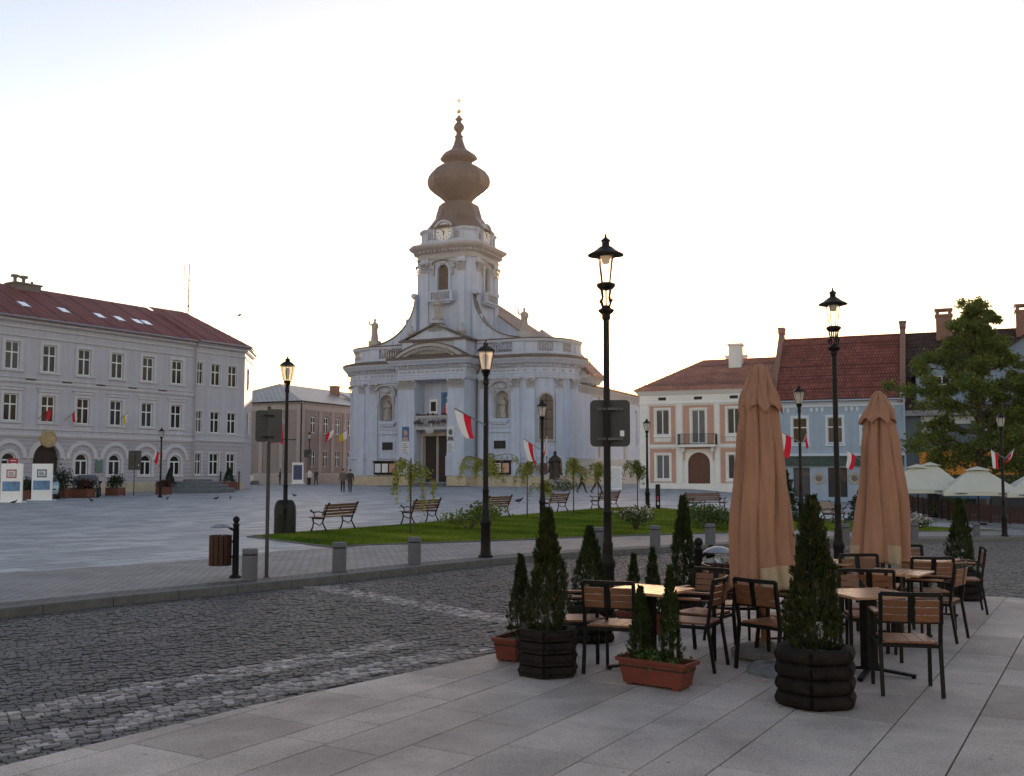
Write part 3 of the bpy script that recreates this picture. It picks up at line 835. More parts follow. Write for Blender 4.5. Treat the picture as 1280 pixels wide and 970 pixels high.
    for u in (U1+1.6,U1+3.6):
        q = dpart(s0,(u,1.6,0),hall); tt=(1.6+.62)/(6.2+.62); q.location=(u,1.6,wz+tt*(16.1-wz)+.05); q.rotation_euler=(math.atan2(16.1-wz,6.8),0,0)
    ch = MB(); ch.M=Matrix.Translation((4.3,0,.25)); ch.box(-.9,1.2,5.6,6.9,15.4,16.2); ch.box(-1.0,1.3,5.5,7.0,16.2,16.32)
    for x in (-.6,.1): ch.tube([(x,6.2,16.3),(x,6.2,16.75)],.13,8); ch.cbox((x,6.2,16.85),(.48,.4,.2)); 
    ch.tube([(.8,6.2,16.3),(.8,6.2,16.6)],.1,8)
    ch.build('chimney', M['rock'], hall)
    an = MB(); an.M=Matrix.Translation((3.1,0,-.6)); an.tube([(U1+1.3,6.2,16),(U1+1.3,6.2,21.6)],.045,6); an.tube([(U1+.75,6.2,19.2),(U1+.75,6.2,21.4)],.03,6); an.tube([(U1+.75,6.2,19.3),(U1+1.3,6.2,19.1)],.025,6)
    for z in (17.3,18.6,20.1): an.tube([(U1+1.0,6.2,z),(U1+1.6,6.2,z)],.025,6)
    an.ball((U1+1.3,6.2,17.7),.11); an.ball((U1+1.3,6.2,16.9),.1)
    an.build('antenna_mast', M['black'], hall)
    em = MB(); em.M = Matrix.Translation((sp,-.12,4.35)) @ Matrix.Rotation(R(90),4,'X'); em.lathe([(0.02,-.1),(.62,-.1),(.66,0),(.62,.1),(.5,.12),(.46,.08),(.02,.1)],24)
    em.M=None; em.build('emblem', mat('gilded_relief',(.36,.27,.15),.5,.35,6,.6,9,metal=.3), hall, smooth=40)
    pq = MB(); pq.box(-.08,.62,-.13,-.09,2.2,2.9); 
    for i in range(3): pq.box(.06+.04*(i%2),.48-.04*(i%2),-.137,-.13,2.72-.2*i,2.78-.2*i,1)
    pq.box(-.08+0.0,.62,-.13,-.09,1.95,2.17); pq.build('red_plaque',[mat('red_plaque',(.42,.02,.05),.4,.05),M['white']],hall)
    pq = MB(); pq.box(sp*2+1.12,sp*2+1.72,-.13,-.09,1.95,2.85); pq.build('green_plaque',mat('green_plaque',(.10,.16,.15),.5,.1),hall)
    # lamps and lower ledges between windows, flag sockets
    so = MB()
    for u in up[:-1]: so.box(u+1.05,u+1.75,-.14,0,8.5,8.58); 
    so.build('ledges', M['flash'], hall)
    return hall
HALL = town_hall()
def hallp(u,v,z): return HALL.matrix_basis @ Vector((u,v,z)) if False else Vector((P12.x+u*math.cos(th_rz)-v*math.sin(th_rz), P12.y+u*math.sin(th_rz)+v*math.cos(th_rz), z))

# ---------------------------------------------------------------- brown building behind
M['brown'] = mat('brown_grey_render',(.235,.20,.195),.85,.08,.8,.15,14,stain=.18,streak=.12)
M['browntrim'] = mat('pink_brown_trim',(.31,.275,.265),.8,.08,1.2)
M['slate'] = brickmat('pale_diamond_slates',(.25,.23,.22),(.31,.29,.27),(.10,.09,.09),.5,.5,.03,(0,0,R(45)),.42,.6,.0,.5,.15)
def brown_house():
    b = thing('brown_house','brown two storey building with pale slate hipped roof between the lilac hall and the church','building',(-24.7,117,0),R(90-24.7))
    # local x: along heading 24.7 (away), local y: to the left
    g0 = .4; ez = 10.3; Wd, Ln = 15, 30
    ws = [2.4,5.0,7.5,10.2,13,16,19]
    hs = [(u-.5,u+.5,a,c) for u in ws for a,c in ((2.7,4.6),(6.6,8.7))]
    mb = MB(); mb.wall(0,Ln,g0,ez,hs,0,.25)
    mb.add([(0,0,g0),(0,Wd,g0),(0,Wd,ez),(0,0,ez)],[(3,2,1,0)]); mb.add([(0,Wd,g0),(Ln,Wd,g0),(Ln,Wd,ez),(0,Wd,ez)],[(3,2,1,0)]); mb.add([(Ln,0,g0),(Ln,Wd,g0),(Ln,Wd,ez),(Ln,0,ez)],[(0,1,2,3)])
    mb.build('wall', M['brown'], b)
    t = MB(); path=[(0,Wd),(0,0),(Ln,0)]
    t.mould(path,[(0,9.35),(.06,9.35),(.06,9.95),(.22,10.1),(.34,10.3),(0,10.3)]); t.mould(path,[(0,g0),(.12,g0),(.12,1.75),(.05,1.9),(0,1.9)])
    for u in [.3,3.7,6.25,8.85,11.6,14.5]: t.box(u-.28,u+.28,-.09,0,1.9,9.35); t.box(u-.1,u+.1,-.14,-.09,7.9,9.3)
    for v in [.3,2.8,5.8,9]: t.box(-.09,0,v-.25,v+.25,1.9,9.35)
    t.build('pilasters', M['browntrim'], b)
    w0 = window_master('w',1.0,1.95,b)
    w0.location=(ws[0],.12,2.66)
    for u in ws:
        for z in (2.66,6.65):
            if (u,z)!=(ws[0],2.66): dpart(w0,(u,.12,z),b)
    rz = 13.1; o = .45
    rf = MB(); a=(-o,-o,ez+.05); c=(Ln+o,-o,ez+.05); d=(Ln+o,Wd+o,ez+.05); e=(-o,Wd+o,ez+.05); p=(5.5,Wd/2,rz); q=(Ln-5,Wd/2,rz)
    for f in ([a,c,q,p],[c,d,q],[d,e,p,q],[e,a,p]):
        n=len(f); rf.add(f+[(x,y,z-.12) for x,y,z in f],[tuple(range(n)),tuple(range(2*n-1,n-1,-1))]+[(i,n+i,n+(i+1)%n,(i+1)%n) for i in range(n)])
    rf.build('roof', M['slate'], b)
    gt = MB(); gt.tube([(-o,Wd,ez-.02),(-o-.05,-o-.05,ez-.02),(Ln,-o-.05,ez-.02)],.08,8); gt.tube([(-.12,-.12,ez),(-.12,-.12,g0)],.07,8); gt.build('gutter', M['black'], b)
    ch = MB(); ch.box(13.2,14.2,4.4,5.3,11.6,13.2); ch.box(13.1,14.3,4.3,5.4,13.2,13.35); ch.build('chimney', mat('brick_chimney',(.2,.11,.085),.85,.2,8),b)
    ch = MB(); ch.box(-.2,.9,9.2,10.4,10.7,12.2); ch.box(-.3,1.0,9.1,10.5,12.2,12.35); ch.build('chimney', bpy.data.materials['brick_chimney'],b)
    sk = MB(); f=[(13.5,.9,11.05),(22,.9,11.05),(22,4.0,12.35),(13.5,4.0,12.35)]; f=[(x,y,z+.12) for x,y,z in f]; sk.add(f+[(x,y,z-.3) for x,y,z in f],[(0,1,2,3),(7,6,5,4),(0,4,5,1),(1,5,6,2),(2,6,7,3),(3,7,4,0)]); sk.build('dormer_roof', M['steel'], b)
    return b
BROWN = brown_house()

# ---------------------------------------------------------------- right-hand row of houses
R2A = math.atan2(-.387,.922); RO = Vector((11.8,92.0))
def rowp(s, v, z=0): return Vector((RO.x+s*math.cos(R2A)-v*math.sin(R2A), RO.y+s*math.sin(R2A)+v*math.cos(R2A), z))
M['ochre'] = mat('cream_render',(.68,.67,.66),.85,.07,.8,.1,14,stain=.2,streak=.1)
M['ochretrim'] = mat('pale_cream_trim',(.70,.68,.66),.8,.06,1,stain=.1)
M['salmon'] = mat('salmon_panel',(.47,.27,.205),.85,.08,1.2,.1,14)
M['tile1'] = brickmat('warm_roof_tiles',(.33,.14,.095),(.42,.19,.13),(.12,.055,.045),.22,.30,.025,(0,0,0),.55,.9,.5,.45,.35)
M['tile2'] = brickmat('red_roof_tiles',(.20,.06,.046),(.28,.09,.068),(.07,.025,.02),.24,.34,.03,(0,0,0),.7,.9,.5,.25,.35)
M['tile3'] = brickmat('dark_roof_tiles',(.045,.028,.026),(.07,.045,.04),(.02,.012,.012),.3,.34,.03,(0,0,0),.7,.9,.5,.25,.3)
M['bluewall'] = mat('blue_grey_render',(.31,.38,.47),.85,.05,.8,.08,14,stain=.16,streak=.08)
M['bluetrim'] = mat('white_blue_trim',(.55,.60,.67),.8,.05,1)
M['doorwood'] = woodmat('old_red_door',(.10,.028,.018),axis=2)
M['greenband'] = mat('dark_green_fascia',(.035,.06,.055),.6,.35,3,.3,6,stain=.4)
M['slatewall'] = mat('dark_blue_render',(.085,.105,.13),.85,.15,1)
M['orange'] = mat('orange_awning',(.50,.19,.02),.7,.1,2)
def slabf(mb, f, t=.14, c=.36):
    n=len(f)
    if c: rib_face(mb,f,c,'across',.05,.05)
    mb.add(f+[(x,y,z-t) for x,y,z in f],[tuple(range(n)),tuple(range(2*n-1,n-1,-1))]+[(i,n+i,n+(i+1)%n,(i+1)%n) for i in range(n)])

def pink_house():
    b = thing('townhouse','cream two storey house with salmon wall panels and small iron balcony over arched door','building',(RO.x,RO.y,0),R2A)
    W, g0, ez = 11.9, .0, 9.45
    gz = lambda s: G(*rowp(s,0)[:2])
    # px columns -> s : 818-838 window, 862-884 door, 907-926 window
    pan = [(.9,3.3),(4.0,6.8),(7.35,9.85)]; cx = [2.1,5.4,8.6]
    hs = []
    for i,c in enumerate(cx):
        if i==1: hs += [(c-.62,c+.62,4.55,7.6),(c-1.0,c+1.0,g0,3.75)]
        else: hs += [(c-.62,c+.62,1.35,3.55),(c-.62,c+.62,5.35,7.65)]
    w = MB(); w.wall(0,W,g0,ez,hs,0,.25); c=cx[1]; w.archfill(c-1,c+1,2.75,3.75,0,.25)
    w.add([(0,0,g0),(0,12,g0),(0,12,ez),(0,0,ez)],[(3,2,1,0)]); w.add([(0,12,g0),(W,12,g0),(W,12,ez),(0,12,ez)],[(3,2,1,0)]); w.add([(W,0,g0),(W,12,g0),(W,12,ez),(W,0,ez)],[(0,1,2,3)])
    w.build('wall', M['ochre'], b)
    p = MB()
    for i,(a,d) in enumerate(pan):
        if i==1:
            p.wall(a,d,4.5,8.0,[(c-.78,c+.78,4.4,7.78)],-.03,.03)
            p.wall(a,d,3.0,4.3,[(c-1.25,c+1.25,2.5,4.05)],-.03,.03)
        else:
            q=cx[i]; p.wall(a,d,4.5,8.0,[(q-.8,q+.8,4.72,7.85)],-.03,.03); p.wall(a,d,1.0,4.1,[(q-.8,q+.8,1.05,3.75)],-.03,.03)
    p.build('salmon_panels', M['salmon'], b)
    t = MB(); path=[(0,12),(0,0),(W,0)]
    t.mould(path,[(0,8.15),(.10,8.15),(.10,8.3),(.04,8.36),(.04,8.95),(.16,9.05),(.38,9.3),(.42,9.45),(0,9.45)])
    t.mould(path,[(0,4.2),(.08,4.2),(.1,4.35),(0,4.45)]); t.mould(path,[(0,g0),(.08,g0),(.08,.9),(0,.95)])
    for a,d in ((0,.7),(3.42,3.9),(6.9,7.27),(9.95,10.6)): t.box(a,d,-.07,0,.95,4.2); t.box(a,d,-.07,0,4.45,8.15)
    for i,q in enumerate(cx):
        for z0,z1 in (((4.55,7.6),) if i==1 else ((1.35,3.55),(5.35,7.65))):
            t.box(q-.8,q-.62,-.06,0,z0-.1,z1+.17); t.box(q+.62,q+.8,-.06,0,z0-.1,z1+.17); t.box(q-.62,q+.62,-.06,0,z1,z1+.17); t.box(q-.85,q+.85,-.12,0,z0-.2,z0-.08)
    t.archring(c,2.75,1.0,1.25,-.06,0,n=16,legs=2.7)
    t.build('stone_trim', M['ochretrim'], b)
    vt = MB()
    for u in (2.1,5.4,8.6): vt.box(u-.36,u+.36,-.05,-.02,8.5,8.78)
    vt.build('attic_vents', M['dark'], b)
    w0 = window_master('w',1.24,2.2,b,cross=.0,glass='glassc'); w0.location=(cx[0],.1,1.35)
    dpart(w0,(cx[2],.1,1.35),b); 
    for q in (0,2): dpart(w0,(cx[q],.1,5.37),b,scale=(1,1,2.28/2.2))
    dpart(w0,(cx[1],.1,4.55),b,scale=(1,1,3.05/2.2))
    d = MB(); d.vprism([(c-1,g0),(c+1,g0),(c+1,2.75)]+[(c+math.cos(PI*i/14),2.75+math.sin(PI*i/14)) for i in range(1,14)]+[(c-1,2.75)],.18,.25); d.box(c-.04,c+.04,.15,.18,g0,3.7)
    for sx in (-.52,.52):
        for z in (.6,1.6,2.4): d.box(c+sx-.33,c+sx+.33,.155,.18,z,z+.6)
    d.build('door', M['doorwood'], b)
    # balcony
    y0=-1.0; bl = MB(); bl.box(c-1.7,c+1.7,y0,-.11,4.22,4.4); 
    for u in (c-1.3,c+1.3): bl.vprism([(u-.1,4.22),(u+.1,4.22),(u+.1,3.8),(u-.1,3.8)],-.6,-.11)
    bo = bl.build('balcony', M['ochretrim'], b)
    rl = MB(); 
    for z in (4.5,5.35): rl.box(c-1.7,c+1.7,y0+.05,y0+.09,z,z+.04); rl.box(c-1.7,c-1.66,y0+.09,-.1,z,z+.04); rl.box(c+1.66,c+1.7,y0+.09,-.1,z,z+.04)
    for i in range(29): u=c-1.68+i*.12; rl.box(u-.012,u+.012,y0+.06,y0+.08,4.4,5.35)
    for i in range(7):
        for sx in (-1.68,1.68): rl.box(c+sx-.01,c+sx+.01,y0+.15+i*.12,y0+.17+i*.12,4.4,5.35)
    rl.build('railing', M['black'], bo)
    rf = MB(); o=.5; rz=12.75
    a_=(-o,-o,ez+.04); b_=(W,-o,ez+.04); c_=(W,12.4,ez+.04); d_=(-o,12.4,ez+.04); p_=(4.6,6.2,rz); q_=(W,6.2,rz)
    for f in ([a_,b_,q_,p_],[c_,d_,p_,q_]): slabf(rf,f)
    rf.build('roof', M['tile1'], b)
    rf = MB(); slabf(rf,[d_,a_,p_]); rf.build('hip_roof', M['tile1'], b)
    sn = MB()
    for i in range(30): u=.4+i*.38; sn.cbox((u,.25,ez+.50),(.1,.05,.16))
    sn.build('snow_guards', bpy.data.materials['brick_chimney'], b)
    ch = MB(); ch.box(7.45,8.6,4.0,5.1,11.2,13.75); ch.box(7.33,8.72,3.88,5.22,13.75,13.95); ch.build('chimney', M['ochre'], b)
    ch = MB(); ch.box(6.7,8.6,6.4,7.3,11.9,13.0); ch.box(6.6,8.7,6.3,7.4,13.0,13.15); ch.build('chimney', M['ochre'], b)
    return b
PINK = pink_house()

def blue_house():
    X0 = 11.92
    o = rowp(X0,0); b = thing('townhouse','pale blue house with steep red tiled roof and dark shop windows under a green fascia','building',(o.x,o.y,0),R2A)
    W, g0, ez = 10.8, -1.6, 8.1
    up = [2.3,5.2,7.95]; lo=[(1.68,3.05),(4.55,6.1),(7.3,8.8)]
    hs = [(u-.62,u+.62,4.45,6.65) for u in up]+[(a,c,-.15,2.35) for a,c in lo]
    w = MB(); w.wall(0,W,g0,ez,hs,0,.25); w.add([(0,0,g0),(0,13,g0),(0,13,ez),(0,0,ez)],[(3,2,1,0)]); w.add([(W,0,g0),(W,13,g0),(W,13,ez),(W,0,ez)],[(0,1,2,3)])
    w.add([(0,13,g0),(W,13,g0),(W,13,ez),(0,13,ez)],[(3,2,1,0)]); w.build('wall', M['bluewall'], b)
    t = MB(); path=[(0,0),(W,0)]
    t.mould(path,[(0,7.55),(.08,7.55),(.12,7.75),(.3,7.95),(.34,8.1),(0,8.1)]); t.mould(path,[(0,3.35),(.1,3.35),(.12,3.5),(0,3.55)])
    for u in up: t.box(u-.78,u-.62,-.05,0,4.3,6.85); t.box(u+.62,u+.78,-.05,0,4.3,6.85); t.box(u-.62,u+.62,-.05,0,6.65,6.85); t.box(u-.85,u+.85,-.1,0,4.2,4.33)
    for g in (.9,3.75,6.6,9.4):
        for k in (-.45,0,.45): t.box(g+k-.1,g+k+.1,-.1,0,7.15,7.5)
    t.build('trim', M['bluetrim'], b)
    f = MB(); f.box(.35,W-.2,-.22,-.02,2.5,3.25); f.box(.3,W-.15,-.3,-.02,3.25,3.33); f.build('shop_fascia', M['greenband'], b)
    w0 = window_master('w',1.24,2.2,b); w0.location=(up[0],.1,4.45)
    for u in up[1:]: dpart(w0,(u,.1,4.45),b)
    for a,c in lo:
        s = MB(); s.box(a,a+.06,.05,.12,-.15,2.35); s.box(c-.06,c,.05,.12,-.15,2.35); s.box(a+.06,c-.06,.05,.12,2.28,2.35); s.box(a+.06,c-.06,.05,.12,-.15,-.08)
        so = s.build('shop_window', M['dark'], b); g = MB(); g.box(a+.03,c-.03,.1,.11,-.12,2.3); g.build('pane', M['glass'], so)
    for u in (.95,3.8,6.7):
        r = MB(); r.M=Matrix.Translation((u,-.03,1.45))@Matrix.Rotation(R(90),4,'X'); r.lathe([(.45,-.02),(.5,.03),(.42,.05),(.38,.01),(.12,.01),(.1,.04),(.01,.05)],20); r.M=None
        ro = r.build('roundel', mat('stone_roundel',(.36,.32,.27),.8,.3,5,.4,12), b, smooth=40)
        mk = MB(); mk.M=Matrix.Translation((u,-.065,1.45))@Matrix.Rotation(R(90),4,'X'); mk.lathe([(.2,0),(.26,.01),(.2,.02)],16); mk.M=None; mk.build('ring', M['rock'], ro)
    st = MB()
    for u in (3.8,6.7): st.box(u-.55,u+.55,-.45,0,-.55,-.45); st.box(u-.45,u-.38,-.4,-.33,-1.2,-.55); st.box(u+.38,u+.45,-.4,-.33,-1.2,-.55)
    st.build('window_ledge', M['black'], b)
    rz = 14.4; rf = MB(); 
    slabf(rf,[(.2,-.45,ez),(W-.25,-.45,ez),(W-.25,6.3,rz),(.2,6.3,rz)]); slabf(rf,[(.2,13.2,ez),(.2,6.3,rz),(W-.25,6.3,rz),(W-.25,13.2,ez)])
    rf.build('roof', M['tile2'], b)
    for x0,x1 in ((-.12,.32),(W-.35,W+.1)):
        p = MB(); pts=[(-.5,ez-.3),(-.5,ez+.35),(6.0,rz+.45),(6.6,rz+.45),(13.3,ez+.3),(13.3,ez-.3)]
        n=len(pts); vs=[(x0,y,z) for y,z in pts]+[(x1,y,z) for y,z in pts]; p.add(vs,[(i,(i+1)%n,n+(i+1)%n,n+i) for i in range(n)]+[tuple(range(n)),tuple(range(2*n-1,n-1,-1))])
        p.box(x0-.05,x1+.05,5.7,6.9,rz+.45,rz+.95); p.box(x0-.1,x1+.1,5.6,7.0,rz+.95,rz+1.05)
        p.build('parapet_gable', bpy.data.materials['brick_chimney'], b)
    rh = MB(); rh.box(W-.1,W+.02,-.6,-.4,g0,ez); rh.tube([(0,-.5,ez-.04),(W,-.5,ez-.04)],.07,8); rh.box(W-.3,W+.1,-.75,-.45,ez+.1,ez+.5); rh.build('gutter', M['bluewall'], b)
    return b
BLUE = blue_house()

def grey_house():
    X0=22.74; o = rowp(X0,0); b = thing('townhouse','dark blue grey house with gabled dormers and an orange shop fascia behind the tall tree','building',(o.x,o.y,0),R2A)
    W,g0,ez = 16,-2.6,7.0
    w = MB(); hs=[(1.9,3.2,4.0,6.2),(5.4,6.7,4.0,6.2),(8.8,10.1,4.0,6.2),(12.2,13.5,4.0,6.2)]+[(1.5,5.2,-1.4,1.6),(6.1,10.0,-1.4,1.6),(11,14.6,-1.4,1.6)]
    w.wall(0,W,g0,ez,hs,0,.3); w.add([(0,0,g0),(0,13,g0),(0,13,ez),(0,0,ez)],[(3,2,1,0)]); w.add([(W,0,g0),(W,13,g0),(W,13,ez),(W,0,ez)],[(0,1,2,3)]); w.build('wall', M['slatewall'], b)
    f = MB(); f.box(1.0,W-.4,-.35,-.02,2.35,3.75); f.box(1.0,W-.4,-.5,-.02,1.75,2.33); f.build('orange_fascia', M['orange'], b)
    f = MB(); f.box(.9,W-.3,-.55,-.02,3.76,4.05); f.box(-.02,W,-.5,-.02,6.6,7.05); f.build('cornice', mat('grey_cornice',(.2,.2,.21),.8), b)
    f = MB(); f.box(1.2,W-.3,-.12,-.01,5.9,6.55); f.box(1.25,1.85,-.14,-.01,3.98+.1,5.85); f.build('pale_band', mat('pale_grey_band',(.36,.36,.36),.8), b)
    w0 = window_master('w',1.3,2.2,b,glass='glass'); w0.location=(2.55,.1,4.0)
    for u in (6.05,9.45,12.85): dpart(w0,(u,.1,4.0),b)
    for a,c in ((1.5,5.2),(6.1,10.0),(11,14.6)):
        s = MB(); s.box(a,a+.08,.05,.14,-1.4,1.6); s.box(c-.08,c,.05,.14,-1.4,1.6); s.box(a+.08,c-.08,.05,.14,1.52,1.6); so=s.build('shop_window',M['dark'],b); g=MB(); g.box(a+.03,c-.03,.1,.11,-1.38,1.58); g.build('pane',M['glass'],so)
    rf = MB(); rz=14.4
    slabf(rf,[(-.1,-.4,ez),(W,-.4,ez),(W,6.5,rz),(-.1,6.5,rz)]); slabf(rf,[(-.1,13.3,ez),(-.1,6.5,rz),(W,6.5,rz),(W,13.3,ez)])
    rf.build('roof', M['tile3'], b)
    for c in (2.9,9.2,):
        hw = 2.0 if c<5 else 3.1; zt = 10.2 if c<5 else 11.0
        d = MB(); d.wall(c-hw,c+hw,7.4,zt,[(c-.6,c+.6,8.0,9.9)],.0,.3); d.add([(c-hw,0,zt),(c+hw,0,zt),(c,0,zt+1.9)],[(0,1,2)])
        for s in (-1,1): d.add([(c+s*hw,0,7.4),(c+s*hw,5,7.4),(c+s*hw,5,zt),(c+s*hw,0,zt)],[(0,1,2,3)])
        do = d.build('dormer', mat('dormer_blue',(.17,.22,.28),.85,.1), b)
        rr = MB(); slabf(rr,[(c-hw-.4,-.3,zt-.25),(c,-.3,zt+2.05),(c,5.5,zt+2.05),(c-hw-.4,5.5,zt-.25)],.18); slabf(rr,[(c,-.3,zt+2.05),(c+hw+.4,-.3,zt-.25),(c+hw+.4,5.5,zt-.25),(c,5.5,zt+2.05)],.18); rr.build('dormer_roof', M['tile3'], do)
        vw = window_master('w',1.2,1.9,do,glass='glass'); vw.location=(c,.1,8.0); vw.name='dormer_window'
    for u in (2.6,8.9):
        ch=MB(); ch.box(u,u+1.3,5.4,6.6,13.5,15.6); ch.box(u-.1,u+1.4,5.3,6.7,15.6,15.8); ch.box(u,u+.3,5.4,6.6,15.8,16.15); ch.box(u+1,u+1.3,5.4,6.6,15.8,16.15); ch.box(u-.1,u+1.4,5.3,6.7,16.15,16.3); ch.build('chimney', bpy.data.materials['brick_chimney'], b)
    return b
GREY = grey_house()
# ---------------------------------------------------------------- the church
CO = Vector((-7.3,105.0)); C_RZ = math.atan2(-.415,.909)
M['churchroof'] = brickmat('church_roof_tiles',(.22,.15,.12),(.30,.21,.165),(.08,.05,.04),.32,.4,.03,(0,0,R(90)),.40,.8,.5,.5,.25)
M['louver'] = mat('window_grille',(.13,.095,.075),.7,.15,3)
M['blueposter'] = mat('blue_poster',(.05,.13,.26),.6,.35,4)
M['notice'] = mat('pale_notice',(.52,.54,.56),.6,.08,9)
def figure_stone(h, seed=0, arm=0, lean=0):
    """robed stone figure: swept robe, shoulders, head, arms"""
    r_ = random.Random(seed); mb = MB(); k = h/2.4
    rings = [(0,.42,.34),(.25,.40,.33),(.7,.34,.29),(1.1,.31,.26),(1.35,.33,.25),(1.62,.36,.24),(1.82,.34,.22),(1.95,.22,.17),(2.02,.10,.1)]
    n = 20; vs=[]; ph = r_.random()*6
    for i,(z,a,b) in enumerate(rings):
        for j in range(n):
            t = 2*PI*j/n; f = 1+.10*math.sin(5*t+ph+z*.9)*(1 if z<1.9 else 0)+.05*math.sin(9*t+ph)
            vs.append(((a*math.cos(t)*f+lean*z*.05)*k,(b*math.sin(t)*f)*k,z*k))
    fs=[(i*n+j,i*n+(j+1)%n,(i+1)*n+(j+1)%n,(i+1)*n+j) for i in range(len(rings)-1) for j in range(n)]+[tuple(range(n-1,-1,-1)),tuple(range((len(rings)-1)*n,len(rings)*n))]
    mb.add(vs,fs)
    x0 = lean*.1*k
    mb.ball((x0,0,2.2*k),.155*k,12,8,.9,1,1.2); mb.ball((x0,-.02*k,2.10*k),.13*k,10,6,.85,1,1.1)
    if arm:   # one arm raised
        s = arm; mb.tube([(s*.3*k+x0,0,1.78*k),(s*.52*k+x0,-.1*k,1.72*k),(s*.62*k+x0,-.2*k,2.15*k),(s*.60*k+x0,-.2*k,2.48*k)],[.12*k,.10*k,.07*k,.04*k],8)
        mb.tube([(-s*.3*k+x0,0,1.78*k),(-s*.46*k+x0,-.1*k,1.4*k),(-s*.15*k+x0,-.36*k,1.25*k)],[.12*k,.10*k,.06*k],8)
    else:
        for s in (-1,1): mb.tube([(s*.3*k,0,1.78*k),(s*.44*k,-.12*k,1.42*k),(s*.06*k,-.36*k,1.5*k)],[.12*k,.10*k,.06*k],8)
    return mb
def capital(mb, u0, u1, y, z0, z1):
    """composite capital: stepped block with two rows of leaves and volutes"""
    n = max(3,int((u1-u0)/.28)); h = z1-z0
    mb.box(u0-.02,u1+.02,y-.08,y+.3,z0,z0+.1*h)
    for row,(a,b,o) in enumerate(((.1,.5,.10),(.42,.78,.16))):
        for i in range(n):
            c = u0+(i+.5)*(u1-u0)/n; w = (u1-u0)/n*.42
            mb.add([(c-w,y,z0+a*h),(c+w,y,z0+a*h),(c+w*.8,y-o*1.7,z0+b*h),(c-w*.8,y-o*1.7,z0+b*h),(c,y-o*2.1,z0+b*h-.12)],[(0,1,2,3),(3,2,4)])
    for c in (u0+.06,u1-.06): mb.ball((c,y-.16,z0+.82*h),.15,8,6,1,.7,1)
    mb.box(u0-.1,u1+.1,y-.22,y+.3,z0+.88*h,z1)
def baluster_run(mb, p0, p1, z0, z1, n, par=None):
    own = mb is None
    if own: mb = MB()
    p0,p1=Vector(p0),Vector(p1)
    for i in range(n):
        p=p0+(p1-p0)*((i+.5)/n); h=z1-z0
        mb.lathe([(.10,0),(.10,.08*h),(.05,.15*h),(.105,.38*h),(.05,.7*h),(.085,.88*h),(.1,.92*h),(.1,h)],8,(p.x,p.y,z0))
    if own: mb.build('balustrade', M['trim'], par)
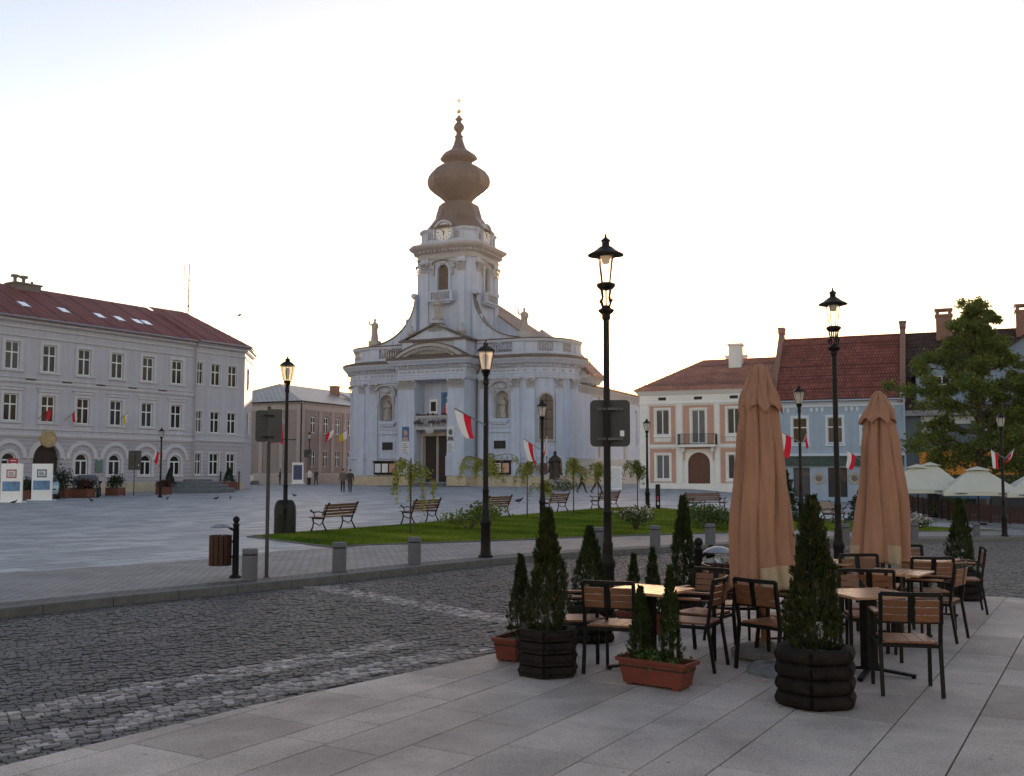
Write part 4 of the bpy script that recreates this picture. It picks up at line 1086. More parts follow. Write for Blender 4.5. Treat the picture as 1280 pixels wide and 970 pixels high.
def church():
    ch = thing('baroque_church','pale baroque church with onion domed clock tower and curved facade','church',(CO.x,CO.y,0),C_RZ)
    g0 = .35
    def arc(sx, n=7, r=4.4, cx=9.0):
        return [(sx*(cx+r*math.sin(PI/2*i/n)), r-r*math.cos(PI/2*i/n)) for i in range(n+1)]
    HB, PB = 3.85, 2.4
    left = arc(-1)[::-1]; right = arc(1)
    path = [(-13.4,5.2)] + left + [(-HB,0),(-HB,-PB),(HB,-PB),(HB,0)] + right + [(13.4,5.2)]
    # body wall: swept, with the niches and portal set in as separate pieces
    w = MB()
    lw = [(-13.4,9)]+left; rw=[(9.0,0)]+right[1:]+[(13.4,9)]
    Ztop = 13.85
    for pa in (lw, rw): w.mould(pa,[(0,g0),(0,Ztop)])
    nz0,nz1 = 7.5,10.3
    for s in (-1,1):
        a,b = (-9.0,-HB) if s<0 else (HB,9.0); c = s*6.9
        w.wall(a,b,g0,Ztop,[(c-.78,c+.78,nz0,nz1)],0,.55); w.archfill(c-.78,c+.78,nz1-.78,nz1,0,.55)
        w.add([(c-.9,.55,nz0),(c+.9,.55,nz0),(c+.9,.55,nz1),(c-.9,.55,nz1)],[(0,1,2,3)])
        w.add([(s*HB,-PB,g0),(s*HB,0,g0),(s*HB,0,Ztop),(s*HB,-PB,Ztop)],[(0,1,2,3)])
    # bay front with the tall two storey opening
    OW, oz0, oz1 = 1.9, .95, 11.5
    w.wall(-HB,HB,g0,Ztop,[(-OW,OW,oz0,oz1)],-PB,1.5)
    # back wall of the opening with the door hole
    dw, dz1, yb = 1.45, 5.75, -PB+1.5
    w.wall(-OW,OW,oz0,6.35,[(-.25-dw,-.25+dw,oz0,dz1)],yb,.5)
    w.wall(-OW,OW,6.35,oz1,[],yb+.25,.2)
    # roof deck so that nothing is hollow
    w.prism([(-13.4,9)]+left+[(-HB,0),(-HB,-PB),(HB,-PB),(HB,0)]+right+[(13.4,9)],13.7,13.75)
    w.build('facade_wall', M['plaster'], ch)
    # plinth and pedestals
    def runs(prof, mb, skip=False):
        mb.mould([(-13.4,9)]+left+[(-HB,0),(-HB,-PB),(-OW-.05,-PB)],prof); mb.mould([(OW+.05,-PB),(HB,-PB),(HB,0)]+right+[(13.4,9)],prof)
    pl = MB(); runs([(0,g0),(.32,g0),(.32,1.5),(.22,1.62),(0,1.62)],pl); pl.build('plinth', M['plinth'], ch)
    pe = MB(); runs([(0,1.62),(.12,1.62),(.12,3.3),(.2,3.4),(.2,3.55),(0,3.62)],pe)
    pil_u = [(-9.0,-8.05),(-10.3,-9.35)] 
    # pilasters (u0,u1,y)
    PIL = [(-8.95,-7.95,0),(-5.4,-4.45,0),(4.45,5.4,0),(7.95,8.95,0)]
    BPIL = [(-HB,-OW-.05,-PB),(OW+.05,HB,-PB)]
    ps = MB(); cp = MB()
    for u0,u1,y in PIL+BPIL:
        pe.box(u0-.12,u1+.12,y-.34,y-.12,1.62,3.62); 
        ps=MB(); ps.box(u0,u1,y-.17,y,3.62,10.6); ps.box(u0-.07,u1+.07,y-.24,y-.0,3.62,3.95); po_=ps.build('pilaster', M['plaster'], ch)
        cp=MB(); capital(cp,u0,u1,y-.17,10.55,11.55); cp.build('capital', M['trim'], po_)
    # pilasters on the curved corners
    for s in (-1,1):
        for deg in (14,52,78):
            a = R(deg); x=s*(9+4.4*math.sin(a)); y=4.4-4.4*math.cos(a)
            rot = Matrix.Translation((x,y,0))@Matrix.Rotation(s*a,4,'Z')
            ps=MB(rot); cp=MB(rot); pe.M=rot
            ps.box(-.42,.42,-.15,.1,3.62,10.6); ps.box(-.5,.5,-.22,.1,3.62,3.95); capital(cp,-.42,.42,-.15,10.55,11.55); pe.box(-.55,.55,-.3,.1,1.62,3.62)
            pe.M=None; po_=ps.build('pilaster', M['plaster'], ch); cp.build('capital', M['trim'], po_)
    pe.build('pedestals', M['plaster'], ch)
    # sunk panel band under niches
    for s in (-1,1):
        bd = MB(); a,b=(-7.9,-5.45) if s<0 else (5.45,7.9); c=s*6.9-s*.22
        for z in (6.55,6.05): bd.box(a,b,-.14,0,z,z+.14)
        bd.box(a,b,-.05,0,6.19,6.55)
        c=s*6.68; bd.box(c-.95,c+.95,-.06,0,4.2,5.4)
        bd.box(c-1.0,c+1.0,-.32,0,7.1,7.35); bd.box(c-.8,c+.8,-.22,0,6.9,7.1); bd.build('wall_panel', M['plaster'], ch)
    # entablature: architrave, frieze, dentils, cornice, all following the plan
    en = MB(); fp = path
    en.mould(fp,[(0,11.55),(.2,11.55),(.2,11.75),(.26,11.75),(.26,11.98),(.32,12.02),(.32,12.1),(.16,12.12),(.16,12.62),(.3,12.7),(.34,12.95),(.62,13.05),(.80,13.3),(.95,13.42),(.98,13.62),(0,13.72)])
    en.build('entablature', M['plaster'], ch)
    dt = MB(); 
    P=[Vector(p) for p in fp]; 
    for i in range(len(P)-1):
        a,b=P[i],P[i+1]; d=(b-a); ln=d.length
        if ln<.3: continue
        d.normalize(); q=Vector((d.y,-d.x)); n=int(ln/.34)
        for k in range(n):
            c=a+d*((k+.5)*ln/n)+q*.44
            dt.M=Matrix.Translation((c.x,c.y,12.86))@Matrix.Rotation(math.atan2(d.y,d.x),4,'Z'); dt.cbox((0,0,0),(.17,.2,.2))
        # frieze ornament lumps
        n=int(ln/.5)
        for k in range(n):
            c=a+d*((k+.5)*ln/n)+q*.17
            dt.M=Matrix.Translation((c.x,c.y,12.35))@Matrix.Rotation(math.atan2(d.y,d.x),4,'Z'); dt.ball((0,0,0),.17,6,5,1.2,.5,.8)
    dt.M=None; dt.build('dentils', M['trim'], ch)
    fl = MB(); fl.mould(fp,[(.9,13.60),(1.05,13.56),(1.06,13.82),(.2,14.02),(0,14.02)]); fl.build('cornice_flashing', M['flash'], ch)
    # segmental pediment over the bay
    sg = MB(); yb2=-PB-.05
    Rr=6.87; hw=4.35; zc=15.35-Rr; 
    def seg(r, x): return zc+math.sqrt(max(r*r-x*x,0))
    N_=18
    for (r0,r1,y0,y1) in ((Rr-.42,Rr-.1,yb2-.75,yb2+.6),(Rr-.60,Rr-.42,yb2-.45,yb2+.6)):
        for i in range(N_):
            xa=-hw+2*hw*i/N_; xb=-hw+2*hw*(i+1)/N_
            sg.vprism([(xa,seg(r0,xa)),(xb,seg(r0,xb)),(xb,seg(r1,xb)),(xa,seg(r1,xa))],y0,y1)
    pts=[(-hw+.3,13.6)]+[(-hw+.3+(2*hw-.6)*i/12, max(13.6,seg(Rr-.6,-hw+.3+(2*hw-.6)*i/12))) for i in range(13)]+[(hw-.3,13.6)]
    sg.vprism(pts,yb2-.12,yb2+.6)
    for i in range(26):
        x=-3.6+7.2*i/25; sg.cbox((x,yb2-.56,seg(Rr-.74,x)),(.16,.2,.18))
    sg.build('arched_pediment', M['trim'], ch)
    sf = MB()
    for i in range(N_):
        xa=-hw-.05+2*(hw+.05)*i/N_; xb=-hw-.05+2*(hw+.05)*(i+1)/N_
        sf.vprism([(xa,seg(Rr-.1,xa)),(xb,seg(Rr-.1,xb)),(xb,seg(Rr,xb)),(xa,seg(Rr,xa))],yb2-.85,yb2+.6)
    sf.vprism([(-2.5,13.95),(2.5,13.95),(2.2,14.15),(-2.2,14.15)],yb2-.4,yb2-.13); sf.build('pediment_flashing', M['flash'], ch)
    # attic: pedestals, balustrades, coping
    at_ = MB()
    apath = [(-13.2,6.2)]+[(p[0]*.985,p[1]+.15) for p in left]+[(-HB-.1,.15)]; bpath=[(HB+.1,.15)]+[(p[0]*.985,p[1]+.15) for p in right]+[(13.2,6.2)]
    for pa in (apath,bpath):
        at_.mould(pa,[(-.5,13.9),(.05,13.9),(.05,14.25),(0,14.3),(-.5,14.3)]); at_.mould(pa,[(-.5,15.3),(.02,15.3),(.14,15.42),(.16,15.62),(-.5,15.62)])
    # solid attic behind except at the balustrade gaps
    def pier(u0,u1,y=.12): at_.box(u0,u1,y,y+.5,14.3,15.3)
    for s in (-1,1):
        for a,b in ((HB+.1,4.9),(8.0,9.3)): pier(*((a,b) if s>0 else (-b,-a)))
        baluster_run(None,(s*4.95,.35),(s*7.95,.35),14.3,15.3,10,ch)
        bk = MB()
        for deg0,deg1,solid in ((0,24,1),(24,46,0),(46,62,1),(62,80,0),(80,90,1)):
            for k in range(2):
                d0=R(deg0+(deg1-deg0)*k/2); d1=R(deg0+(deg1-deg0)*(k+1)/2); rr=4.25
                p=lambda a: (s*(8.87+rr*math.sin(a)), 4.5-rr*math.cos(a))
                q=lambda a: (s*(8.87+(rr-.45)*math.sin(a)), 4.5-(rr-.45)*math.cos(a))
                if solid: at_.prism([p(d0),p(d1),q(d1),q(d0)],14.3,15.3)
                elif k==0: baluster_run(None,p(R(deg0)),p(R(deg1)),14.3,15.3,6,ch)
        at_.box(*( (12.75,13.25) if s>0 else (-13.25,-12.75)),4.6,6.2,14.3,15.3)
    # bay attic with triangular pediment
    at_.box(-HB+.1,HB-.1,-PB+.5,.4,13.7,15.6)
    at_.vprism([(-3.75,15.6),(3.75,15.6),(0,17.35)],-PB+.6,-.0)
    for u in (-3.1,3.1): at_.box(u-.65,u+.65,-PB+.3,-PB+.55,14.2,15.6)
    at_.build('attic', M['plaster'], ch)
    cf = MB(); cf.mould([(-HB,.6),(-HB,-PB+.4),(HB,-PB+.4),(HB,.6)],[(0,15.58),(.27,15.58),(.27,15.76),(0,15.86)])
    for s in (-1,1):
        cf.add([(s*4.1,-PB+.3,15.75),(0,-PB+.3,17.45),(0,.1,17.45),(s*4.1,.1,15.75),(s*4.1,-PB+.3,15.6),(0,-PB+.3,17.3),(0,.1,17.3),(s*4.1,.1,15.6)],[(0,1,2,3),(4,5,6,7),(0,1,5,4),(1,2,6,5),(2,3,7,6),(3,0,4,7)])
        pa=apath if s<0 else bpath; cf.mould(pa,[(-.5,15.625),(.21,15.60),(.21,15.72),(-.5,15.78)])
    cf.build('attic_flashing', M['flash'], ch)
    # concave gable sweeps to the tower
    for s in (-1,1):
        gb = MB(); gc = MB(); c=[]; n=14
        for i in range(n+1):
            t=i/n; a=t*PI/2; x=9.0-5.5*math.sin(a); z=15.75+5.1*(1-math.cos(a)); c.append((s*x,z))
        c[-1]=(s*3.5,20.85)
        gb.vprism(c+[(s*3.4,20.85),(s*3.4,15.5),(s*9.0,15.5)],.15,.95)
        for i in range(n):
            (a,b),(p,q)=c[i],c[i+1]; gc.vprism([(a,b),(p,q),(p,q+.12),(a,b+.12)],.0,1.05)
        gb.M=Matrix.Translation((s*3.7,.5,20.9))@Matrix.Rotation(R(90),4,'X'); gb.lathe([(.02,-.5),(.26,-.5),(.32,-.3),(.32,.3),(.26,.5),(.02,.5)],14); gb.M=None
        for i,(x,z) in enumerate(((4.5,17.6),(5.3,16.9),(6.3,16.35),(4.1,18.7))): gb.vprism([(s*x,z-1.1),(s*(x+.5),z-1.1),(s*(x+.5),z-.25),(s*x,z-.25)],.06,.15)
        go=gb.build('gable_sweep', M['plaster'], ch); gc.build('coping', M['flash'], go)
    # ---------------- tower
    TH=3.45; c_=.75
    def octo(h,c): return [(-h+c,-h),(h-c,-h),(h,-h+c),(h,h-c),(h-c,h),(-h+c,h),(-h,h-c),(-h,-h+c)]
    ctr=(0,TH)
    tp=[(x,y+TH) for x,y in octo(TH,c_)]
    tw = MB(); 
    wz0,wz1,ww_=21.3,24.0,.66
    # front (v=0) and right faces with bell openings
    tw.M=None
    fr=MB()
    for rotk in range(4):
        fr.M=Matrix.Translation((0,TH,0))@Matrix.Rotation(rotk*PI/2,4,'Z')@Matrix.Translation((0,-TH,0))
        fr.wall(-TH+c_,TH-c_,13.7,26.0,[(-ww_,ww_,wz0,wz1)],0,.5); fr.archfill(-ww_,ww_,wz1-ww_,wz1,0,.5)
        fr.add([(TH-c_,0,13.7),(TH,c_,13.7),(TH,c_,26),(TH-c_,0,26)],[(0,1,2,3)])
    fr.M=None; fr.build('tower_wall', M['plaster'], ch)
    tt=MB(); tc=MB(); lv=MB()
    for rotk in range(4):
        X=Matrix.Translation((0,TH,0))@Matrix.Rotation(rotk*PI/2,4,'Z')@Matrix.Translation((0,-TH,0))
        tt=MB(X); tc=MB(X); lv=MB(X); caps=[MB(X),MB(X)]; bb=MB(X)
        for s in (-1,1):
            a,b=(s*1.75,s*2.65) if s>0 else (s*2.65,s*1.75)
            tt.box(a,b,-.16,0,16.6,23.2); tt.box(a-.08,b+.08,-.24,0,15.7,16.6); capital(caps[s>0],a,b,-.16,23.2,24.25); tt.box(a,b,-.16,0,24.25,24.7)
        # window surround, hood and balcony
        tt.archring(0,wz1-ww_,ww_,ww_+.28,-.14,0,n=12,legs=2.2)
        tc.archring(0,24.0,1.25,1.5,-.4,0,hs=.42,n=10); tc.box(-1.5,-1.0,-.3,0,23.55,24.0); tc.box(1.0,1.5,-.3,0,23.55,24.0); tc.box(-1.25,-1.0,-.2,0,22.9,23.55); tc.box(1.0,1.25,-.2,0,22.9,23.55); tc.ball((0,-.1,24.2),.3,8,6,1.6,.6,.8)
        tt.box(-1.45,1.45,-.75,0,19.95,20.15); tt.box(-1.2,1.2,-.6,0,19.75,19.95); tt.box(-1.4,1.4,-.7,-.5,20.95,21.1)
        for u in (-1.25,1.25): tt.box(u-.16,u+.16,-.72,-.45,20.15,20.95)
        baluster_run(bb,(-1.05,-.6),(1.05,-.6),20.15,20.95,7)
        for z in (18.9,17.5): pass
        lv.box(-ww_,ww_,.28,.36,wz0,wz1); lv.box(-.035,.035,.22,.28,wz0,wz1)
        for z in (21.9,22.6): lv.box(-ww_,ww_,.22,.279,z,z+.07)
        to=tt.build('tower_face', M['plaster'], ch); tc.build('window_hood', M['trim'], to); [c_.build('capital', M['trim'], to) for c_ in caps]; bb.build('balustrade', M['trim'], to); lv.build('bell_window', M['louver'], to)
    te=MB(); te.mould(tp,[(0,24.7),(.16,24.7),(.16,24.95),(.1,25.0),(.1,25.25),(.3,25.35),(.35,25.55),(.75,25.75),(.95,25.95),(1.0,26.15),(0,26.25)],closed=True)
    P=[Vector(p) for p in tp]
    for i in range(8):
        a,b=P[i],P[(i+1)%8]; d=b-a; ln=d.length; d.normalize(); q=Vector((d.y,-d.x)); n=max(2,int(ln/.42))
        for k in range(n):
            c=a+d*((k+.5)*ln/n)+q*.48; te.M=Matrix.Translation((c.x,c.y,25.46))@Matrix.Rotation(math.atan2(d.y,d.x),4,'Z'); te.cbox((0,0,0),(.2,.3,.2)); te.M=None
    te.build('tower_cornice', M['trim'], ch)
    # clock stage
    cs=MB(); h2=3.3; sp_=[(x,y+TH) for x,y in octo(h2,.9)]
    cs.prism(sp_,26.2,27.9); cs.mould(sp_,[(0,26.2),(.12,26.2),(.12,26.75),(.0,26.8)],closed=True); 
    cs.prism(sp_,27.9,28.02)
    for i in range(8):
        a,b=Vector(sp_[i]),Vector(sp_[(i+1)%8]); pf=[(0,27.6),(.1,27.65),(.22,27.85),(.22,27.98),(0,28.03)]
        if (b-a).length<2: cs.mould([a,b],pf); continue
        d=(b-a).normalized(); m_=(a+b)/2; cs.mould([a,m_-d*1.24],pf); cs.mould([m_+d*1.24,b],pf)
    gr=MB(); cl_f=[]
    for rotk in range(4):
        X=Matrix.Translation((0,TH,0))@Matrix.Rotation(rotk*PI/2,4,'Z')@Matrix.Translation((0,-h2,0))
        cs.M=X
        cs.archring(0,27.6,1.02,1.22,-.30,.3,n=18,legs=.8); cs.vprism([(1.02*math.cos(PI*i/16),27.6+1.02*math.sin(PI*i/16)) for i in range(17)]+[(-1.02,26.8),(1.02,26.8)],-.05,.6)
        for s in (-1,1): cs.box(min(s*2.2,s*1.9),max(s*2.2,s*1.9),-.12,0,26.8,27.6)
        for s in (-1,1):
            u=s*1.55; gr=MB(X)
            for k in range(4): gr.box(u-.3+k*.2-.02,u-.3+k*.2+.02,-.03,0,26.85,27.5)
            for k in range(4): gr.box(u-.3,u+.3,-.036,-.03,26.9+k*.18,26.94+k*.18)
            gr.build('vent_grid', M['louver'], ch)
    cs.M=None; cs.build('clock_stage', M['plaster'], ch)
    for rotk in range(4):
        X=Matrix.Translation((0,TH,0))@Matrix.Rotation(rotk*PI/2,4,'Z')@Matrix.Translation((0,-h2-.06,27.55))@Matrix.Rotation(R(90),4,'X')
        d=MB(X); d.lathe([(.01,.0),(.90,.0),(.95,.04),(.95,.08),(.88,.08),(.88,.05),(.01,.05)],32); fc=d.build('clock', [M['white']], ch)
        hd=MB(X)
        for k in range(12):
            a=2*PI*k/12; r0,r1=.62,.80; wd=.05 if k%3 else .08
            hd.bar((r0*math.sin(a),r0*math.cos(a),.07),(r1*math.sin(a),r1*math.cos(a),.07),wd,.02)
        for ang,ln,wd in ((R(178),.42,.10),(R(312),.74,.07)):
            hd.bar((-.12*math.sin(ang),-.12*math.cos(ang),.095),(ln*math.sin(ang),ln*math.cos(ang),.095),wd,.02)
        hd.lathe([(.08,.08),(.08,.12),(.01,.13)],10)
        hd.build('clock_hands', M['black'], fc)
    # skirt roof, drum, onion
    zc_=lambda Y: 1.85+(592-(100+Y/3.73))*.0865
    sk=MB(); rr=3.75
    n8=8
    prof=[(3.72,28.0),(3.3,28.5),(2.75,29.2),(2.5,29.6)]
    sk.lathe([(r*1.0824,z) for r,z in prof],8,(0,TH,0),PI/8)
    pr=[(110,660),(98,610),(88,572),(62,566),(58,556),(66,545),(84,528),(110,508),(130,488),(138,468),(139,450),(134,430),(120,408),(95,389),(72,376),(57,370),(60,362),(80,350),(83,342),(74,326),(60,315),(42,305),(31,291),(23,270),(16,243),(19,235),(18,231),(12,226),(11,214),(17,206),(23,196),(24,188),(20,176),(11,165),(9,160),(17,151),(17,148),(9,140),(6,132)]
    # octagonal facets with raised standing seams
    pro=[(r*.0232*1.03, zc_(Y)) for r,Y in pr]
    n=64; vs=[];fs=[]
    for r,z in pro:
        for k in range(n):
            t=2*PI*k/n; seg_=(t+PI/8)%(PI/4)-PI/8; rad=r/math.cos(seg_)*.965*(1.022 if k%2 else 1.0)
            vs.append((rad*math.sin(t),TH+rad*math.cos(t),z))
    for i in range(len(pro)-1):
        for k in range(n): fs.append((i*n+k,i*n+(k+1)%n,(i+1)*n+(k+1)%n,(i+1)*n+k))
    sk.add(vs,fs)
    sk.build('onion_dome', M['copper'], ch, smooth=9)
    gl=MB(); gl.ball((0,TH,zc_(112)),.24,12,8); gl.tube([(0,TH,zc_(118)),(0,TH,zc_(40))],.04,6); gl.bar((-.34,TH,zc_(56)),(.34,TH,zc_(56)),.07,.05); gl.bar((0,TH-.25,zc_(64)),(0,TH+.25,zc_(64)),.05,.05)
    for a in range(8): gl.bar((0,TH,zc_(56)),(.3*math.cos(a*PI/4),TH,zc_(56)+.3*math.sin(a*PI/4)),.03,.03)
    gl.build('finial_cross', M['gold'], ch)
    # ---------------- statues on the facade
    for (u,v,z,h,sd,arm) in ((-8.75,.45,16.35,2.5,1,-1),(9.2,.45,16.35,2.5,2,-1),(0,-PB+1.2,18.05,2.3,3,0),(-6.9,.25,7.55,2.3,4,0),(6.9,.25,7.55,2.3,5,0)):
        o=figure_stone(h,sd,arm).build('statue', M['statue'], ch, smooth=50, loc=(u,v,z))
    pd=MB(); pd.box(-9.3,-8.2,0,.9,15.7,16.35); pd.build('statue_base', M['trim'], ch); pd=MB(); pd.box(8.65,9.75,0,.9,15.7,16.35); pd.build('statue_base', M['trim'], ch); pd=MB(); pd.box(-.8,.8,-PB+.6,-.4,16.6,17.3); pd.lathe([(.5,17.3),(.85,17.5),(.7,17.75),(.45,17.8),(.6,18.05)],12,(0,-PB+1.2,0))
    pd.build('statue_base', M['trim'], ch)
    for u in (-3.0,3.0):
        pd=MB(); pd.lathe([(.3,15.8),(.42,15.9),(.42,16.1),(.2,16.2),(.5,16.5),(.52,16.7),(.25,16.95),(.1,17.1),(.14,17.3),(.03,17.5)],12,(u,-PB+1.0,0)); pd.build('urn', M['trim'], ch)
    for s in (-1,1):
        nh=MB(); c=s*6.9; nh.archring(c,nz1-.78,.8,1.0,-.1,0,n=12,legs=1.9); nh.archring(c,10.75,1.05,1.3,-.42,0,hs=.5,n=10); nh.box(c-1.25,c-.8,-.25,0,10.2,10.75); nh.box(c+.8,c+1.25,-.25,0,10.2,10.75)
        nh.ball((c,-.1,10.75),.42,8,6,1.4,.6,.8); nh.box(c-1.05,c-.8,-.2,0,9.3,10.2); nh.box(c+.8,c+1.05,-.2,0,9.3,10.2); nh.build('niche_hood', M['trim'], ch)
        nb=MB(); nb.box(c-.77,c+.77,.5,.54,nz0,nz1); nb.build('niche_shade', M['statue'], ch)  # panel in a darker tone: the niche's shade put into the colour
    # ---------------- portal
    po=MB(); y=yb
    po.box(-.25-dw-.35,-.25-dw,y-.25,y,.95,dz1+.3); po.box(-.25+dw,min(-.25+dw+.35,OW),y-.25,y,.95,dz1+.3); po.box(-.25-dw,-.25+dw,y-.25,y,dz1,dz1+.3)
    po.build('door_frame', M['plinth'], ch)
    dr=MB(); dr.box(-.25-dw,-.25-.12,y+.35,y+.42,.95,dz1); dr.box(-.1,-.25+dw,y+.35,y+.42,.95,dz1,); dr.box(-.37,-.1,y+.25,y+.42,.95,dz1,1)
    for k in range(3): dr.box(-1.5,-.5,y+.31,y+.35,1.3+k*1.45,2.5+k*1.45); dr.box(.05,1.05,y+.31,y+.35,1.3+k*1.45,2.5+k*1.45)
    dr.build('door', [mat('dark_portal_door',(.028,.018,.014),.6),M['browntrim']], ch)
    bc=MB(); bc.box(-OW,OW,-PB-.02,yb+.2,6.35,6.62); bc.box(-OW,OW,-PB+.0,-PB+.25,7.6,7.8)
    for u in (-1.75,0,1.75): bc.box(u-.12,u+.12,-PB+.02,-PB+.22,6.62,7.6)
    baluster_run(bc,(-1.6,-PB+.12),(-.15,-PB+.12),6.62,7.6,5); baluster_run(bc,(.15,-PB+.12),(1.6,-PB+.12),6.62,7.6,5)
    bc.ball((-.2,-PB-.02,6.2),.45,10,6,1.1,.5,.8); bc.build('balcony', M['trim'], ch)
    fl_=MB(); 
    for u in (-1.45,.2,1.3): 
        for k in range(14): fl_.ball((u+random.uniform(-.5,.5),-PB-.12,7.15+random.uniform(-.15,.15)),.11,5,4)
    for k in range(40): fl_.ball((random.uniform(-1.8,1.8),-PB+.1,7.9+random.uniform(-.06,.1)),.1,5,4)
    fl_.build('flower_boxes', mat('balcony_flowers',(.07,.05,.035),.8,.5,6), ch)
    pp=MB(); pp.box(.25,1.7,yb+.12,yb+.2,7.9,10.3)
    po_=pp.build('poster', M['blueposter'], ch)
    fg=MB(); fg.M=Matrix.Translation((.95,yb+.11,8.0)); 
    fg.vprism([(-.45,0),(.55,0),(.5,.8),(.3,1.25),(-.05,1.25),(-.3,.8)],-.008,0,0); fg.vprism([(-.62,0),(-.1,0),(-.12,1.0),(-.35,.9)],-.014,-.009,1); fg.vprism([(.12+.23*math.cos(a*PI/8),1.5+.28*math.sin(a*PI/8)) for a in range(16)],-.012,0,2); fg.vprism([(.12+.22*math.cos(a*PI/8),1.66+.2*math.sin(a*PI/8)) for a in range(0,9)],-.018,-.013,0)
    fg.M=None; fg.build('poster_figure',[M['white'],mat('red_print',(.4,.05,.05),.6),M['skin']],po_)
    pf=MB(); pf.box(-1.15,-.2,yb+.13,yb+.2,8.1,9.6,1); pf.box(-.98,-.38,yb+.11,yb+.13,8.35,9.35,0); pf.build('framed_picture',[M['dark'],M['white']],ch)
    # portrait banners and text sheets on the piers
    for i,(u,z0,z1,mm) in enumerate(((-2.95,5.2,6.7,'blueposter'),(-2.95,3.8,5.1,'notice'),(2.35,5.2,6.7,'notice'),(2.35,3.7,5.1,'notice'))):
        b_=MB(); b_.box(u-.42,u+.42,-PB-.21,-PB-.175,z0,z1); bo=b_.build('banner', M[mm], ch)
        d_=MB()
        if i in (0,2): d_.vprism([(u+.24*math.cos(a*PI/8),z0+.85+.32*math.sin(a*PI/8)) for a in range(16)],-PB-.222,-PB-.21); d_.vprism([(u-.36,z0),(u+.36,z0),(u+.28,z0+.4),(u-.28,z0+.4)],-PB-.218,-PB-.21)
        else:
            for k in range(6): d_.box(u-.32,u+.32-.1*(k%3),-PB-.22,-PB-.21,z0+.14+k*.19,z0+.2+k*.19)
        d_.build('banner_print', M['skin'] if i==0 else M['granite'], bo)
    # plaques and glazed notice cases
    for s in (-1,1):
        c=s*6.68; p_=MB(); p_.box(c-.65,c+.65,-.11,-.06,4.38,5.2); p_.build('plaque', M['dark'], ch)
        n_=MB(); n_.box(c-1.4,c+1.4,-.55,-.13,1.75,3.05); n_.box(c-1.5,c+1.5,-.65,-.12,3.05,3.2); no=n_.build('notice_case', M['black'], ch)
        for k in (-1,0,1): q_=MB(); q_.box(c+k*.9-.36,c+k*.9+.36,-.565,-.55,1.95,2.9); q_.build('notice_sheet',[M['notice'],M['ochre'],M['salmon']][k+1],no)
    for u in (9.9,11.2):
        a=math.asin((u-9)/4.4); y_=4.4-4.4*math.cos(a); q_=MB(Matrix.Translation((u,y_,0))@Matrix.Rotation(a,4,'Z')); q_.box(-.4,.4,-.42,-.34,1.8,2.9); q_.build('wall_case', mat('red_brown_case',(.09,.03,.025),.6), ch)
    # window in the curved corner
    a=R(34); X=Matrix.Translation((9+4.4*math.sin(a),4.4-4.4*math.cos(a),0))@Matrix.Rotation(a,4,'Z')
    cw=MB(X); pts=[(-.72,5.3),(.72,5.3),(.72,9.2)]+[(.72*math.cos(PI*i/12),9.2+.72*math.sin(PI*i/12)) for i in range(1,12)]+[(-.72,9.2)]
    cw.vprism(pts,-.10,.2); wo=cw.build('curved_corner_window', M['louver'], ch)
    cw=MB(X); cw.archring(0,9.2,.72,.92,-.16,.2,n=12,legs=3.9); cw.box(-.95,.95,-.22,.2,5.1,5.3); cw.build('surround', M['trim'], wo)
    cw=MB(X); cw.box(-.03,.03,-.13,-.1,5.3,9.9)
    for z in (6.3,7.3,8.3,9.2): cw.box(-.7,.7,-.126,-.1,z,z+.05)
    cw.build('glazing_bars', M['dark'], wo)
    # downpipe on the facade and at the corner
    dp=MB(); dp.tube([(HB+1.2,-.9,13.4),(HB+.25,-.15,12.0),(HB+.25,-.25,1.7)],.09,8); a=R(70); x,y_=9+4.4*math.sin(a),4.4-4.4*math.cos(a); dp.tube([(12.95,6.6,10.8),(13.05,6.6,1.7)],.09,8); dp.build('downpipe', M['flash'], ch)
    # steps
    st=MB(); st.box(-4.6,4.6,-PB-3.0,-PB-.33,g0,.62); st.box(-14.6,14.6,-1.6,-.33,g0,.50); st.box(-OW,OW,-PB-.6,yb+.6,g0,.93); st.box(-OW,OW,-PB-1.0,-PB-.6,g0,.78); st.build('steps', M['granite'], ch)
    # ---------------- nave, aisles, apse
    nv=MB(); nv.box(-8.2,8.2,6.9,16.5,g0,15.6); nv.add([(-8.7,6.1,15.4),(8.7,6.1,15.4),(0,6.1,21.75)],[(0,1,2)]); nv.build('nave_wall', M['plaster'], ch)
    rf=MB(); rz=21.9
    slabf(rf,[(8.8,6.0,15.5),(8.8,17,15.5),(0,13.0,rz),(0,6.0,rz)],.2); slabf(rf,[(-8.8,17,15.5),(-8.8,6.0,15.5),(0,6.0,rz),(0,13.0,rz)],.2); slabf(rf,[(8.8,17,15.5),(-8.8,17,15.5),(0,13.0,rz)],.2)
    rf.build('nave_roof', M['churchroof'], ch)
    rf=MB(); slabf(rf,[(8.2,16.4,12.1),(8.2,40.4,12.1),(0,40.4,12.9),(0,16.4,12.9)],.15); slabf(rf,[(-8.2,40.4,12.1),(-8.2,16.4,12.1),(0,16.4,12.9),(0,40.4,12.9)],.15); rf.build('rear_roof', M['churchroof'], ch)
    # curved chapel roof behind the balustrade
    cr=MB()
    for s in (-1,1):
        pts=[(s*(8.6+3.9*math.sin(R(d))),4.6-3.9*math.cos(R(d))) for d in range(0,91,15)]
        tip=(s*8.2,7.4,17.6)
        for i in range(len(pts)-1): cr.add([(*pts[i],14.5),(*pts[i+1],14.5),tip],[(0,1,2)])
        cr.add([(*pts[-1],14.5),(s*12.5,9.2,14.5),tip],[(0,1,2)])
        cr.add([(s*12.5,9.2,14.5),(s*8.2,9.2,14.5),tip],[(0,1,2)])
    cr.build('chapel_roof', M['churchroof'], ch)
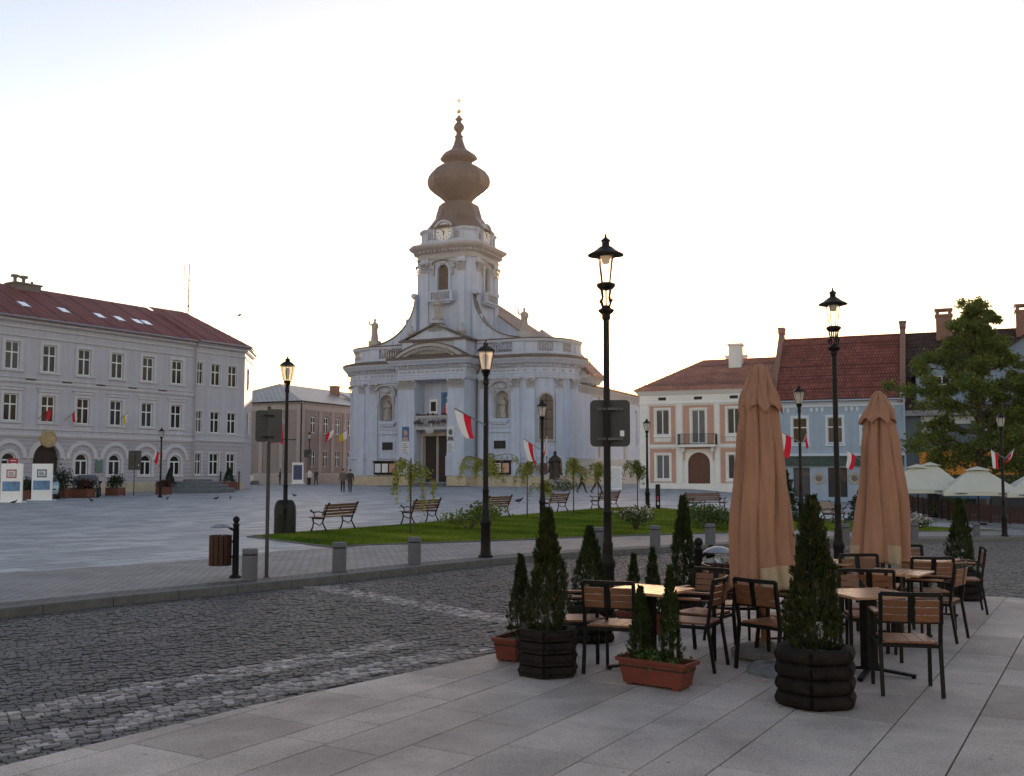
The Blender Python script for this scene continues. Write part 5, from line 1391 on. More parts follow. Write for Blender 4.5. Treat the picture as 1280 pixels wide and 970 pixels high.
    ln=MB(); ln.lathe([(.35,20.3),(.35,21.2),(.55,21.3),(.5,21.5),(.2,21.9),(.06,22.3),(.05,23.0)],8,(0,12.9,1.3)); ln.build('ridge_turret', M['trim'], ch)
    al=MB(); AW=13.3; az=11.2
    hs=[(v-.75,v+.75,5.2,9.6) for v in (7.6,16.2,25,33)]
    al.M=Matrix.Translation((AW,0,0))@Matrix.Rotation(R(90),4,'Z')
    al.wall(4.3,40,g0,az,hs,0,.4)
    for h in hs: al.archfill(h[0],h[1],h[3]-.75,h[3],0,.4)
    al.M=None
    al.add([(AW,40,g0),(-AW,40,g0),(-AW,40,az),(AW,40,az)],[(0,1,2,3)]); al.add([(-AW,8.5,g0),(-AW,40,g0),(-AW,40,az),(-AW,8.5,az)],[(0,1,2,3)])
    # transept block with its own small pediment just behind the curve
    al.vprism([(11.2,11.3),(14.2,11.3),(14.2,12.1),(11.2,15.6)],5.6,8.8)
    al.build('aisle_wall', M['plaster'], ch)
    am=MB(); am.mould([(AW,4.9),(AW,40)],[(0,10.2),(.08,10.2),(.12,10.4),(.3,10.7),(.5,10.95),(.52,11.1),(0,11.15)]); am.mould([(AW,4.9),(AW,40)],[(0,g0),(.25,g0),(.25,3.3),(.12,3.5),(0,3.5)])
    am.mould([(12.2,5.5),(14.2,5.5),(14.2,8.9),(12.2,8.9)],[(0,11.3),(.12,11.35),(.3,11.7),(.5,11.9),(.5,12.1),(0,12.15)])
    for v in (11.8,20.6,29): am.box(AW,AW+.12,v-.5,v+.5,3.5,10.2)
    am.build('aisle_cornice', M['trim'], ch)
    ag=MB()
    for v in (7.6,16.2,25,33): ag.box(AW-.36,AW-.3,v-.75,v+.75,5.2,9.6)
    ag.build('aisle_window', M['notice'], ch)
    ar=MB(); slabf(ar,[(AW+.6,8.8,11.3),(AW+.6,40.4,11.3),(8.1,40.4,12.1),(8.1,8.8,12.1)],.15); slabf(ar,[(14.9,5.2,12.15),(14.9,9.2,12.15),(10.9,9.2,16.1),(10.9,5.2,16.1)],.15)
    ar.build('aisle_roof', M['tile1'], ch)
    return ch
CH = church()
# ---------------------------------------------------------------- street lamps
def lamp_lantern_hex(t, z, k=1.0):
    """six sided lantern whose foot stands at height z"""
    fr=MB(); r0,r1,h=.15*k,.26*k,.52*k
    fr.lathe([(.055*k,-.30*k),(.085*k,-.27*k),(.06*k,-.22*k),(.09*k,-.17*k),(.05*k,-.14*k),(.13*k,-.06*k),(.135*k,-.03*k),(.11*k,0)],10,(0,0,z))
    for i in range(6):
        a=PI/6+i*PI/3; c,s=math.cos(a),math.sin(a); b=a+PI/3
        fr.tube([(r0*c,r0*s,z),(r1*c,r1*s,z+h)],.011*k,5)
        fr.tube([(r1*c,r1*s,z+h),(r1*math.cos(b),r1*math.sin(b),z+h)],.015*k,5)
        fr.tube([(.10*k*c,.10*k*s,z-.06*k),(.12*k*c,.12*k*s,z-.12*k),(.06*k*c,.06*k*s,z-.16*k)],.012*k,4)
    fo=fr.build('lantern', M['black'], t)
    g=MB(); vs=[];
    for rr,zz in ((r0*.97,z+.004),(r1*.97,z+h-.004)):
        for i in range(6): a=PI/6+i*PI/3; vs.append((rr*math.cos(a),rr*math.sin(a),zz))
    g.add(vs,[(i,(i+1)%6,6+(i+1)%6,6+i) for i in range(6)]); g.build('glass', M['lampglass'], fo)
    b=MB(); b.lathe([(.035*k,.04*k),(.06*k,.12*k),(.085*k,.34*k),(.07*k,.40*k),(.03*k,.44*k)],12,(0,0,z)); b.build('globe', M['globe'], fo, smooth=True)
    rf=MB(); rf.lathe([(.285*k,h-.01*k),(.28*k,h+.015*k),(.17*k,h+.11*k),(.10*k,h+.145*k),(.08*k,h+.165*k),(.095*k,h+.18*k),(.09*k,h+.22*k),(.06*k,h+.245*k),(.03*k,h+.26*k),(.04*k,h+.29*k),(.012*k,h+.32*k)],6,(0,0,z),PI/6); rf.build('cap', M['black'], t)
    return z+h+.40*k
def lamp_post(t, zp, r=.055, bh=.85, k=1.0):
    p=MB()
    p.lathe([(.19*k,0),(.19*k,.05),(.15*k,.07),(.13*k,.14),(.125*k,bh-.2),(.15*k,bh-.16),(.155*k,bh-.1),(.12*k,bh-.05),(.11*k,bh),(r*1.5,bh+.06)],14,(0,0,0)); p.build('base', M['black'], t, smooth=35)
    p=MB(); p.lathe([(r*1.35,bh+.04),(r*1.5,bh+.12),(r*1.2,bh+.16),(r*1.15,bh+.5),(r*1.35,bh+.53),(r*1.05,bh+.57),(r*.85,zp-.12),(r*1.2,zp-.10),(r*1.2,zp-.05),(r*.9,zp)],12); p.build('post', M['black'], t, smooth=35)
def hex_lamp(loc, H, label, k=1.0, bar=None):
    t=thing('street_lamp',label,'street lamp',loc,0,'cast iron street lamps of the square')
    k*=.77; zl=H-.84*k; lamp_post(t,zl-.28*k,.055,.85,.80); lamp_lantern_hex(t,zl,k)
    if bar:
        b=MB(); b.tube([(-.24,0,bar),(.24,0,bar)],.012,6)
        for s in (-.24,.24): b.ball((s,0,bar),.025,6,4)
        b.build('crossbar', M['black'], t)
    return t
def hat_lamp(loc, H, label):
    t=thing('street_lamp',label,'street lamp',loc,0,'cast iron street lamps of the square')
    lamp_post(t,H-1.02,.047,.80,.66)
    z=H-.64
    fr=MB(); fr.lathe([(.06,-.42),(.095,-.39),(.11,-.36),(.07,-.34),(.04,-.30)],14,(0,0,z))
    fr.lathe([(.08,-.09),(.12,-.055),(.125,-.015),(.08,.0)],14,(0,0,z))
    for i in range(4):
        a=PI/4+i*PI/2; c,s=math.cos(a),math.sin(a)
        fr.tube([(.055*c,.055*s,z-.33),(.085*c,.085*s,z-.26),(.06*c,.06*s,z-.19),(.085*c,.085*s,z-.08)],.014,6); fr.ball((.095*c,.095*s,z-.24),.02,6,4)
        fr.tube([(.07*c,.07*s,z-.01),(.125*c,.125*s,z+.36)],.008,5)
    fr.tube([(0,0,z-.33),(0,0,z-.08)],.012,6)
    fo=fr.build('lantern', M['black'], t)
    g=MB(); vs=[(r*math.cos(PI/4+i*PI/2),r*math.sin(PI/4+i*PI/2),zz) for r,zz in ((.068,z+.004),(.122,z+.36)) for i in range(4)]; g.add(vs,[(i,(i+1)%4,4+(i+1)%4,4+i) for i in range(4)]); g.build('glass', M['clear'], fo)
    b=MB(); b.lathe([(.03,.25),(.05,.27),(.055,.31),(.10,.36)],12,(0,0,z)); b.build('bulb_holder', M['globe'], fo, smooth=True)
    h=MB(); h.lathe([(.05,.345),(.19,.35),(.238,.362),(.235,.375),(.17,.41),(.12,.445),(.085,.475),(.052,.49),(.05,.54),(.062,.555),(.062,.57),(.04,.585),(.014,.61),(.016,.63),(.004,.66)],28,(0,0,z)); h.build('hat', M['black'], t, smooth=40)
    return t
def px_lamp(px, pyb, pyt, label, **kw):
    p=at(px,pyb); H=(pyb-pyt)/F*p.y*1.005
    return hex_lamp(p,H,label,k=H/4.75,**kw)
LA = Vector((1.235,13.0,TZ(1.2,13))); lampA = hat_lamp(LA, 4.97, 'tall black lamp with a flat round hat carrying the grey back of a sign')
LB = Vector((5.38,16.6,G(5.38,16.6)-.12)); lampB = hat_lamp(LB, 4.95, 'tall black lamp with a flat round hat between the two closed peach parasols')
lampC = px_lamp(356,668,447,'black lantern lamp rising out of the domed iron bin at the tip of the lawn',bar=2.7)
lampD = px_lamp(607,697,427,'black lantern lamp at the kerb carrying a white and red flag before the church')
lampE = px_lamp(678,653,501,'black lantern lamp on the lawn with a flag beside the bronze statue')
lampF = px_lamp(809.5,637,524,'slim black lantern lamp at the corner of the cream and salmon house')
lampG = px_lamp(1002,655,482,'black lantern lamp with a flag in front of the pale blue house')
p=at(1256,671); hx=hex_lamp(p,(671-516)/F*p.y,'black lantern lamp with two crossed flags beside the cream cafe parasols',k=.86)
lampI = px_lamp(200,622,535,'small black lantern lamp in front of the arched windows of the lilac hall')
lampJ = px_lamp(386,606,540,'distant black lamp at the corner of the brown building')

# ---------------------------------------------------------------- flags
def flag(p0, p1, cols, label, w=.62, l=.95, drop=.15, seed=0, name='flag'):
    """pole from p0 (foot) to p1 (tip), cloth hanging from its outer part"""
    p0,p1=Vector(p0),Vector(p1); t=thing(name,label,'flag',p0,0,'flags hung out round the square')
    a=MB(); a.tube([(0,0,0),p1-p0],.016,6); a.build('pole', M['steel'] if name=='flag' else M['black'], t)
    r_=random.Random(seed); d=p1-p0; nx,nz=14,14; vs=[];fs=[];mi=[]
    side=Vector((d.y,-d.x,0)); side=side.normalized() if side.length>.01 else Vector((0,1,0))
    ln=d.length; s0=max(0,1-w/ln); ph=r_.random()*6
    for i in range(nx+1):
        u=i/nx; q=d*(s0+(1-s0)*u*.98)
        for j in range(nz+1):
            v=j/nz; wob=(math.sin(u*7+ph+v*1.5)*.05+math.sin(u*13+ph*2)*.02)*v
            vs.append(q*(1-.22*v*0)+Vector((0,0,-l*v*(1-.06*math.sin(u*5+ph))))+side*wob+Vector((d.x,d.y,0))*(-.10*v*u)+Vector((drop*v*v*math.cos(ph),drop*v*v*math.sin(ph)*.5,0)))
    for i in range(nx):
        for j in range(nz):
            fs.append((i*(nz+1)+j,(i+1)*(nz+1)+j,(i+1)*(nz+1)+j+1,i*(nz+1)+j+1)); mi.append(1 if i>=nx/2 else 0)
    b=MB(); b.v=[tuple(v) for v in vs]; b.f=fs; b.m=mi
    ms=[M['flag'+c] for c in cols]
    o=b.build('cloth', ms if len(ms)>1 else ms*2, t, smooth=True, fix=False)
    return t
def W(px,py,Y): 
    d=ray(px,py); return Vector((d.x*Y/d.y, Y, CAMH+d.z*Y/d.y))
YD=lampD.location.y; YE=lampE.location.y; YG=lampG.location.y; YC=lampC.location.y; YH=hx.location.y; YI=lampI.location.y
flag(W(606,531,YD-.06),W(568,510,YD-.35),'rw','white and red flag hanging from the lamp in front of the church portal',w=.42,l=.52,seed=1)
flag(W(677,563,YE-.06),W(654,548,YE-.3),'rw','white and red flag on the lamp beside the bronze statue',w=.42,l=.75,seed=2)
flag(W(679,563,YE+.06),W(684,546,YE+1.2),'rw','white and red flag pointing away behind the lamp beside the bronze statue',w=.5,l=.7,seed=12)
flag(W(355,530,YC-.06),W(323,512,YC-.3),'rw','white and red flag peeping out beside the square sign back on its pole',w=.45,l=.8,seed=3)
flag(W(355.5,530,YC+.06),W(349,512,YC+.8),'rr','red flag between the square sign back and the lamp post',w=.5,l=.85,seed=4)
flag(W(1000,553,YG-.06),W(975,539,YG-.35),'rw','white and red flag beside the green fascia of the blue house',w=.52,l=.72,seed=5)
flag(W(1003,556,YG+.06),W(1009,540,YG+.7),'rr','small red flag mostly hidden behind the lamp post before the blue house',w=.3,l=.45,seed=6)
fp=at(1056,652); pb=W(1058,590,fp.y)
t=flag(W(1080,578,fp.y),W(1058.5,562,fp.y-.3),'rw','white and red flag beside the farther peach parasol with its end folded over',w=.5,l=.62,drop=.3,seed=7)
flag(W(1255,573,YH-.05),W(1238.5,562,YH-.3),'rw','white and red flag on the nearer arm of the lamp by the cafe fence',w=.42,l=.62,seed=8)
flag(W(1256.5,573,YH+.05),W(1268,561,YH+.4),'rw','white and red flag on the farther arm of the lamp by the cafe fence',w=.42,l=.35,seed=9)
flag(W(200,568,YI-.05),W(193.5,560,YI-.5),'rw','tiny white and red flag on one arm of the lamp at the lilac hall',w=.5,l=.7,seed=10)
flag(W(200,571,YI+.05),W(205.5,560,YI+.5),'rw','tiny white and red flag on the other arm of the lamp at the lilac hall',w=.5,l=.9,seed=11)
def wallflag(u,z,cols,label,sd,du=.5,l=.7,w=.5):
    a=hallp(u,-.1,z); b=hallp(u+du,-.9,z+.8); flag(a,b,cols,label,w=w,l=l,seed=sd,name='wall_flag')
wallflag(2.0,5.75,'rr','red flag on the lilac hall wall above the arched doorway',20); wallflag(4.1,5.75,'rw','white and red flag on the lilac hall between the first floor windows',21); wallflag(8.4,5.75,'yw','yellow and white flag on the lilac hall further along the first floor',22)
def brownp(u,v,z):
    a=R(90-24.7); return Vector((-24.7+u*math.cos(a)-v*math.sin(a),117+u*math.sin(a)+v*math.cos(a),z))
for u,c,l,sd in ((4.2,'rw','red and white flag held out from the brown building',30),(7.0,'yw','yellow and white flag held out from the brown building',31),(9.6,'bw','pale blue and white flag between the brown building and the church',32)):
    flag(brownp(u,-.1,6.3),brownp(u-.2,-1.9,7.2),c,l,w=1.5,l=1.0,seed=sd,name='wall_flag')

# ---------------------------------------------------------------- signs
def sign_back(loc, w, h, z, label, pole=None, rz=0.0, double=False):
    t=thing('traffic_sign',label,'road sign',loc,rz,'signs seen from behind')
    def rrect(cx,w,h,z0,y0,y1,r=.05):
        pts=[]
        for (sx,sz,a0) in ((1,-1,-90),(1,1,0),(-1,1,90),(-1,-1,180)):
            for k in range(5): a=R(a0+k*22.5); pts.append((cx+sx*(w/2-r)+r*math.cos(a), z0+h/2+sz*(h/2-r)+r*math.sin(a)))
        m=MB(); m.vprism(pts,y0,y1); return m
    if double:
        m=rrect(-w*.27,w*.52,h*.95,z+.01,.0,.02); m.build('panel', M['sign'], t); m=rrect(w*.24,w*.56,h,z,-.05,-.03,.03); m.build('panel', mat('dark_sign_back',(.045,.045,.048),.5,.2), t)
    else:
        m=rrect(0,w,h,z,.035,.055,.06); m.build('panel', M['sign'], t)
        m=rrect(w*.30,.055,.075,z+h*.22,.030,.0345,.004); m.build('sticker', M['white'], t)
    for zz in (z+h*.16,z+h*.80):
        b=MB(); b.box(-.17,.17,.005,.034,zz-.018,zz+.018)
        for k in (-3,-2,-1,1,2,3): b.box(k*.045-.008,k*.045+.008,-.008,.005,zz-.012,zz+.012)
        b.box(-.085,.085,-.075,-.06,zz-.014,zz+.014)
        b.build('bracket', M['granite'] if not double else M['black'], t)
    if pole:
        p=MB(); p.lathe([(.055,0),(.05,.02),(.032,.03),(.032,pole),(.0,pole+.02)],10); p.build('pole', M['sign'], t)
    return t
sign_back((LA.x+.045,LA.y+.03,LA.z), .52,.61,2.18,'large grey back of a square sign clamped to the hat lamp',rz=R(-4))
ps=at(333,722); sign_back(ps,.42,.56,2.25,'pair of dark sign backs on a thin grey pole beside the slatted bin',pole=2.85,double=True,rz=R(8))
for px,pyb,l,z,w_,h_ in ((167,619,'small sign back on a pole before the arched windows of the lilac hall',1.75,.9,1.35),(265,611,'small dark sign on a pole before the wing of the lilac hall',2.4,.55,.8),(384,607,'round sign on a thin pole at the foot of the brown building',3.0,.8,.8)):
    p=at(px,pyb); sign_back(p,w_,h_,z,l,pole=z+h_)

# ---------------------------------------------------------------- bollards
def bollard(loc):
    t=thing('bollard','-','bollard',loc,0,'granite bollards along the kerb')
    m=MB(); m.lathe([(.125,0),(.125,.40),(.115,.405),(.115,.425),(.125,.43),(.125,.495),(.115,.51),(.0,.512)],24); m.build('stone_post', M['granite'], t, smooth=35)
    m=MB(); m.lathe([(.118,.404),(.120,.415),(.118,.428)],24,cap=False); m.build('groove', M['joint'], t, smooth=True)
    return t
bl=[(312,725.5,'granite bollard next to the slatted bin and the thin sign pole'),(424,714,'granite bollard near the front corner of the lawn, with the iron bench behind it'),(518,705,'granite bollard in front of the drooping young tree'),(748,687,'granite bollard half hidden by the hat lamp carrying the sign'),(819,684,'granite bollard in front of the flowering shrub on the lawn'),(888,681,'granite bollard beside the large closed peach parasol'),(1056,681,'granite bollard just behind the hat lamp between the parasols'),(1143,675,'granite bollard near the red leaved bush and the farther parasol'),(1221,671.5,'granite bollard beside the lamp with two flags at the cafe fence')]
b0=None
for px,py,l in bl:
    p=at(px,py)
    if b0 is None: b0=bollard(p); b0['label']=l
    else: dup(b0,p,label=l)

# ---------------------------------------------------------------- litter bins
def litter_bin(loc, rz, label):
    t=thing('litter_bin',label,'litter bin',loc,rz,'slatted litter bins on iron posts')
    p=MB(); p.lathe([(.10,0),(.10,.03),(.055,.06),(.05,.86),(.062,.88),(.045,.90),(.035,.92)],12); p.ball((0,0,.965),.058,12,8); p.build('post', M['black'], t, smooth=40)
    s=MB(); 
    for k in range(14):
        a=2*PI*k/14; c,sn=math.cos(a),math.sin(a); s.M=Matrix.Translation((-.25+.17*c,.17*sn*1.0,.46))@Matrix.Rotation(a,4,'Z'); s.cbox((0,0,0),(.022,.066,.50))
    s.M=None; bo=s.build('slats', M['binwood'], t)
    l=MB(); l.lathe([(.15,0.0),(.155,.02),(.155,.46),(.145,.46),(.145,.03),(.0,.03)],18,(-.25,0,.22)); l.build('liner', M['dark'], t)
    h=MB(); h.lathe([(.0,.085),(.06,.08),(.14,.05),(.19,.01),(.185,.0),(.13,.03),(.0,.05)],20,(-.25,0,.83),0,1.0,.75); h.build('hood', M['steel'], t, smooth=50)
    a=MB(); a.tube([(0,0,.78),(-.06,0,.80),(-.16,0,.86)],.022,6); a.tube([(0,0,.35),(-.08,0,.35)],.02,6); a.tube([(0,0,.6),(-.08,0,.6)],.02,6); a.build('bracket', M['black'], t)
    return t
litter_bin(at(294,722.5),R(6),'slatted brown bin with a metal hood on an iron post beside the thin sign pole')
pb=Vector((2.36,12.75,TZ(2.36,12.75))); litter_bin(pb,R(183),'overfull slatted bin with a pale hood behind the cafe chairs')
tr=MB(); r_=random.Random(5)
for k in range(26):
    a=r_.uniform(0,2*PI); q=r_.uniform(0,.12); X=Matrix.Translation((q*math.cos(a),q*math.sin(a),r_.uniform(-.02,.05)))@Matrix.Rotation(r_.uniform(0,3),4,(r_.random(),r_.random(),r_.random()+.1)); tr.M=X
    tr.add([(-.05,-.03,0),(.05,-.03,.01),(.055,.03,0),(-.045,.035,.012),(-.02,0,.02)],[(0,1,2,4),(0,4,3),(4,2,3)])
tr.M=None; o=tr.build('crumpled_paper', M['notice'], None, fix=False, loc=(pb.x+.25,pb.y+.013,pb.z+.70)); tag(o,'crumpled pale litter heaped in the slatted bin behind the chairs','litter')

# domed iron bin round the foot of lamp C
t=thing('domed_bin','dark green domed iron bin wrapped round the lamp at the tip of the lawn','bin',lampC.location,R(15))
for s in (-1,1):
    m=MB(); m.lathe([(.165,0),(.172,.04),(.172,.70),(.16,.82),(.115,.93),(.05,.98),(.0,.985)],16,(s*.135-0.0,.04,.0)); m.build('body', M['green_iron'], t, smooth=40)
    m=MB(); m.box(s*.135-.08,s*.135+.08,-.14,-.125,.58,.70); m.build('slot', M['dark'], t)
# short dark post with red sticker before the cream house
t=thing('marker_post','short black post with a red sticker on the pavement before the cream house','post',at(822.5,637))
m=MB(); m.lathe([(.11,0),(.11,1.12),(.10,1.16),(0,1.17)],14); m.build('body', M['black'], t, smooth=40); m=MB(); m.box(-.06,.02,-.116,-.108,.42,.62); m.build('sticker', bpy.data.materials['red_plaque'], t); m=MB(); m.box(-.05,.03,-.117,-.109,.22,.36); m.build('sticker', M['notice'], t)

# ---------------------------------------------------------------- benches
def bench(loc, rz, label, L_=1.65):
    """iron bench, seat facing -y"""
    t=thing('bench',label,'bench',loc,rz,'iron and wood benches round the lawn')
    for x in (-L_/2+.12, L_/2-.12):
        f=MB()
        f.tube([(x,-.30,0),(x,-.24,.12),(x,-.20,.28),(x,-.24,.40)],[.03,.022,.022,.025],6); f.tube([(x,.26,0),(x,.18,.14),(x,.10,.28),(x,.14,.42)],[.03,.022,.022,.025],6)
        f.tube([(x,-.26,.40),(x,0,.40),(x,.16,.40)],.022,6); f.tube([(x,.14,.40),(x,.20,.58),(x,.27,.80),(x,.31,.83)],[.025,.022,.02,.025],6)
        f.tube([(x,.19,.56),(x,-.02,.60),(x,-.22,.58),(x,-.28,.62)],[.018,.018,.02,.026],6); f.tube([(x,-.22,.58),(x,-.16,.48),(x,-.24,.40)],.016,6); f.tube([(x,-.20,.28),(x,0,.2),(x,.10,.28)],.016,6)
        f.ball((x,.32,.845),.035,6,4); f.ball((x,-.295,.63),.034,6,4)
        f.build('end_frame', M['black'], t)
    s=MB()
    for y in (-.25,-.15,-.05,.05): s.box(-L_/2,L_/2,y-.04,y+.04,.425,.455)
    s.build('seat', M['benchwood'], t)
    b=MB()
    for k,(y,z) in enumerate(((.165,.53),(.20,.62),(.232,.71),(.262,.79))):
        b.M=Matrix.Translation((0,y,z))@Matrix.Rotation(R(-19),4,'X'); b.cbox((0,0,0),(L_,.028,.068))
    b.M=None; b.build('backrest', M['benchwood'], t)
    return t
def bench_px(a, c, label, L_=None, turn=0):
    p,q=at(*a),at(*c); d=q-p; d.z=0; m=(p+q)/2; m.z=G(m.x,m.y)+.001
    return bench(m, math.atan2(d.y,d.x)+turn, label, L_ or d.length+.3)
# seats face the square, away from the lawn
bench_px((393,666),(441,661),'iron bench nearest the domed bin at the tip of the lawn',L_=1.95,turn=PI)
bench_px((505,656),(546,652),'iron bench seen through the drooping young tree',L_=1.95,turn=PI)
bench_px((600,648.5),(634,645.5),'iron bench behind the church side lamp and the spreading bush',L_=1.95,turn=PI)
bench_px((681,642),(706,639.5),'iron bench beside the lamp on the lawn, facing the church',L_=1.95,turn=PI)
bench_px((746,637.5),(767,636),'iron bench partly behind the hat lamp with the sign',L_=1.95,turn=PI)
bench_px((862,641),(903,640),'plain bench seen from behind in front of the arched door',L_=1.9,turn=0)
bench_px((1030,656),(1052,655.5),'bench end showing between the thuja and the hat lamp between the parasols',L_=1.5,turn=0)
# ---------------------------------------------------------------- plants
def leaf_quads(C, size, up=0.0, flat=1.0, jit=.35, elong=1.6):
    """one small folded leaf face per point in C, random facing"""
    n=len(C); a=rng.normal(0,1,(n,3)); a[:,2]+=up; a/=np.linalg.norm(a,axis=1)[:,None]
    b=rng.normal(0,1,(n,3)); b-=a*(a*b).sum(1)[:,None]; b/=np.linalg.norm(b,axis=1)[:,None]
    s=size*(1+rng.uniform(-jit,jit,n)); w=(s/2)[:,None]; l=(s*elong/2)[:,None]
    V=np.stack([C-a*l, C+b*w, C+a*l, C-b*w],1)
    return V.reshape(-1,3), np.arange(n*4).reshape(-1,4)
def leaves(name, C, size, m, par, tone, **kw):
    V,Q=leaf_quads(C,size,**kw); return np_mesh(name,V,Q,m,par,tone=np.clip(tone,0,1))
def thuja(loc, h, w, label, name='thuja', m='thuja', n=5200, seed=0, z0=.02, grp='thujas in planters round the cafe tables'):
    """narrow evergreen: flat upright sprays in a cone with uneven outline"""
    g=np.random.default_rng(seed); t=thing(name,label,'thuja',loc,g.uniform(0,6),grp)
    tk=MB(); tk.tube([(0,0,-.03),(.004,0,h*.5),(0,.004,h*.93)],[.02,.012,.003],6); tk.build('trunk', M['bark'], t)
    # sprays: fans of leaf scales
    ns=int(n*2.6)//14; u=g.random(ns)**.8; ang=g.uniform(0,2*PI,ns)
    prof=lambda u: np.where(u<.12, .72+2.3*u, 1.0)*(1-np.clip((u-.10)/.90,0,1)**1.25*.93)
    lump=1+.16*np.sin(ang*3+u*9+seed)+.10*np.sin(ang*5-u*17)
    rad=w/2*prof(u)*lump*np.sqrt(g.uniform(.35,1,ns))
    base=np.column_stack([rad*np.cos(ang),rad*np.sin(ang),z0+u*(h-z0)*.97])
    out=np.column_stack([np.cos(ang),np.sin(ang),np.zeros(ns)])
    up=np.array([0,0,1.]); dirn=out*g.uniform(.12,.5,(ns,1))+up; dirn/=np.linalg.norm(dirn,axis=1)[:,None]
    tang=np.column_stack([-np.sin(ang+g.normal(0,.9,ns)),np.cos(ang+g.normal(0,.9,ns)),np.zeros(ns)])
    L_=h*.032*g.uniform(.5,1.35,ns)+.015
    Vs=[];tone=[]
    tb=g.normal(.45,.22,ns)+.12*(np.sin(ang*2+u*6+seed))
    for k in range(14):
        s=(k//2)/7*L_; side=(1 if k%2 else -1)*L_*(.10+.30*(1-abs(k/14-.35)))*g.uniform(.6,1.2,ns)
        p=base+dirn*s[:,None]; tip=p+dirn*(L_*.36)[:,None]+tang*side[:,None]
        wv=np.cross(dirn,tang)*0+tang*(L_*.08)[:,None]+g.normal(0,.0025,(ns,3))
        Vs.append(np.stack([p-wv*.7,p+wv*.7,tip+wv*.5,tip-wv*.5],1)); tone.append(tb+g.normal(0,.12,ns))
    V=np.concatenate(Vs).reshape(-1,3); Q=np.arange(len(V)).reshape(-1,4)
    np_mesh('crown',V,Q,M[m],t,tone=np.clip(np.concatenate(tone),0,1))
    return t
def hexlog(loc, r, h, label, rz=0.0, rounded=True, rows=4):
    t=thing('log_planter',label,'planter',loc,rz,'planters of stacked dark logs')
    m=MB(); lr=h/rows/2
    for k in range(rows):
        z=lr+k*2*lr; off=(k%2)*.0
        for i in range(6):
            a,b=PI/3*i,PI/3*(i+1); e=1.0
            p=Vector((r*math.cos(a),r*math.sin(a),z)); q=Vector((r*math.cos(b),r*math.sin(b),z)); d=(q-p).normalized()
            e_=random.Random(k*7+i).uniform(.96,1.05); rr=lr*e_
            if rounded: m.tube([p-d*.006,p+d*.02,(p+q)/2+Vector((0,0,.004*(e_-1)*10)),q-d*.02,q+d*.006],[rr*.86,rr*1.0,rr*1.04,rr*1.0,rr*.86],10)
            else:
                c=(p+q)/2; ou=Vector((c.x,c.y,0)).normalized(); m.tube([p-ou*.012,q-ou*.012],rr*.98,6); m.bar(p-ou*.004-d*.002,q-ou*.004+d*.002,lr*1.1,lr*1.72*e_)
    m.build('log_wall', M['log'], t, smooth=50)
    s=MB(); s.lathe([(r*.92,h-.07),(r*.5,h-.055),(.01,h-.05)],18); s.build('soil', M['soil'], t, smooth=True)
    return t
def trough(loc, L_, W_, H_, label, rz):
    t=thing('flower_trough',label,'planter',loc,rz,'terracotta troughs round the cafe tables')
    m=MB(); b=.82
    def ring(f,z): return [(-L_/2*f,-W_/2*f,z),(L_/2*f,-W_/2*f,z),(L_/2*f,W_/2*f,z),(-L_/2*f,W_/2*f,z)]
    rs=[ring(.84,.02),ring(.86,.06),ring(.96,H_-.035),ring(1.04,H_-.035),ring(1.05,H_),ring(.98,H_),ring(.95,H_-.05)]
    vs=[p for r in rs for p in r]; fs=[(i*4+k,i*4+(k+1)%4,(i+1)*4+(k+1)%4,(i+1)*4+k) for i in range(len(rs)-1) for k in range(4)]+[(3,2,1,0)]
    m.add(vs,fs)
    for sx in (-.68,.68):
        for sy in (-.6,.6): m.cbox((sx*L_/2,sy*W_/2,.01),(.06,.05,.02))
    o=m.build('trough_body', M['terra'], t); bv=o.modifiers.new('bev','BEVEL'); bv.width=.006; bv.segments=2; bv.limit_method='ANGLE'
    s=MB(); s.box(-L_/2*.94,L_/2*.94,-W_/2*.94,W_/2*.94,H_-.08,H_-.045); s.build('soil', M['soil'], t)
    return t
def TP(x,y,z=0): return Vector((x,y,TZ(x,y)+z))
P1=TP(.33,9.30); hexlog(P1,.255,.43,'dark hexagonal log planter in front of the terracotta trough end, nearest the road',R(20),rounded=False); thuja(P1+Vector((0,0,.36)),1.14,.40,'tallest thuja of the nearer group, in the log planter by the road',n=9000,seed=1,m='thuja2')
P2=TP(2.42,8.12); hexlog(P2,.285,.46,'dark round log planter with four bulging rows beside the nearest cafe table',R(8)); thuja(P2+Vector((0,0,.40)),1.24,.46,'broad dark thuja in the bulging log planter before the large parasol',n=11000,seed=2,m='thuja2')
P3=TP(.86,11.15); hexlog(P3,.24,.40,'dark log planter behind the chairs, beside the hat lamp with the sign',R(30)); thuja(P3+Vector((0,0,.34)),.90,.42,'cone shaped thuja just beside the foot of the hat lamp with the sign',n=8000,seed=3)
P4=TP(2.22,13.05); hexlog(P4,.24,.40,'dark log planter beside the overfull bin',R(10)); thuja(P4+Vector((0,0,.34)),1.20,.36,'slim thuja beside the overfull bin behind the cafe chairs',n=8000,seed=4)
P5=TP(6.56,14.75); hexlog(P5,.27,.42,'dark log planter at the far edge of the terrace',R(0)); thuja(P5+Vector((0,0,.36)),1.10,.43,'solitary thuja at the far edge of the terrace beyond all the chairs',n=8000,seed=5)
TA=TP(1.255,8.80); rza=R(-37); trough(TA,.66,.255,.235,'terracotta trough with two thin thujas in front of the nearest table',rza)
ca,sa=math.cos(rza),math.sin(rza)
def onA(c,u,v,z): return Vector((c.x+u*ca-v*sa,c.y+u*sa+v*ca,c.z+z))
thuja(onA(TA,-.17,.02,.17),.66,.22,'shorter bushy thuja in the front terracotta trough',n=4000,seed=6)
thuja(onA(TA,.13,.01,.17),.86,.20,'thin straggly thuja with a bare tip in the front terracotta trough',n=3200,seed=7)
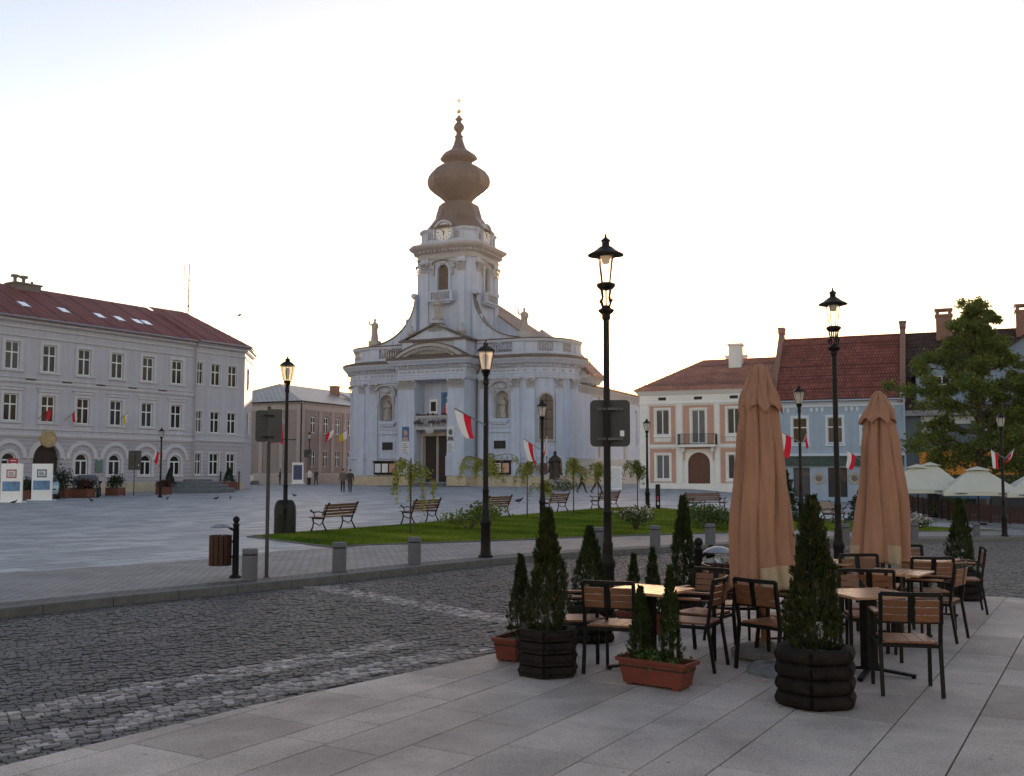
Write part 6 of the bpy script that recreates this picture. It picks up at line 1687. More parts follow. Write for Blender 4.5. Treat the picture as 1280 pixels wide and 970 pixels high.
pl=thing('low_plant','low leafy plants between the two thujas of the front terracotta trough','plant',onA(TA,-.02,-.03,.18),rza)
C=rng.normal(0,1,(420,3))*np.array([.12,.05,.035])+np.array([0,0,.06]); leaves('foliage',C,.026,M['bush'],pl,rng.normal(.4,.2,420)); mb=MB(); mb.tube([(0,0,-.02),(0,0,.06)],.006,5); mb.build('stem',M['bark'],pl)
TB=TP(.06,10.12); trough(TB,.60,.255,.235,'terracotta trough end showing behind the hexagonal log planter',R(62)); thuja(TB+Vector((.03,.0,.17)),.84,.27,'thin light green thuja behind the tallest thuja by the road',n=4500,seed=8,m='thuja2')
TC=TP(1.52,11.75); trough(TC,.60,.255,.235,'terracotta trough hidden behind the nearest cafe table',R(-37)); thuja(onA(TC,-.12,0,.17),.72,.22,'small thuja behind the nearer cafe table, beside its pointed twin',n=3500,seed=9); thuja(onA(TC,.13,0,.17),.80,.24,'small pointed thuja behind the nearer cafe table',n=3500,seed=10)
TD=TP(2.62,13.3); thuja(TD+Vector((0,0,.02)),.86,.30,'small thuja showing above the overfull bin',n=3000,seed=11)
# ---------------------------------------------------------------- lawn plants
def weeper(px,pyb,pyt,label,spread,n,seed,m='young',lean=0,arms=7,drop=.75,leafs=.05,bare=.45):
    """young grafted tree: thin stake-straight stem and hanging leafy twigs"""
    g=random.Random(seed); p=at(px,pyb); H=(pyb-pyt)/F*p.y; t=thing('weeping_tree',label,'young tree',p,0,'young weeping trees on the lawn')
    tk=MB(); top=H*.93; tk.tube([(0,0,-.05),(.01*lean,0,top*.5),(lean*.04,0,top)],[.03,.024,.018],6); pts=[]
    for k in range(arms):
        a=2*PI*k/arms+g.uniform(-.4,.4); r=spread*g.uniform(.25,1.3); hz=top*(1-g.uniform(0,.22)); path=[]
        for i in range(9):
            s=i/8; x=r*math.sin(s*PI*.5)**.8; z=hz+H*.08*math.sin(s*PI*.8)-H*drop*g.uniform(.55,1.15)*max(0,s-.35)**1.6*1.0
            path.append(Vector((lean*.04+x*math.cos(a)+g.gauss(0,.02),x*math.sin(a)+g.gauss(0,.02),max(z,.3))))
        tk.tube(path,[.012-.001*i for i in range(9)],4)
        for i in range(1,9):
            for _ in range(max(1,n//(arms*8))):
                f=g.random(); q=path[i-1].lerp(path[i],f); pts.append((q.x+g.gauss(0,.05),q.y+g.gauss(0,.05),q.z-abs(g.gauss(0,.16))))
    tk.build('trunk', M['bark'], t)
    C=np.array(pts); leaves('crown',C,leafs,M[m],t,rng.normal(.5,.25,len(C)),up=-1.0,elong=2.2)
    return t
weeper(513,669,566,'young drooping tree with sparse yellow green leaves hanging to the grass before a bench',.62,1100,1,arms=7,drop=1.0,leafs=.045)
weeper(606,650,566,'pale weeping tree whose crown shows on both sides of the lamp before the church',1.1,2400,2,arms=13,drop=.42,leafs=.036)
weeper(659,648,571,'weeping tree with a bare hooked stem beside the lamp on the lawn',.55,1100,3,arms=9,drop=.5,leafs=.038)
weeper(681,650,597,'small tree with golden leaves round the foot of the lamp on the lawn',.5,1000,4,arms=10,drop=.45,leafs=.04)
weeper(717,643,572,'weeping tree with a pale thin stem in front of the bronze statue base',.52,1700,5,arms=12,drop=.42,leafs=.036)
weeper(748,637,577,'weeping tree with a full crown before the church aisle, behind the sign',.52,1600,6,arms=12,drop=.42,leafs=.04)
weeper(797,637,574,'green weeping tree with a thin stem near the cream house corner',.6,1700,7,m='leaf',arms=12,drop=.4,leafs=.04)
def shrub(px,pyb,w,h,label,n,seed,m='bush',petals=0,size=.05,name='shrub',cat='shrub',stems=5,clumps=9,grp='shrubs on the lawn'):
    g=np.random.default_rng(seed); p=at(px,pyb); t=thing(name,label,cat,p,g.uniform(0,6),grp)
    mb=MB(); cl=[]
    for k in range(clumps):
        a=g.uniform(0,2*PI); r=w/2*math.sqrt(g.uniform(.05,.8)); z=h*g.uniform(.35,.9)*(1-.3*(r/(w/2))**2); cl.append((r*math.cos(a),r*math.sin(a),z))
        if k<stems+3: mb.tube([(0,0,-.03),(r*.3*math.cos(a),r*.3*math.sin(a),z*.45),cl[-1]],[.025,.014,.005],5)
    mb.build('stem', M['bark'], t)
    cl=np.array(cl); idx=g.integers(0,clumps,n); C=cl[idx]+g.normal(0,1,(n,3))*np.array([w*.13,w*.13,h*.13]); C[:,2]=np.abs(C[:,2])+.02
    leaves('foliage',C,size,M[m],t,g.normal(.45,.2,n)+.15*np.sin(idx*2.1))
    if petals:
        C=cl[g.integers(0,clumps,petals)]+g.normal(0,1,(petals,3))*np.array([w*.15,w*.15,h*.12])+np.array([0,0,h*.12]); C[:,2]=np.abs(C[:,2])+.03; leaves('blossom',C,size*1.3,M['petal'],t,g.random(petals),elong=1.1)
    return t
shrub(586,663,1.75,.80,'low spreading shrub with a crooked stem in the middle of the lawn',1500,21,m='leaf',size=.055,stems=3)
shrub(795,664,1.25,.72,'round shrub with pale blossoms on the lawn',1500,22,petals=260,size=.045,clumps=14)
shrub(884,663,1.7,.85,'dark leafed shrub behind the slim thuja by the bin',1600,23,size=.055,clumps=12)
shrub(916,661,.9,.7,'small shrub at the edge of the large closed parasol',800,24,size=.05)
shrub(1146,661,1.0,.5,'low pale flowering plants near the bollard by the red bush',700,25,petals=240,size=.045,clumps=12)
shrub(1112,655,1.6,1.25,'dark red leaved bush between the farther parasol and the cafe fence',1600,26,m='redbush',size=.07,clumps=14)
shrub(1186,648,2.4,1.2,'dark green bush in front of the cafe fence below the cream parasols',1500,27,size=.07,clumps=14)
def fir(px,pyb,pyt,wpx,label,seed,n=2600):
    g=np.random.default_rng(seed); p=at(px,pyb); H=(pyb-pyt)/F*p.y; w=wpx/F*p.y; t=thing('young_fir',label,'fir tree',p,0,'young firs on the lawn')
    mb=MB(); mb.tube([(0,0,-.05),(0,0,H*.98)],[.05,.008],6); pts=[]
    nb=44
    for k in range(nb):
        u=k/nb; z=H*(.08+.88*u); a=k*2.4+g.uniform(-.3,.3); r=w/2*(1-u)**.8*g.uniform(.75,1.1)+.05
        e=np.array([r*math.cos(a),r*math.sin(a),z-.18*r]); b=np.array([0,0,z]); mb.tube([tuple(b),tuple(e)],[.012,.004],4)
        for _ in range(n//nb): f=g.random()**.7; pts.append(b+(e-b)*f+g.normal(0,.035,3)*(1+r*.4))
    mb.build('trunk', M['bark'], t); leaves('crown',np.array(pts),.055,M['fir'],t,g.normal(.45,.25,len(pts)),elong=2.4)
    return t
fir(981,652,584,48,'thin young fir between the large parasol and the blue house lamp',31)
fir(1080,652,606,52,'dark young fir with wide branches beside the farther closed parasol',32)
# ---------------------------------------------------------------- big tree
def big_tree(loc,H,w,label,seed=5,n=66000,name='linden_tree'):
    g=random.Random(seed); t=thing(name,label,'tree',loc)
    mb=MB(); tips=[]
    th=H*.20
    mb.tube([(0,0,-.2),(.05,0,th*.5),(.0,.05,th),(.1,0,H*.45),(-.1,.1,H*.7),(0,0,H*.93)],[.34,.27,.24,.17,.10,.03],10)
    nl=34
    for k in range(nl):
        u=(k+.5)/nl; z=th+(H*.93-th)*u; a=k*2.39996+g.uniform(-.4,.4)
        prof=(.55+1.25*u if u<.30 else 1.0*(1-((u-.30)/.70)**1.5)*.90+.12)
        r=w/2*prof*g.uniform(.62,1.25)
        b=Vector((0,0,z-.12*H*(1-u)*.3)); e=Vector((r*math.cos(a),r*math.sin(a),z+r*.22*g.uniform(.2,1.3)))
        m=b.lerp(e,.5)+Vector((g.gauss(0,.2),g.gauss(0,.2),.35)); mb.tube([b,m,e],[.10*(1-u)+.03,.06*(1-u)+.02,.012],6)
        for j in range(9):
            f=g.uniform(.32,1.05); q=(b.lerp(m,f*2) if f<.5 else m.lerp(e,f*2-1)); o=Vector((g.gauss(0,.5),g.gauss(0,.5),g.gauss(0,.32)))*(.45+.8*(1-u)); tip=q+o
            mb.tube([q,q+o*.6+Vector((0,0,.1)),tip],[.02,.012,.005],4); tips.append((tip,g.uniform(.28,.6)*(.6+.5*(1-u))))
    for j in range(10): tips.append((Vector((g.gauss(0,.35),g.gauss(0,.35),H*g.uniform(.90,.985))),.35))
    mb.build('trunk', M['bark'], t, smooth=40)
    T=np.array([tuple(x[0]) for x in tips]); S_=np.array([x[1] for x in tips]); idx=rng.integers(0,len(T),n)
    C=T[idx]+rng.normal(0,1,(n,3))*S_[idx][:,None]*np.array([.62,.62,.42])
    leaves('crown',C,.125,M['leaf'],t,rng.normal(.42,.2,n)+.13*np.sin(idx*1.7),elong=1.3)
    return t
dl=ray(1226,600); tl=Vector((dl.x*64/dl.y,64,0)); tl.z=G(tl.x,64); big_tree(tl,13.2-tl.z,10.2,'tall green linden tree rising above the cream cafe parasols before the dark house',5)
dl=ray(1312,600); tl=Vector((dl.x*62/dl.y,62,0)); tl.z=G(tl.x,62); big_tree(tl,11.0,8.0,'second linden tree whose branches reach in beside the lamp with two flags',9,13000)
# ---------------------------------------------------------------- cafe furniture
def make_chair():
    """teak and black metal armchair; seat centre at origin, facing +y"""
    t=thing('cafe_chair','-','chair',(0,0,0),0,'teak and black metal cafe armchairs')
    hw=.235; tb=.028
    for s in (-1,1):
        f=MB(); f.bar((s*hw,.22,0),(s*hw,.215,.645),.03,.026,up=(0,1,0)); f.build('leg', M['blackm'], t)
        f=MB(); f.bar((s*hw,-.275,0),(s*hw,-.215,.42),.03,.028,up=(0,1,0)); f.bar((s*hw,-.215,.415),(s*hw,-.275,.84),.03,.028,up=(0,1,0)); f.build('leg', M['blackm'], t)
        a=MB(); a.box(s*hw-.028,s*hw+.028,-.15,.20,.650,.672); a.box(s*hw-.026,s*hw+.026,.2,.235,.645,.668); o=a.build('armrest', M['woody'], t); bv=o.modifiers.new('b','BEVEL'); bv.width=.006; bv.segments=2
        a=MB(); a.bar((s*hw,-.24,.645),(s*hw,.225,.640),.026,.016); a.build('arm_rail', M['blackm'], t)
    f=MB(); f.bar((-hw,.215,.405),(hw,.215,.405),.026,.03); f.bar((-hw,-.205,.405),(hw,-.205,.405),.026,.03); 
    for s in (-1,1): f.bar((s*hw,-.21,.405),(s*hw,.21,.405),.024,.03)
    f.build('seat_frame', M['blackm'], t)
    q=MB()
    for k in range(4): x=-hw+.03+(2*hw-.06)*(k+.5)/4; q.box(x-.050,x+.050,-.21,.225,.423,.443)
    o=q.build('seat', M['woody'], t); bv=o.modifiers.new('b','BEVEL'); bv.width=.004; bv.segments=2
    # back: curved top rail, centre bar and two panels of slats
    r=MB(); pts=[(hw*x,-.275-.035*(1-x*x),.835) for x in (-1,-.5,0,.5,1)]
    for i in range(4): r.bar(pts[i],pts[i+1],.022,.036)
    r.build('top_rail', M['blackm'], t)
    c=MB(); c.bar((0,-.275,.60),(0,-.318,.83),.055,.014,up=(0,1,0)); c.bar((-.225,-.243,.60),(.225,-.243,.60),.018,.018); c.build('back_bar', M['blackm'], t)
    for s in (-1,1):
        b=MB()
        for k in range(3):
            z=.638+k*.062; b.M=Matrix.Translation((s*.126,-.276-.0105*k,z))@Matrix.Rotation(s*R(8),4,'Z')@Matrix.Rotation(R(9),4,'X'); b.cbox((0,0,0),(.19,.016,.056))
        b.M=None; b.build('backrest', M['wood'], t)
    return t
chairs=[ # x, y, heading (degrees right of straight ahead), label
 (3.34,8.62,11,'nearest armchair, its back to us, at the nearest table on the open paving'),
 (2.47,9.56,52,'armchair just behind the bulging log planter, half in front of the large parasol'),
 (1.72,9.66,-63,'armchair with its seat toward the front trough, at the table nearest the road'),
 (1.93,10.25,-142,'armchair behind the table nearest the road, its slatted back facing us'),
 (.66,9.82,84,'armchair right behind the hexagonal log planter, turned to the table nearest the road'),
 (.97,9.49,20,'armchair between the hexagonal log planter and the front trough, its back to us'),
 (4.72,11.28,-52,'armchair with open legs on the bare paving beside the middle table'),
 (5.98,13.45,-72,'outermost armchair standing beside the solitary thuja at the terrace edge'),
 (4.98,12.15,6,'armchair with its back to us before the farthest table'),
 (5.42,13.62,178,'armchair on the far side of the farthest table, only its back rail showing'),
 (3.78,10.62,24,'armchair with its back to us pushed up to the middle table'),
 (3.56,10.08,186,'armchair facing us across the nearest table'),
 (4.24,12.02,176,'armchair facing us across the middle table, in front of the farther parasol'),
 (3.62,12.02,28,'armchair with dark angled back left of the farther closed parasol'),
 (3.30,11.12,20,'armchair whose pale armrests show behind the broad dark thuja'),
 (2.76,9.98,140,'armchair tucked in at the nearest table behind the broad dark thuja'),
 (2.38,10.92,92,'armchair side on behind the large parasol, near the overfull bin'),
 (4.02,13.3,170,'armchair beyond the small table next to the farther parasol, rail only'),
]
c0=None
for x,y,hd,l in chairs:
    p=TP(x,y,.002)
    if c0 is None: c0=make_chair(); c0.location=p; c0.rotation_euler=(0,0,R(-hd)); c0['label']=l
    else: dup(c0,p,R(-hd),l)
def make_table():
    t=thing('cafe_table','-','table',(0,0,0),0,'teak topped cafe tables')
    m=MB(); s=.325
    for k in range(6):
        y=-s+.035+(2*s-.07)*(k+.5)/6; m.box(-s+.032,s-.032,y-.046,y+.046,.716,.738)
    m.box(-s,-s+.03,-s,s,.714,.739); m.box(s-.03,s,-s,s,.714,.739); m.box(-s+.03,s-.03,-s,-s+.033,.715,.7385); m.box(-s+.03,s-.03,s-.033,s,.715,.7385)
    o=m.build('tabletop', M['toptop'], t); bv=o.modifiers.new('b','BEVEL'); bv.width=.003; bv.segments=1
    f=MB(); f.box(-s+.06,s-.06,-.02,.02,.690,.714); f.box(-.02,.02,-s+.06,s-.06,.689,.7135); f.build('top_frame', M['blackm'], t)
    c=MB(); c.box(-.055,.055,-.055,.055,.04,.69); c.build('column', M['blackm'], t)
    b=MB()
    for k in range(4):
        a=PI/4+k*PI/2; d=Vector((math.cos(a),math.sin(a),0)); b.bar(d*.03+Vector((0,0,.055)),d*.40+Vector((0,0,.022)),.05,.024); b.lathe([(.02,0),(.022,.012)],8,(d.x*.38,d.y*.38,0))
    b.build('foot_cross', M['blackm'], t)
    return t
tables=[(1.29,9.58,52,'bare teak table nearest the road, beside the front trough'),(3.27,9.30,14,'nearest teak table, beside the bulging log planter'),(4.29,11.28,53,'middle teak table, in front of the farther closed parasol'),(5.30,12.95,47,'farthest teak table, near the solitary thuja'),(3.98,12.6,50,'small corner of a teak table showing left of the farther parasol'),(3.05,11.0,30,'teak table tucked behind the large closed parasol')]
t0=None
for x,y,rz,l in tables:
    p=TP(x,y,.002)
    if t0 is None: t0=make_table(); t0.location=p; t0.rotation_euler=(0,0,R(rz)); t0['label']=l
    else: dup(t0,p,R(rz),l)
# closed parasols
def parasol(loc, top, hem, rt, rb, label, seed, flap=.40, rz=0.0, patch=(.2,1.6)):
    g=random.Random(seed); t=thing('closed_parasol',label,'parasol',loc,rz,'closed peach cafe parasols')
    p=MB(); p.lathe([(.03,.05),(.03,top-.02),(.0,top)],12); p.build('pole', M['wood'], t)
    b=MB(); b.lathe([(.30,0),(.33,.03),(.33,.075),(.27,.11),(.10,.12),(.09,.16)],18); b.build('base', M['rock'], t, smooth=40)
    n=144; rows=46; ph=[g.uniform(0,6) for _ in range(8)]
    def fold(a,s):
        # eight hanging gores folded round the pole
        k=abs(math.sin(4*a+ph[0]+.25*math.sin(s*3+ph[1])))
        v=.76+.30*k**.55+.05*math.sin(11*a+ph[2]+s*2)+.03*math.sin(19*a+ph[3]-s*3)
        return v*(1+.05*math.sin(a+ph[4]+s*2.0)+.04*math.sin(2*a+ph[5]-s*4))
    def cloth(name,prof,mats,zig=0,inner=.006,band=None):
        vs=[];fs=[];mi=[]; P_=[]
        m=len(prof)
        for i,(r,z) in enumerate(prof):
            s=i/(m-1)
            for k in range(n):
                a=2*PI*k/n; rr=r*(fold(a,s*2) if i>0 else 1); zz=z
                if zig: zz+= zig*s**3*(abs(math.sin(4*a+ph[6]))-.5)
                else: zz+= .035*s**6*math.sin(3*a+ph[7])
                vs.append((rr*math.cos(a),rr*math.sin(a),zz))
        for i in range(m-1):
            for k in range(n):
                fs.append((i*n+k,i*n+(k+1)%n,(i+1)*n+(k+1)%n,(i+1)*n+k)); a=2*PI*(k+.5)/n
                mi.append(1 if (band and i>=band and ((patch[0]<a<patch[1]) or math.sin(a*4+ph[2])>.8)) else 0)
        c=MB(); c.v=vs; c.f=fs; c.m=mi; o=c.build(name,mats,t,smooth=True,fix=False); so=o.modifiers.new('thick','SOLIDIFY'); so.thickness=.006; so.offset=-1
        return o
    prof=[]
    z1=top-flap*.72
    for i in range(rows+1):
        s=i/rows; z=z1+(hem-z1)*s; r=rt*.80+(rt*.98-rt*.80)*min(1,s*5)+ (rb-rt*.98)*max(0,(s-.1)/.9)**1.05; prof.append((r,z))
    cloth('canopy',prof,[M['umb'],M['umb2']],band=int(rows*.87))
    pf=[(.052,top),(.075,top-.012)]
    for i in range(1,15): s=i/14; pf.append((.075+(rt*1.06-.075)*s**.95, top-.012-flap*s))
    cloth('top_flap',pf,[M['umb']],zig=.085)
    k=MB(); k.lathe([(.05,top-.01),(.055,top+.01),(.035,top+.035),(.0,top+.04)],12); k.build('finial', M['umb'], t, smooth=True)
    # tie strap ring
    return t
parasol(TP(2.52,10.15),2.93-.02,.66,.205,.325,'large closed peach parasol with a pale patched hem, towering over the chairs',3,flap=.43,patch=(4.4,5.9))
parasol(TP(4.83,13.15),2.90-.02,.66,.215,.37,'farther closed peach parasol with a flared cap and one pale hem patch',8,flap=.36,patch=(4.6,5.2))
# a bagged weight stone and two dropped leaves
t=thing('weight_bag','lumpy grey weight bag on the paving under the chair before the large parasol','bag',TP(2.48,9.35),.3); m=MB()
vs=[];fs=[];n=22
for i in range(8):
    th=PI/2*i/7
    for k in range(n):
        a=2*PI*k/n; r=.27*math.cos(th)**.55*(1+.10*math.sin(3*a+1)+.06*math.sin(7*a+th*4)); vs.append((r*math.cos(a)*1.15,r*math.sin(a),.10*math.sin(th)*(1+.12*math.sin(5*a+2))+.001))
fs=[(i*n+k,i*n+(k+1)%n,(i+1)*n+(k+1)%n,(i+1)*n+k) for i in range(7) for k in range(n)]+[tuple(range(7*n,8*n))]; m.add(vs,fs); m.build('bag_body', mat('grey_plastic_bag',(.13,.13,.135),.5,.3,9,.5,25), t, smooth=True)
m=MB(); m.lathe([(.05,.09),(.03,.115),(.055,.14)],10); m.build('knot', bpy.data.materials['grey_plastic_bag'], t, smooth=True)
m=MB(); pts=[(.0,.0,.004),(.03,.02,.02),(.07,.0,.012),(.045,-.03,.022)]; m.add(pts+[(x,y,z-.003) for x,y,z in pts],[(0,1,2,3),(7,6,5,4),(0,4,5,1),(1,5,6,2),(2,6,7,3),(3,7,4,0)])
o=m.build('dry_leaf', mat('dry_leaf',(.42,.3,.16),.7,.2,20), None, loc=TP(2.2,8.98,.002)); tag(o,'pale dry leaf on the paving before the bulging log planter','leaf')

# ---------------------------------------------------------------- cream cafe parasols, fence
def market_parasol(px,Y,wd,label,ez=1.0,top=2.3,rz=R(-18)):
    d=ray(px,600); p=Vector((d.x*Y/d.y,Y,0)); p.z=G(p.x,Y); t=thing('market_parasol',label,'parasol',p,rz,'open cream cafe parasols')
    e=ez-p.z; tp=top-p.z; h=wd/2
    c=MB()
    def pyr(h0,z0,h1,z1):
        vs=[]; N_=8
        for k in range(4):
            a0=PI/4+k*PI/2; a1=a0+PI/2
            for i in range(N_):
                f=i/N_; x0=math.cos(a0)*(1-f)+math.cos(a1)*f; y0=math.sin(a0)*(1-f)+math.sin(a1)*f; sag=1-.03*math.sin(f*PI)
                vs.append((x0*sag,y0*sag))
        V=[(x*h0*1.414,y*h0*1.414,z0+.05*(1-math.hypot(x,y))) for x,y in vs]+[(x*h1*1.414,y*h1*1.414,z1) for x,y in vs]; n=len(vs)
        c.add(V,[(i,(i+1)%n,n+(i+1)%n,n+i) for i in range(n)])
        return n
    pyr(h,e,.22*h,tp-.22); n=pyr(.34*h,tp-.20,.015,tp); pyr(h,e-.2,h*1.0,e)
    o=c.build('canopy', M['cream'], t); so=o.modifiers.new('thick','SOLIDIFY'); so.thickness=.012
    m=MB(); m.lathe([(.035,0),(.035,tp-.03)],10); m.lathe([(.4,0),(.4,.08),(.06,.1)],12)
    m.build('pole', M['black'], t)
    r=MB()
    for k in range(4): a=PI/4+k*PI/2; r.tube([(0,0,tp-.06),(h*1.38*math.cos(a),h*1.38*math.sin(a),e+.02)],.015,5); r.tube([(0,0,e+.05),(h*.7*math.cos(a),h*.7*math.sin(a),(e+tp)/2-.05)],.012,5)
    r.build('rib', M['woody'], t)
    mk=MB()
    for u in (-.55,.55):
        mk.M=Matrix.Rotation(0,4,'Z')@Matrix.Translation((u*h,-h-.012,e-.08)); mk.box(-.28,.28,-.008,0,-.035,.035); mk.lathe([(.09,-.02),(.12,.0),(.09,.02)],10,(0,-.0,.03))
    mk.M=None; mk.build('printed_mark', mat('blue_green_print',(.12,.2,.24),.7), t)
    return t
market_parasol(1147,54,3.5,'open cream cafe parasol beside the dark drainpipe, with a second canopy behind',1.00,2.36)
market_parasol(1222,52,3.6,'open cream cafe parasol under the linden tree trunk',.92,2.22)
market_parasol(1300,51,3.6,'open cream cafe parasol cut off by the picture edge beyond the lamp with flags',.86,2.1)
market_parasol(1163,59,3.3,'open cream parasol whose peak shows behind the one by the drainpipe',1.15,2.52)
def low_fence(a,b,label,h=1.0):
    p,q=at(*a),at(*b); d=q-p; ln=Vector((d.x,d.y)).length; t=thing('picket_fence',label,'fence',p,math.atan2(d.y,d.x)); sl=(q.z-p.z)/ln
    m=MB(); n=int(ln/.13)
    for k in range(n): x=k*.13; m.box(x-.035,x+.035,-.015,.015,sl*x+.05,sl*x+h+.04*(k%2))
    m.build('picket_panel', mat('dark_red_brown_pickets',(.035,.016,.012),.8,.25,8), t)
    for z in (.25,.85): r=MB(); r.bar((0,.03,z),(ln,.03,z+sl*ln),.03,.07); r.build('rail', M['woody'] if False else bpy.data.materials['dark_red_brown_pickets'], t)
    for k in range(int(ln/2)+1): x=k*2; r=MB(); r.box(x-.05,x+.05,.05,.15,sl*x-.05,sl*x+h+.1); r.build('post', bpy.data.materials['dark_red_brown_pickets'], t)
    return t
low_fence((1188,651),(1300,657),'dark red brown picket fence round the cafe under the cream parasols')
low_fence((1188,650.5),(1130,638),'short return of the dark picket fence behind the red leaved bush')
for i,(px,l) in enumerate(((1192,'blue tarpaulin hanging in the cafe beside the linden trunk shade'),(1216,'wider blue tarpaulin hanging in the cafe under the middle cream parasol'))):
    d=ray(px,615); Y=60; t=thing('tarpaulin',l,'tarpaulin',(d.x*Y/d.y,Y,G(d.x*Y/d.y,Y)),R(-18)); w_=.75+.2*i; z0=1.0-t.location.z-.55; m=MB()
    m.box(-w_,w_,-.01,.01,z0-.1,z0+.5); m.build('sheet', mat('blue_sheet',(.05,.11,.20),.6,.15), t); m=MB()
    for s in (-w_-.03,w_+.03): m.tube([(s,0,0),(s,0,z0+.6)],.025,6)
    m.build('pole', M['black'], t)

# ---------------------------------------------------------------- things before the lilac hall
def board(px,py,l,tone):
    p=at(px,py); t=thing('info_board',l,'notice board',p,R(-6)+0.0,'white notice boards before the hall')
    m=MB(); m.box(-.62,.62,-.06,.06,.05,2.15); m.box(-.75,.75,-.25,.25,0,.05); m.build('frame', M['white'], t)
    m=MB(); m.box(-.30,.30,-.068,-.06,1.35,1.82); o=m.build('picture', mat('print_'+tone[0],tone[1],.5,.5,9), t); m=MB(); m.box(-.23,.23,-.073,-.068,1.42,1.75); m.build('picture_inset', M['notice'], o)
    m=MB()
    for k in range(3): m.box(-.16,.16-.04*k,-.077,-.073,1.48+k*.08,1.52+k*.08)
    m.build('lines', bpy.data.materials['print_'+tone[0]], o)
    m=MB(); m.box(-.52,.52,-.068,-.06,.62,1.16); o=m.build('picture', mat('map_'+tone[0],(.10,.19,.33),.5,.6,4), t)
    return t
board(14,628,'white notice board with a red framed print near the red plaque',('red',(.30,.08,.07)))
board(52,625.5,'white notice board with a dark blue print before the arched doorway',('blue',(.05,.06,.13)))
p=at(372,605); t=thing('info_board','white notice board standing before the brown building','notice board',p,R(4)); m=MB(); m.box(-.65,.65,-.06,.06,.1,2.5); m.box(-.8,.8,-.3,.3,0,.1); m.build('frame', M['white'], t); m=MB(); m.box(-.5,.5,-.07,-.06,.5,2.2); m.build('picture', bpy.data.materials['print_blue'], t)
p=at(770,612); t=thing('info_board','pale framed board beside the walkers, in front of the church aisle','notice board',p,R(-10)); m=MB(); m.box(-.5,.5,-.05,.05,.0,.12); m.box(-.5,-.4,-.05,.05,.12,2.0); m.box(.4,.5,-.05,.05,.12,2.0); m.box(-.4,.4,-.05,.05,1.85,2.0); m.build('frame', M['white'], t); m=MB(); m.box(-.4,.4,-.01,.01,.12,1.85); m.build('picture', M['notice'], t)
def boxplant(px,py,w,h,l,kind_,seed,ph=.9):
    p=at(px,py); t=thing('wooden_planter','red brown wooden planter box '+l[0],'planter',p,R(-8),'wooden planter boxes before the hall')
    m=MB(); m.box(-w/2,w/2,-w/2,w/2,.05,h); 
    for s in (-1,1):
        for q in (-1,1): m.box(s*w/2-.04,s*w/2+.04,q*w/2-.04,q*w/2+.04,0,h+.04)
    m.build('box', mat('red_brown_planks_%d'%seed,(.13,.045,.028),.7,.3,7), t); m=MB(); m.box(-w/2+.05,w/2-.05,-w/2+.05,w/2-.05,h,h+.02); m.build('soil', M['soil'], t)
    g=np.random.default_rng(seed); q=thing('potted_bush',l[1],'bush',p+Vector((0,0,h+.01)),0,'bushes in the wooden planters'); mb=MB(); mb.tube([(0,0,-.05),(0,0,ph*.8)],[.03,.008],5); mb.build('stem', M['bark'], q)
    n=900
    if kind_=='cone': u=g.random(n); a=g.uniform(0,6.28,n); r=w*.5*(1-u)**.8*np.sqrt(g.uniform(.2,1,n)); C=np.column_stack([r*np.cos(a),r*np.sin(a),.05+u*ph])
    else: C=g.normal(0,1,(n,3))*np.array([w*.30,w*.30,ph*.22])+np.array([0,0,ph*.42]); C[:,2]=np.abs(C[:,2])
    leaves('foliage',C,.085,M['fir' if kind_!='red' else 'redbush'],q,g.normal(.4,.2,n))
boxplant(33,624.5,.85,.55,('between the two notice boards','dark bush between the two notice boards'),'b',41,.8)
boxplant(77,622.5,1.1,.55,('beside the board with the dark blue print','tall dark bush right of the board with the dark blue print'),'b',42,1.5)
boxplant(105.5,622,.85,.55,('in front of the dark parked car','small brown bush in front of the dark parked car'),'red',43,.7)
boxplant(144,620,.85,.55,('under the narrow green plaque, alone','spiky bush in the lone planter under the green plaque'),'b',44,1.0)
boxplant(204.5,618.5,.75,.55,('at the foot of the small lamp by the hall','low bush at the foot of the small lamp by the hall'),'red',45,.5)
boxplant(211.5,616,.9,.6,('just behind the small lamp by the hall','cone shaped fir just behind the small lamp by the hall'),'cone',46,1.2)
boxplant(285.5,613,1.05,.7,('between railing posts at the end of the hall','cone shaped fir between railing posts at the end of the hall'),'cone',47,1.15)
# railing posts, stepped fountain
for i,(px,py) in enumerate(((275.5,612.5),(298.5,612))):
    p=at(px,py); t=thing('railing_post','thin black railing post '+('beside the stepped stone basin','at the far corner of the lilac hall')[i],'post',p); m=MB(); m.lathe([(.06,0),(.05,1.35),(.07,1.4),(.04,1.45)],8); m.build('shaft', M['black'], t); m=MB(); m.ball((0,0,1.52),.07,8,6); m.build('knob', M['black'], t)
p=at(247,615.5); t=thing('stone_basin','low round stepped stone basin before the wing of the lilac hall','fountain',p)
for i,(r,z0,z1) in enumerate(((2.75,0,.35),(2.3,.35,.62),(1.75,.62,.85),(1.1,.85,1.02))):
    m=MB(); m.lathe([(r,z0),(r,z1-.05),(r-.05,z1),(.01,z1)],32); m.build('step', mat('slate_step_%d'%i,(.10,.11,.12),.7,.2,3), t, smooth=35)
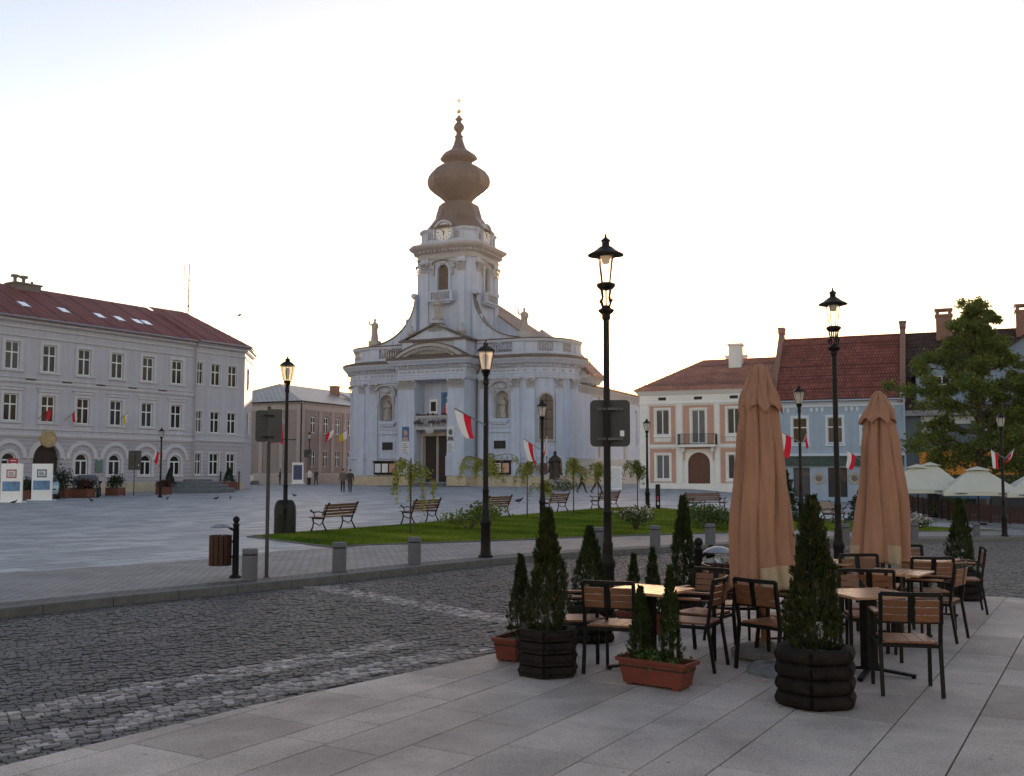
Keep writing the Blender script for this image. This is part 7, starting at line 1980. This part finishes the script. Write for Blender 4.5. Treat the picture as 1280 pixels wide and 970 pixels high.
# parked cars
def car(loc,rz,col,label):
    t=thing('parked_car',label,'car',loc,rz,'cars parked before the hall')
    prof=[(-2.0,.32),(-2.05,.62),(-1.9,.88),(-1.55,.95),(-1.05,1.36),(-.2,1.46),(.75,1.40),(1.25,.98),(1.95,.86),(2.05,.6),(2.0,.3)]
    vs=[];fs=[];ws=[.70,.80,.80,.78,.60,.58,.60,.76,.76,.74,.68]; n=len(prof)
    for s in (-1,1):
        for (x,z),w_ in zip(prof,ws): vs.append((x,s*w_,z))
    fs=[(i,i+1,n+i+1,n+i) for i in range(n-1)]+[(n-1,0,n,2*n-1),tuple(range(n)),tuple(range(2*n-1,n-1,-1))]
    m=MB(); m.add(vs,fs); o=m.build('body', mat('paint_'+label[:4],col,.25,.05,2,spec=.6), t); bv=o.modifiers.new('b','BEVEL'); bv.width=.08; bv.segments=3
    g=MB(); g.add([(.85,-.60,1.34),(1.22,-.70,1.03),(1.22,.70,1.03),(.85,.60,1.34)],[(0,1,2,3)]); g.v=[(x+.03,y,z+.03) for x,y,z in g.v]; g.build('windscreen', M['glass'], t)
    for s in (-1,1):
        g=MB(); g.add([(-1.1,s*.72,1.0),(-.9,s*.645,1.32),(.6,s*.645,1.32),(1.0,s*.75,1.0)],[(0,1,2,3)]); g.v=[(x,y+s*.035,z) for x,y,z in g.v]; g.build('side_window', M['glass'], t)
        for x in (-1.25,1.28):
            w=MB(Matrix.Translation((x,s*.76,.31))@Matrix.Rotation(R(90),4,'X')); w.lathe([(.17,-.09),(.31,-.08),(.31,.08),(.17,.09)],18); wo=w.build('wheel', M['dark'], t); w=MB(Matrix.Translation((x,s*.76,.31))@Matrix.Rotation(R(90),4,'X')); w.lathe([(.01,-.1),(.18,-.095),(.18,.095),(.01,.1)],14); w.build('rim', M['steel'], wo)
        h=MB(); h.ball((1.98,s*.52,.68),.13,10,6,.5,1.3,.9); h.build('headlight', M['notice'], t)
        k=MB(); k.ball((.75,s*.88,.98),.10,8,5,.7,1,.7); k.build('mirror', M['black'], t)
    k=MB(); k.box(2.04,2.07,-.26,.26,.42,.53); k.build('number_plate', M['white'], t); k=MB(); k.box(2.03,2.06,-.55,.55,.56,.64); k.build('grille', M['dark'], t)
    return t
car(at(98,621.5)+Vector((0,1.2,0)),R(-70),(.03,.055,.06),'dark teal car parked nose out below the arched windows')
car(at(40,624)+Vector((0,1.5,0)),R(-62),(.33,.44,.50),'pale blue car mostly hidden behind the notice boards')
# pigeons
def pigeon(loc,rz,l,fly=False):
    t=thing('pigeon',l,'pigeon',loc,rz,'pigeons about the square'); m=MB(); n=10
    body=[(-.17,.10,.012),(-.11,.11,.035),(-.03,.125,.062),(.05,.14,.060),(.10,.17,.038),(.125,.205,.028),(.145,.225,.032),(.165,.225,.022),(.19,.218,.006)]
    m.tube([(x,0,z) for x,z,r in body],[r for x,z,r in body],n)
    if fly:
        for s in (-1,1): m.add([(.07,s*.04,.15),(-.05,s*.04,.15),(-.06,s*.22,.22),(.05,s*.25,.24),(-.10,s*.36,.17)],[(0,1,2,3),(3,2,4)])
    else:
        for s in (-1,1): m.tube([(0,s*.025,.09),(.01,s*.025,.0)],.006,5); m.tube([(.01,s*.025,.004),(.045,s*.03,.004)],.005,4)
    m.build('body', mat('pigeon_grey',(.035,.037,.045),.6,.4,20) if 'pigeon_grey' not in bpy.data.materials else bpy.data.materials['pigeon_grey'], t, smooth=50, fix=not fly)
for px,py,rz,l in ((17,630.5,20,'pigeon in front of the board with the red framed print'),(114,628,160,'pigeon on the paving before the dark parked car, larger than the rest'),(209,625.5,90,'pigeon by itself before the small lamp at the hall'),(270,625.5,0,'pigeon before the stepped stone basin, walking toward another'),(288,625,100,'pigeon before the planter at the end of the hall'),(368,621.5,200,'pigeon behind the domed iron bin')):
    pigeon(at(px,py),R(rz),l)
q=W(299,396.5,75); pigeon(q,R(30),'dark bird flying in the sky above the lilac hall corner',True)
pg=W(525,641,at(546,652).y); pigeon(W(648.5,629.5,at(634,645).y-.1)-Vector((0,0,.0)),R(-10),'pigeon perched on the bench end behind the church side lamp')

# ---------------------------------------------------------------- people and the bronze statue
def skin_body(nm, joints, edges, radii, mats, par, zsplit):
    me=bpy.data.meshes.new(nm); me.from_pydata(joints,edges,[]); o=bpy.data.objects.new(nm,me); COL.objects.link(o)
    md=o.modifiers.new('skin','SKIN'); sv=me.skin_vertices[0].data
    for i,r in enumerate(radii): sv[i].radius=r if isinstance(r,tuple) else (r,r)
    sv[0].use_root=True
    sb=o.modifiers.new('sub','SUBSURF'); sb.levels=2; sb.render_levels=2
    dg=bpy.context.evaluated_depsgraph_get(); me2=bpy.data.meshes.new_from_object(o.evaluated_get(dg)); bpy.data.objects.remove(o)
    for m in mats: me2.materials.append(m)
    for p in me2.polygons:
        p.use_smooth=True; p.material_index=zsplit(p.center)
    o2=bpy.data.objects.new(nm,me2); COL.objects.link(o2); o2.parent=par; return o2
def person(loc,rz,label,coat,H=1.74,walk=0.0,arm=0.25,coatlen=.78,seat=False):
    B=1.2
    t=thing('person',label,'person',loc,rz); k=H/1.74; J=[];E=[];Rr=[]
    def j(p,r,par=None):
        J.append(tuple(c*k for c in p)); Rr.append((r*k*B,r*k*B) if not isinstance(r,tuple) else (r[0]*k*B,r[1]*k*B)); i=len(J)-1
        if par is not None: E.append((par,i))
        return i
    dz=-.42 if seat else 0
    pel=j((0,0,.95+dz),(.155,.11)); w1=j((0,0,1.14+dz),(.14,.10),pel); chs=j((0,.01,1.34+dz),(.165,.11),w1); nk=j((0,0,1.49+dz),.06,chs); hd0=j((0,.015,1.585+dz),.085,nk); hd=j((0,.02,1.67+dz),.085,hd0)
    for s in (-1,1):
        wv=walk*s
        if seat:
            hp=j((s*.10,.05,.92+dz),.085,pel); kn=j((s*.12,.45,.94+dz),.06,hp); an=j((s*.12,.48,.09),.042,kn); j((s*.12,.62,.04),.04,an)
        else:
            hp=j((s*.095,0,.88),.085,pel); kn=j((s*.10,.5*wv+.03,.50),.062,hp); an=j((s*.10,wv-.03*abs(walk),.09+.05*(wv<0)*abs(walk)*2),.042,kn); j((s*.105,wv+.13,.04),.038,an)
        sh=j((s*.20,0,1.42+dz),.058,chs); el=j((s*.26,-.10*walk*s*2-.02,1.14+dz),.045,sh); wr=j((s*.25,arm*.6-.4*walk*s,.93+dz),.034,el); hn=j((s*.245,arm*.7-.45*walk*s,.84+dz),.036,wr)
    def zs(c):
        z=c.z/k
        if z>1.50+dz: return 2
        if abs(c.x)/k>.2 and z<.90+dz: return 2
        if z>coatlen+dz: return 0
        return 1
    skin_body('body',J,E,Rr,[coat,M['trouser'],M['skin']],t,zs)
    h=MB(); h.ball((0,.0,(1.70+dz)*k),.105*k,12,8,.92,1.05,.95); h.build('hair', M['hair'], t, smooth=True)
    f=MB(); f.ball((0,.115*k,(1.645+dz)*k),.016*k,6,4); f.build('nose', M['skin'], t)
    return t
person(at(428.5,615),R(170),'person in a grey green jacket standing beside another at the church corner',M['jacket2'],1.78)
person(at(437.5,615.5),R(200),'person in a black coat standing close to a companion at the church corner',M['jacket'],1.74,walk=.12,coatlen=.6)
person(at(395,606.5),R(150),'person in a dark coat walking along the brown building',M['jacket'],1.72,walk=.15,coatlen=.55)
person(at(386.5,606),R(190),'person in a pale shirt beside the thin sign pole at the brown building',M['shirt'],1.74)
person(at(350,606),R(90),'dark figure partly behind the notice board at the brown building',M['jacket'],1.70)
person(at(313.5,606),R(180),'person in a white shirt sitting at the end corner of the lilac hall',M['shirt'],1.70,seat=True)
person(at(727,616.5),R(-90),'dark clothed walker striding below the weeping tree by the statue',M['jacket'],1.76,walk=.34,coatlen=.7)
person(at(746,617),R(-90),'dark clothed walker with long stride beside the pale framed board',M['jacket'],1.80,walk=.40,coatlen=.75)
# stone block for the seated person
p=at(313.5,606); m=MB(); m.box(-.9,.9,-.25,.2,0,.45); o=m.build('stone_ledge', M['granite'], None, loc=p); tag(o,'low stone ledge under the person in the white shirt','ledge')
# bronze statue on a boulder
p=at(694,612.5); YS=p.y; HS=(612.5-565)/F*YS
t=thing('bronze_statue','dark bronze statue of a robed man with a staff on a boulder before the church','statue',p,R(-20)); bz=HS*.27
mb=figure_stone(HS*.76,11,0); mb.v=[(x*1.12,y*1.05,z+bz) for x,y,z in mb.v]
k=HS*.76/2.4
mb.add([( -.55*k,.15*k,bz+.55*k),(.62*k,.2*k,bz+.35*k),(.5*k,.22*k,bz+1.75*k),(-.42*k,.2*k,bz+1.75*k),(-.62*k,-.12*k,bz+.6*k),(.66*k,-.1*k,bz+.4*k),(.44*k,-.22*k,bz+1.7*k),(-.38*k,-.22*k,bz+1.7*k)],[(0,1,2,3),(4,7,6,5),(0,3,7,4),(1,5,6,2),(3,2,6,7),(0,4,5,1)])
mb.build('figure', M['bronze'], t, smooth=50)
m=MB(); m.tube([(-.62*k,-.2*k,bz+1.0*k),(-.66*k,-.22*k,bz+1.85*k)],.03,6); m.ball((-.66*k,-.22*k,bz+1.9*k),.07,8,6); m.build('staff', M['bronze'], t)
m=MB(); vs=[];n=18
for i in range(7):
    th=PI/2*i/6
    for q in range(n): a=2*PI*q/n; r=1.25*math.cos(th)**.5*(1+.14*math.sin(3*a+1)+.08*math.sin(7*a)); vs.append((r*math.cos(a),r*math.sin(a)*.8,(bz+.05)*math.sin(th)*(1+.05*math.sin(5*a))-.02))
m.add(vs,[(i*n+q,i*n+(q+1)%n,(i+1)*n+(q+1)%n,(i+1)*n+q) for i in range(6) for q in range(n)]+[tuple(range(6*n,7*n))]); m.build('boulder', M['rock'], t, smooth=40)
shrub(706,614,2.6,.85,'mixed flowers heaped at the foot of the bronze statue',900,61,petals=260,size=.09,name='flower_heap',cat='flowers',clumps=14,grp='flowers at the statue')
# ---------------------------------------------------------------- thin air volume added for the warm lens veil near the sun
def glare_veil(dens):
    mb=MB(); mb.box(-140,140,-20,190,-6,60); m=bpy.data.materials.new('glare_veil'); m.use_nodes=True; nt=m.node_tree; nt.nodes.clear()
    o=N(nt,'ShaderNodeOutputMaterial'); v=N(nt,'ShaderNodeVolumePrincipled'); v.inputs['Color'].default_value=(1,.97,.94,1); v.inputs['Density'].default_value=dens; v.inputs['Anisotropy'].default_value=.55; L(nt,v.outputs[0],o.inputs[1])
    return kind(mb.build('glare_veil',m),'stuff')
glare_veil(.00012)
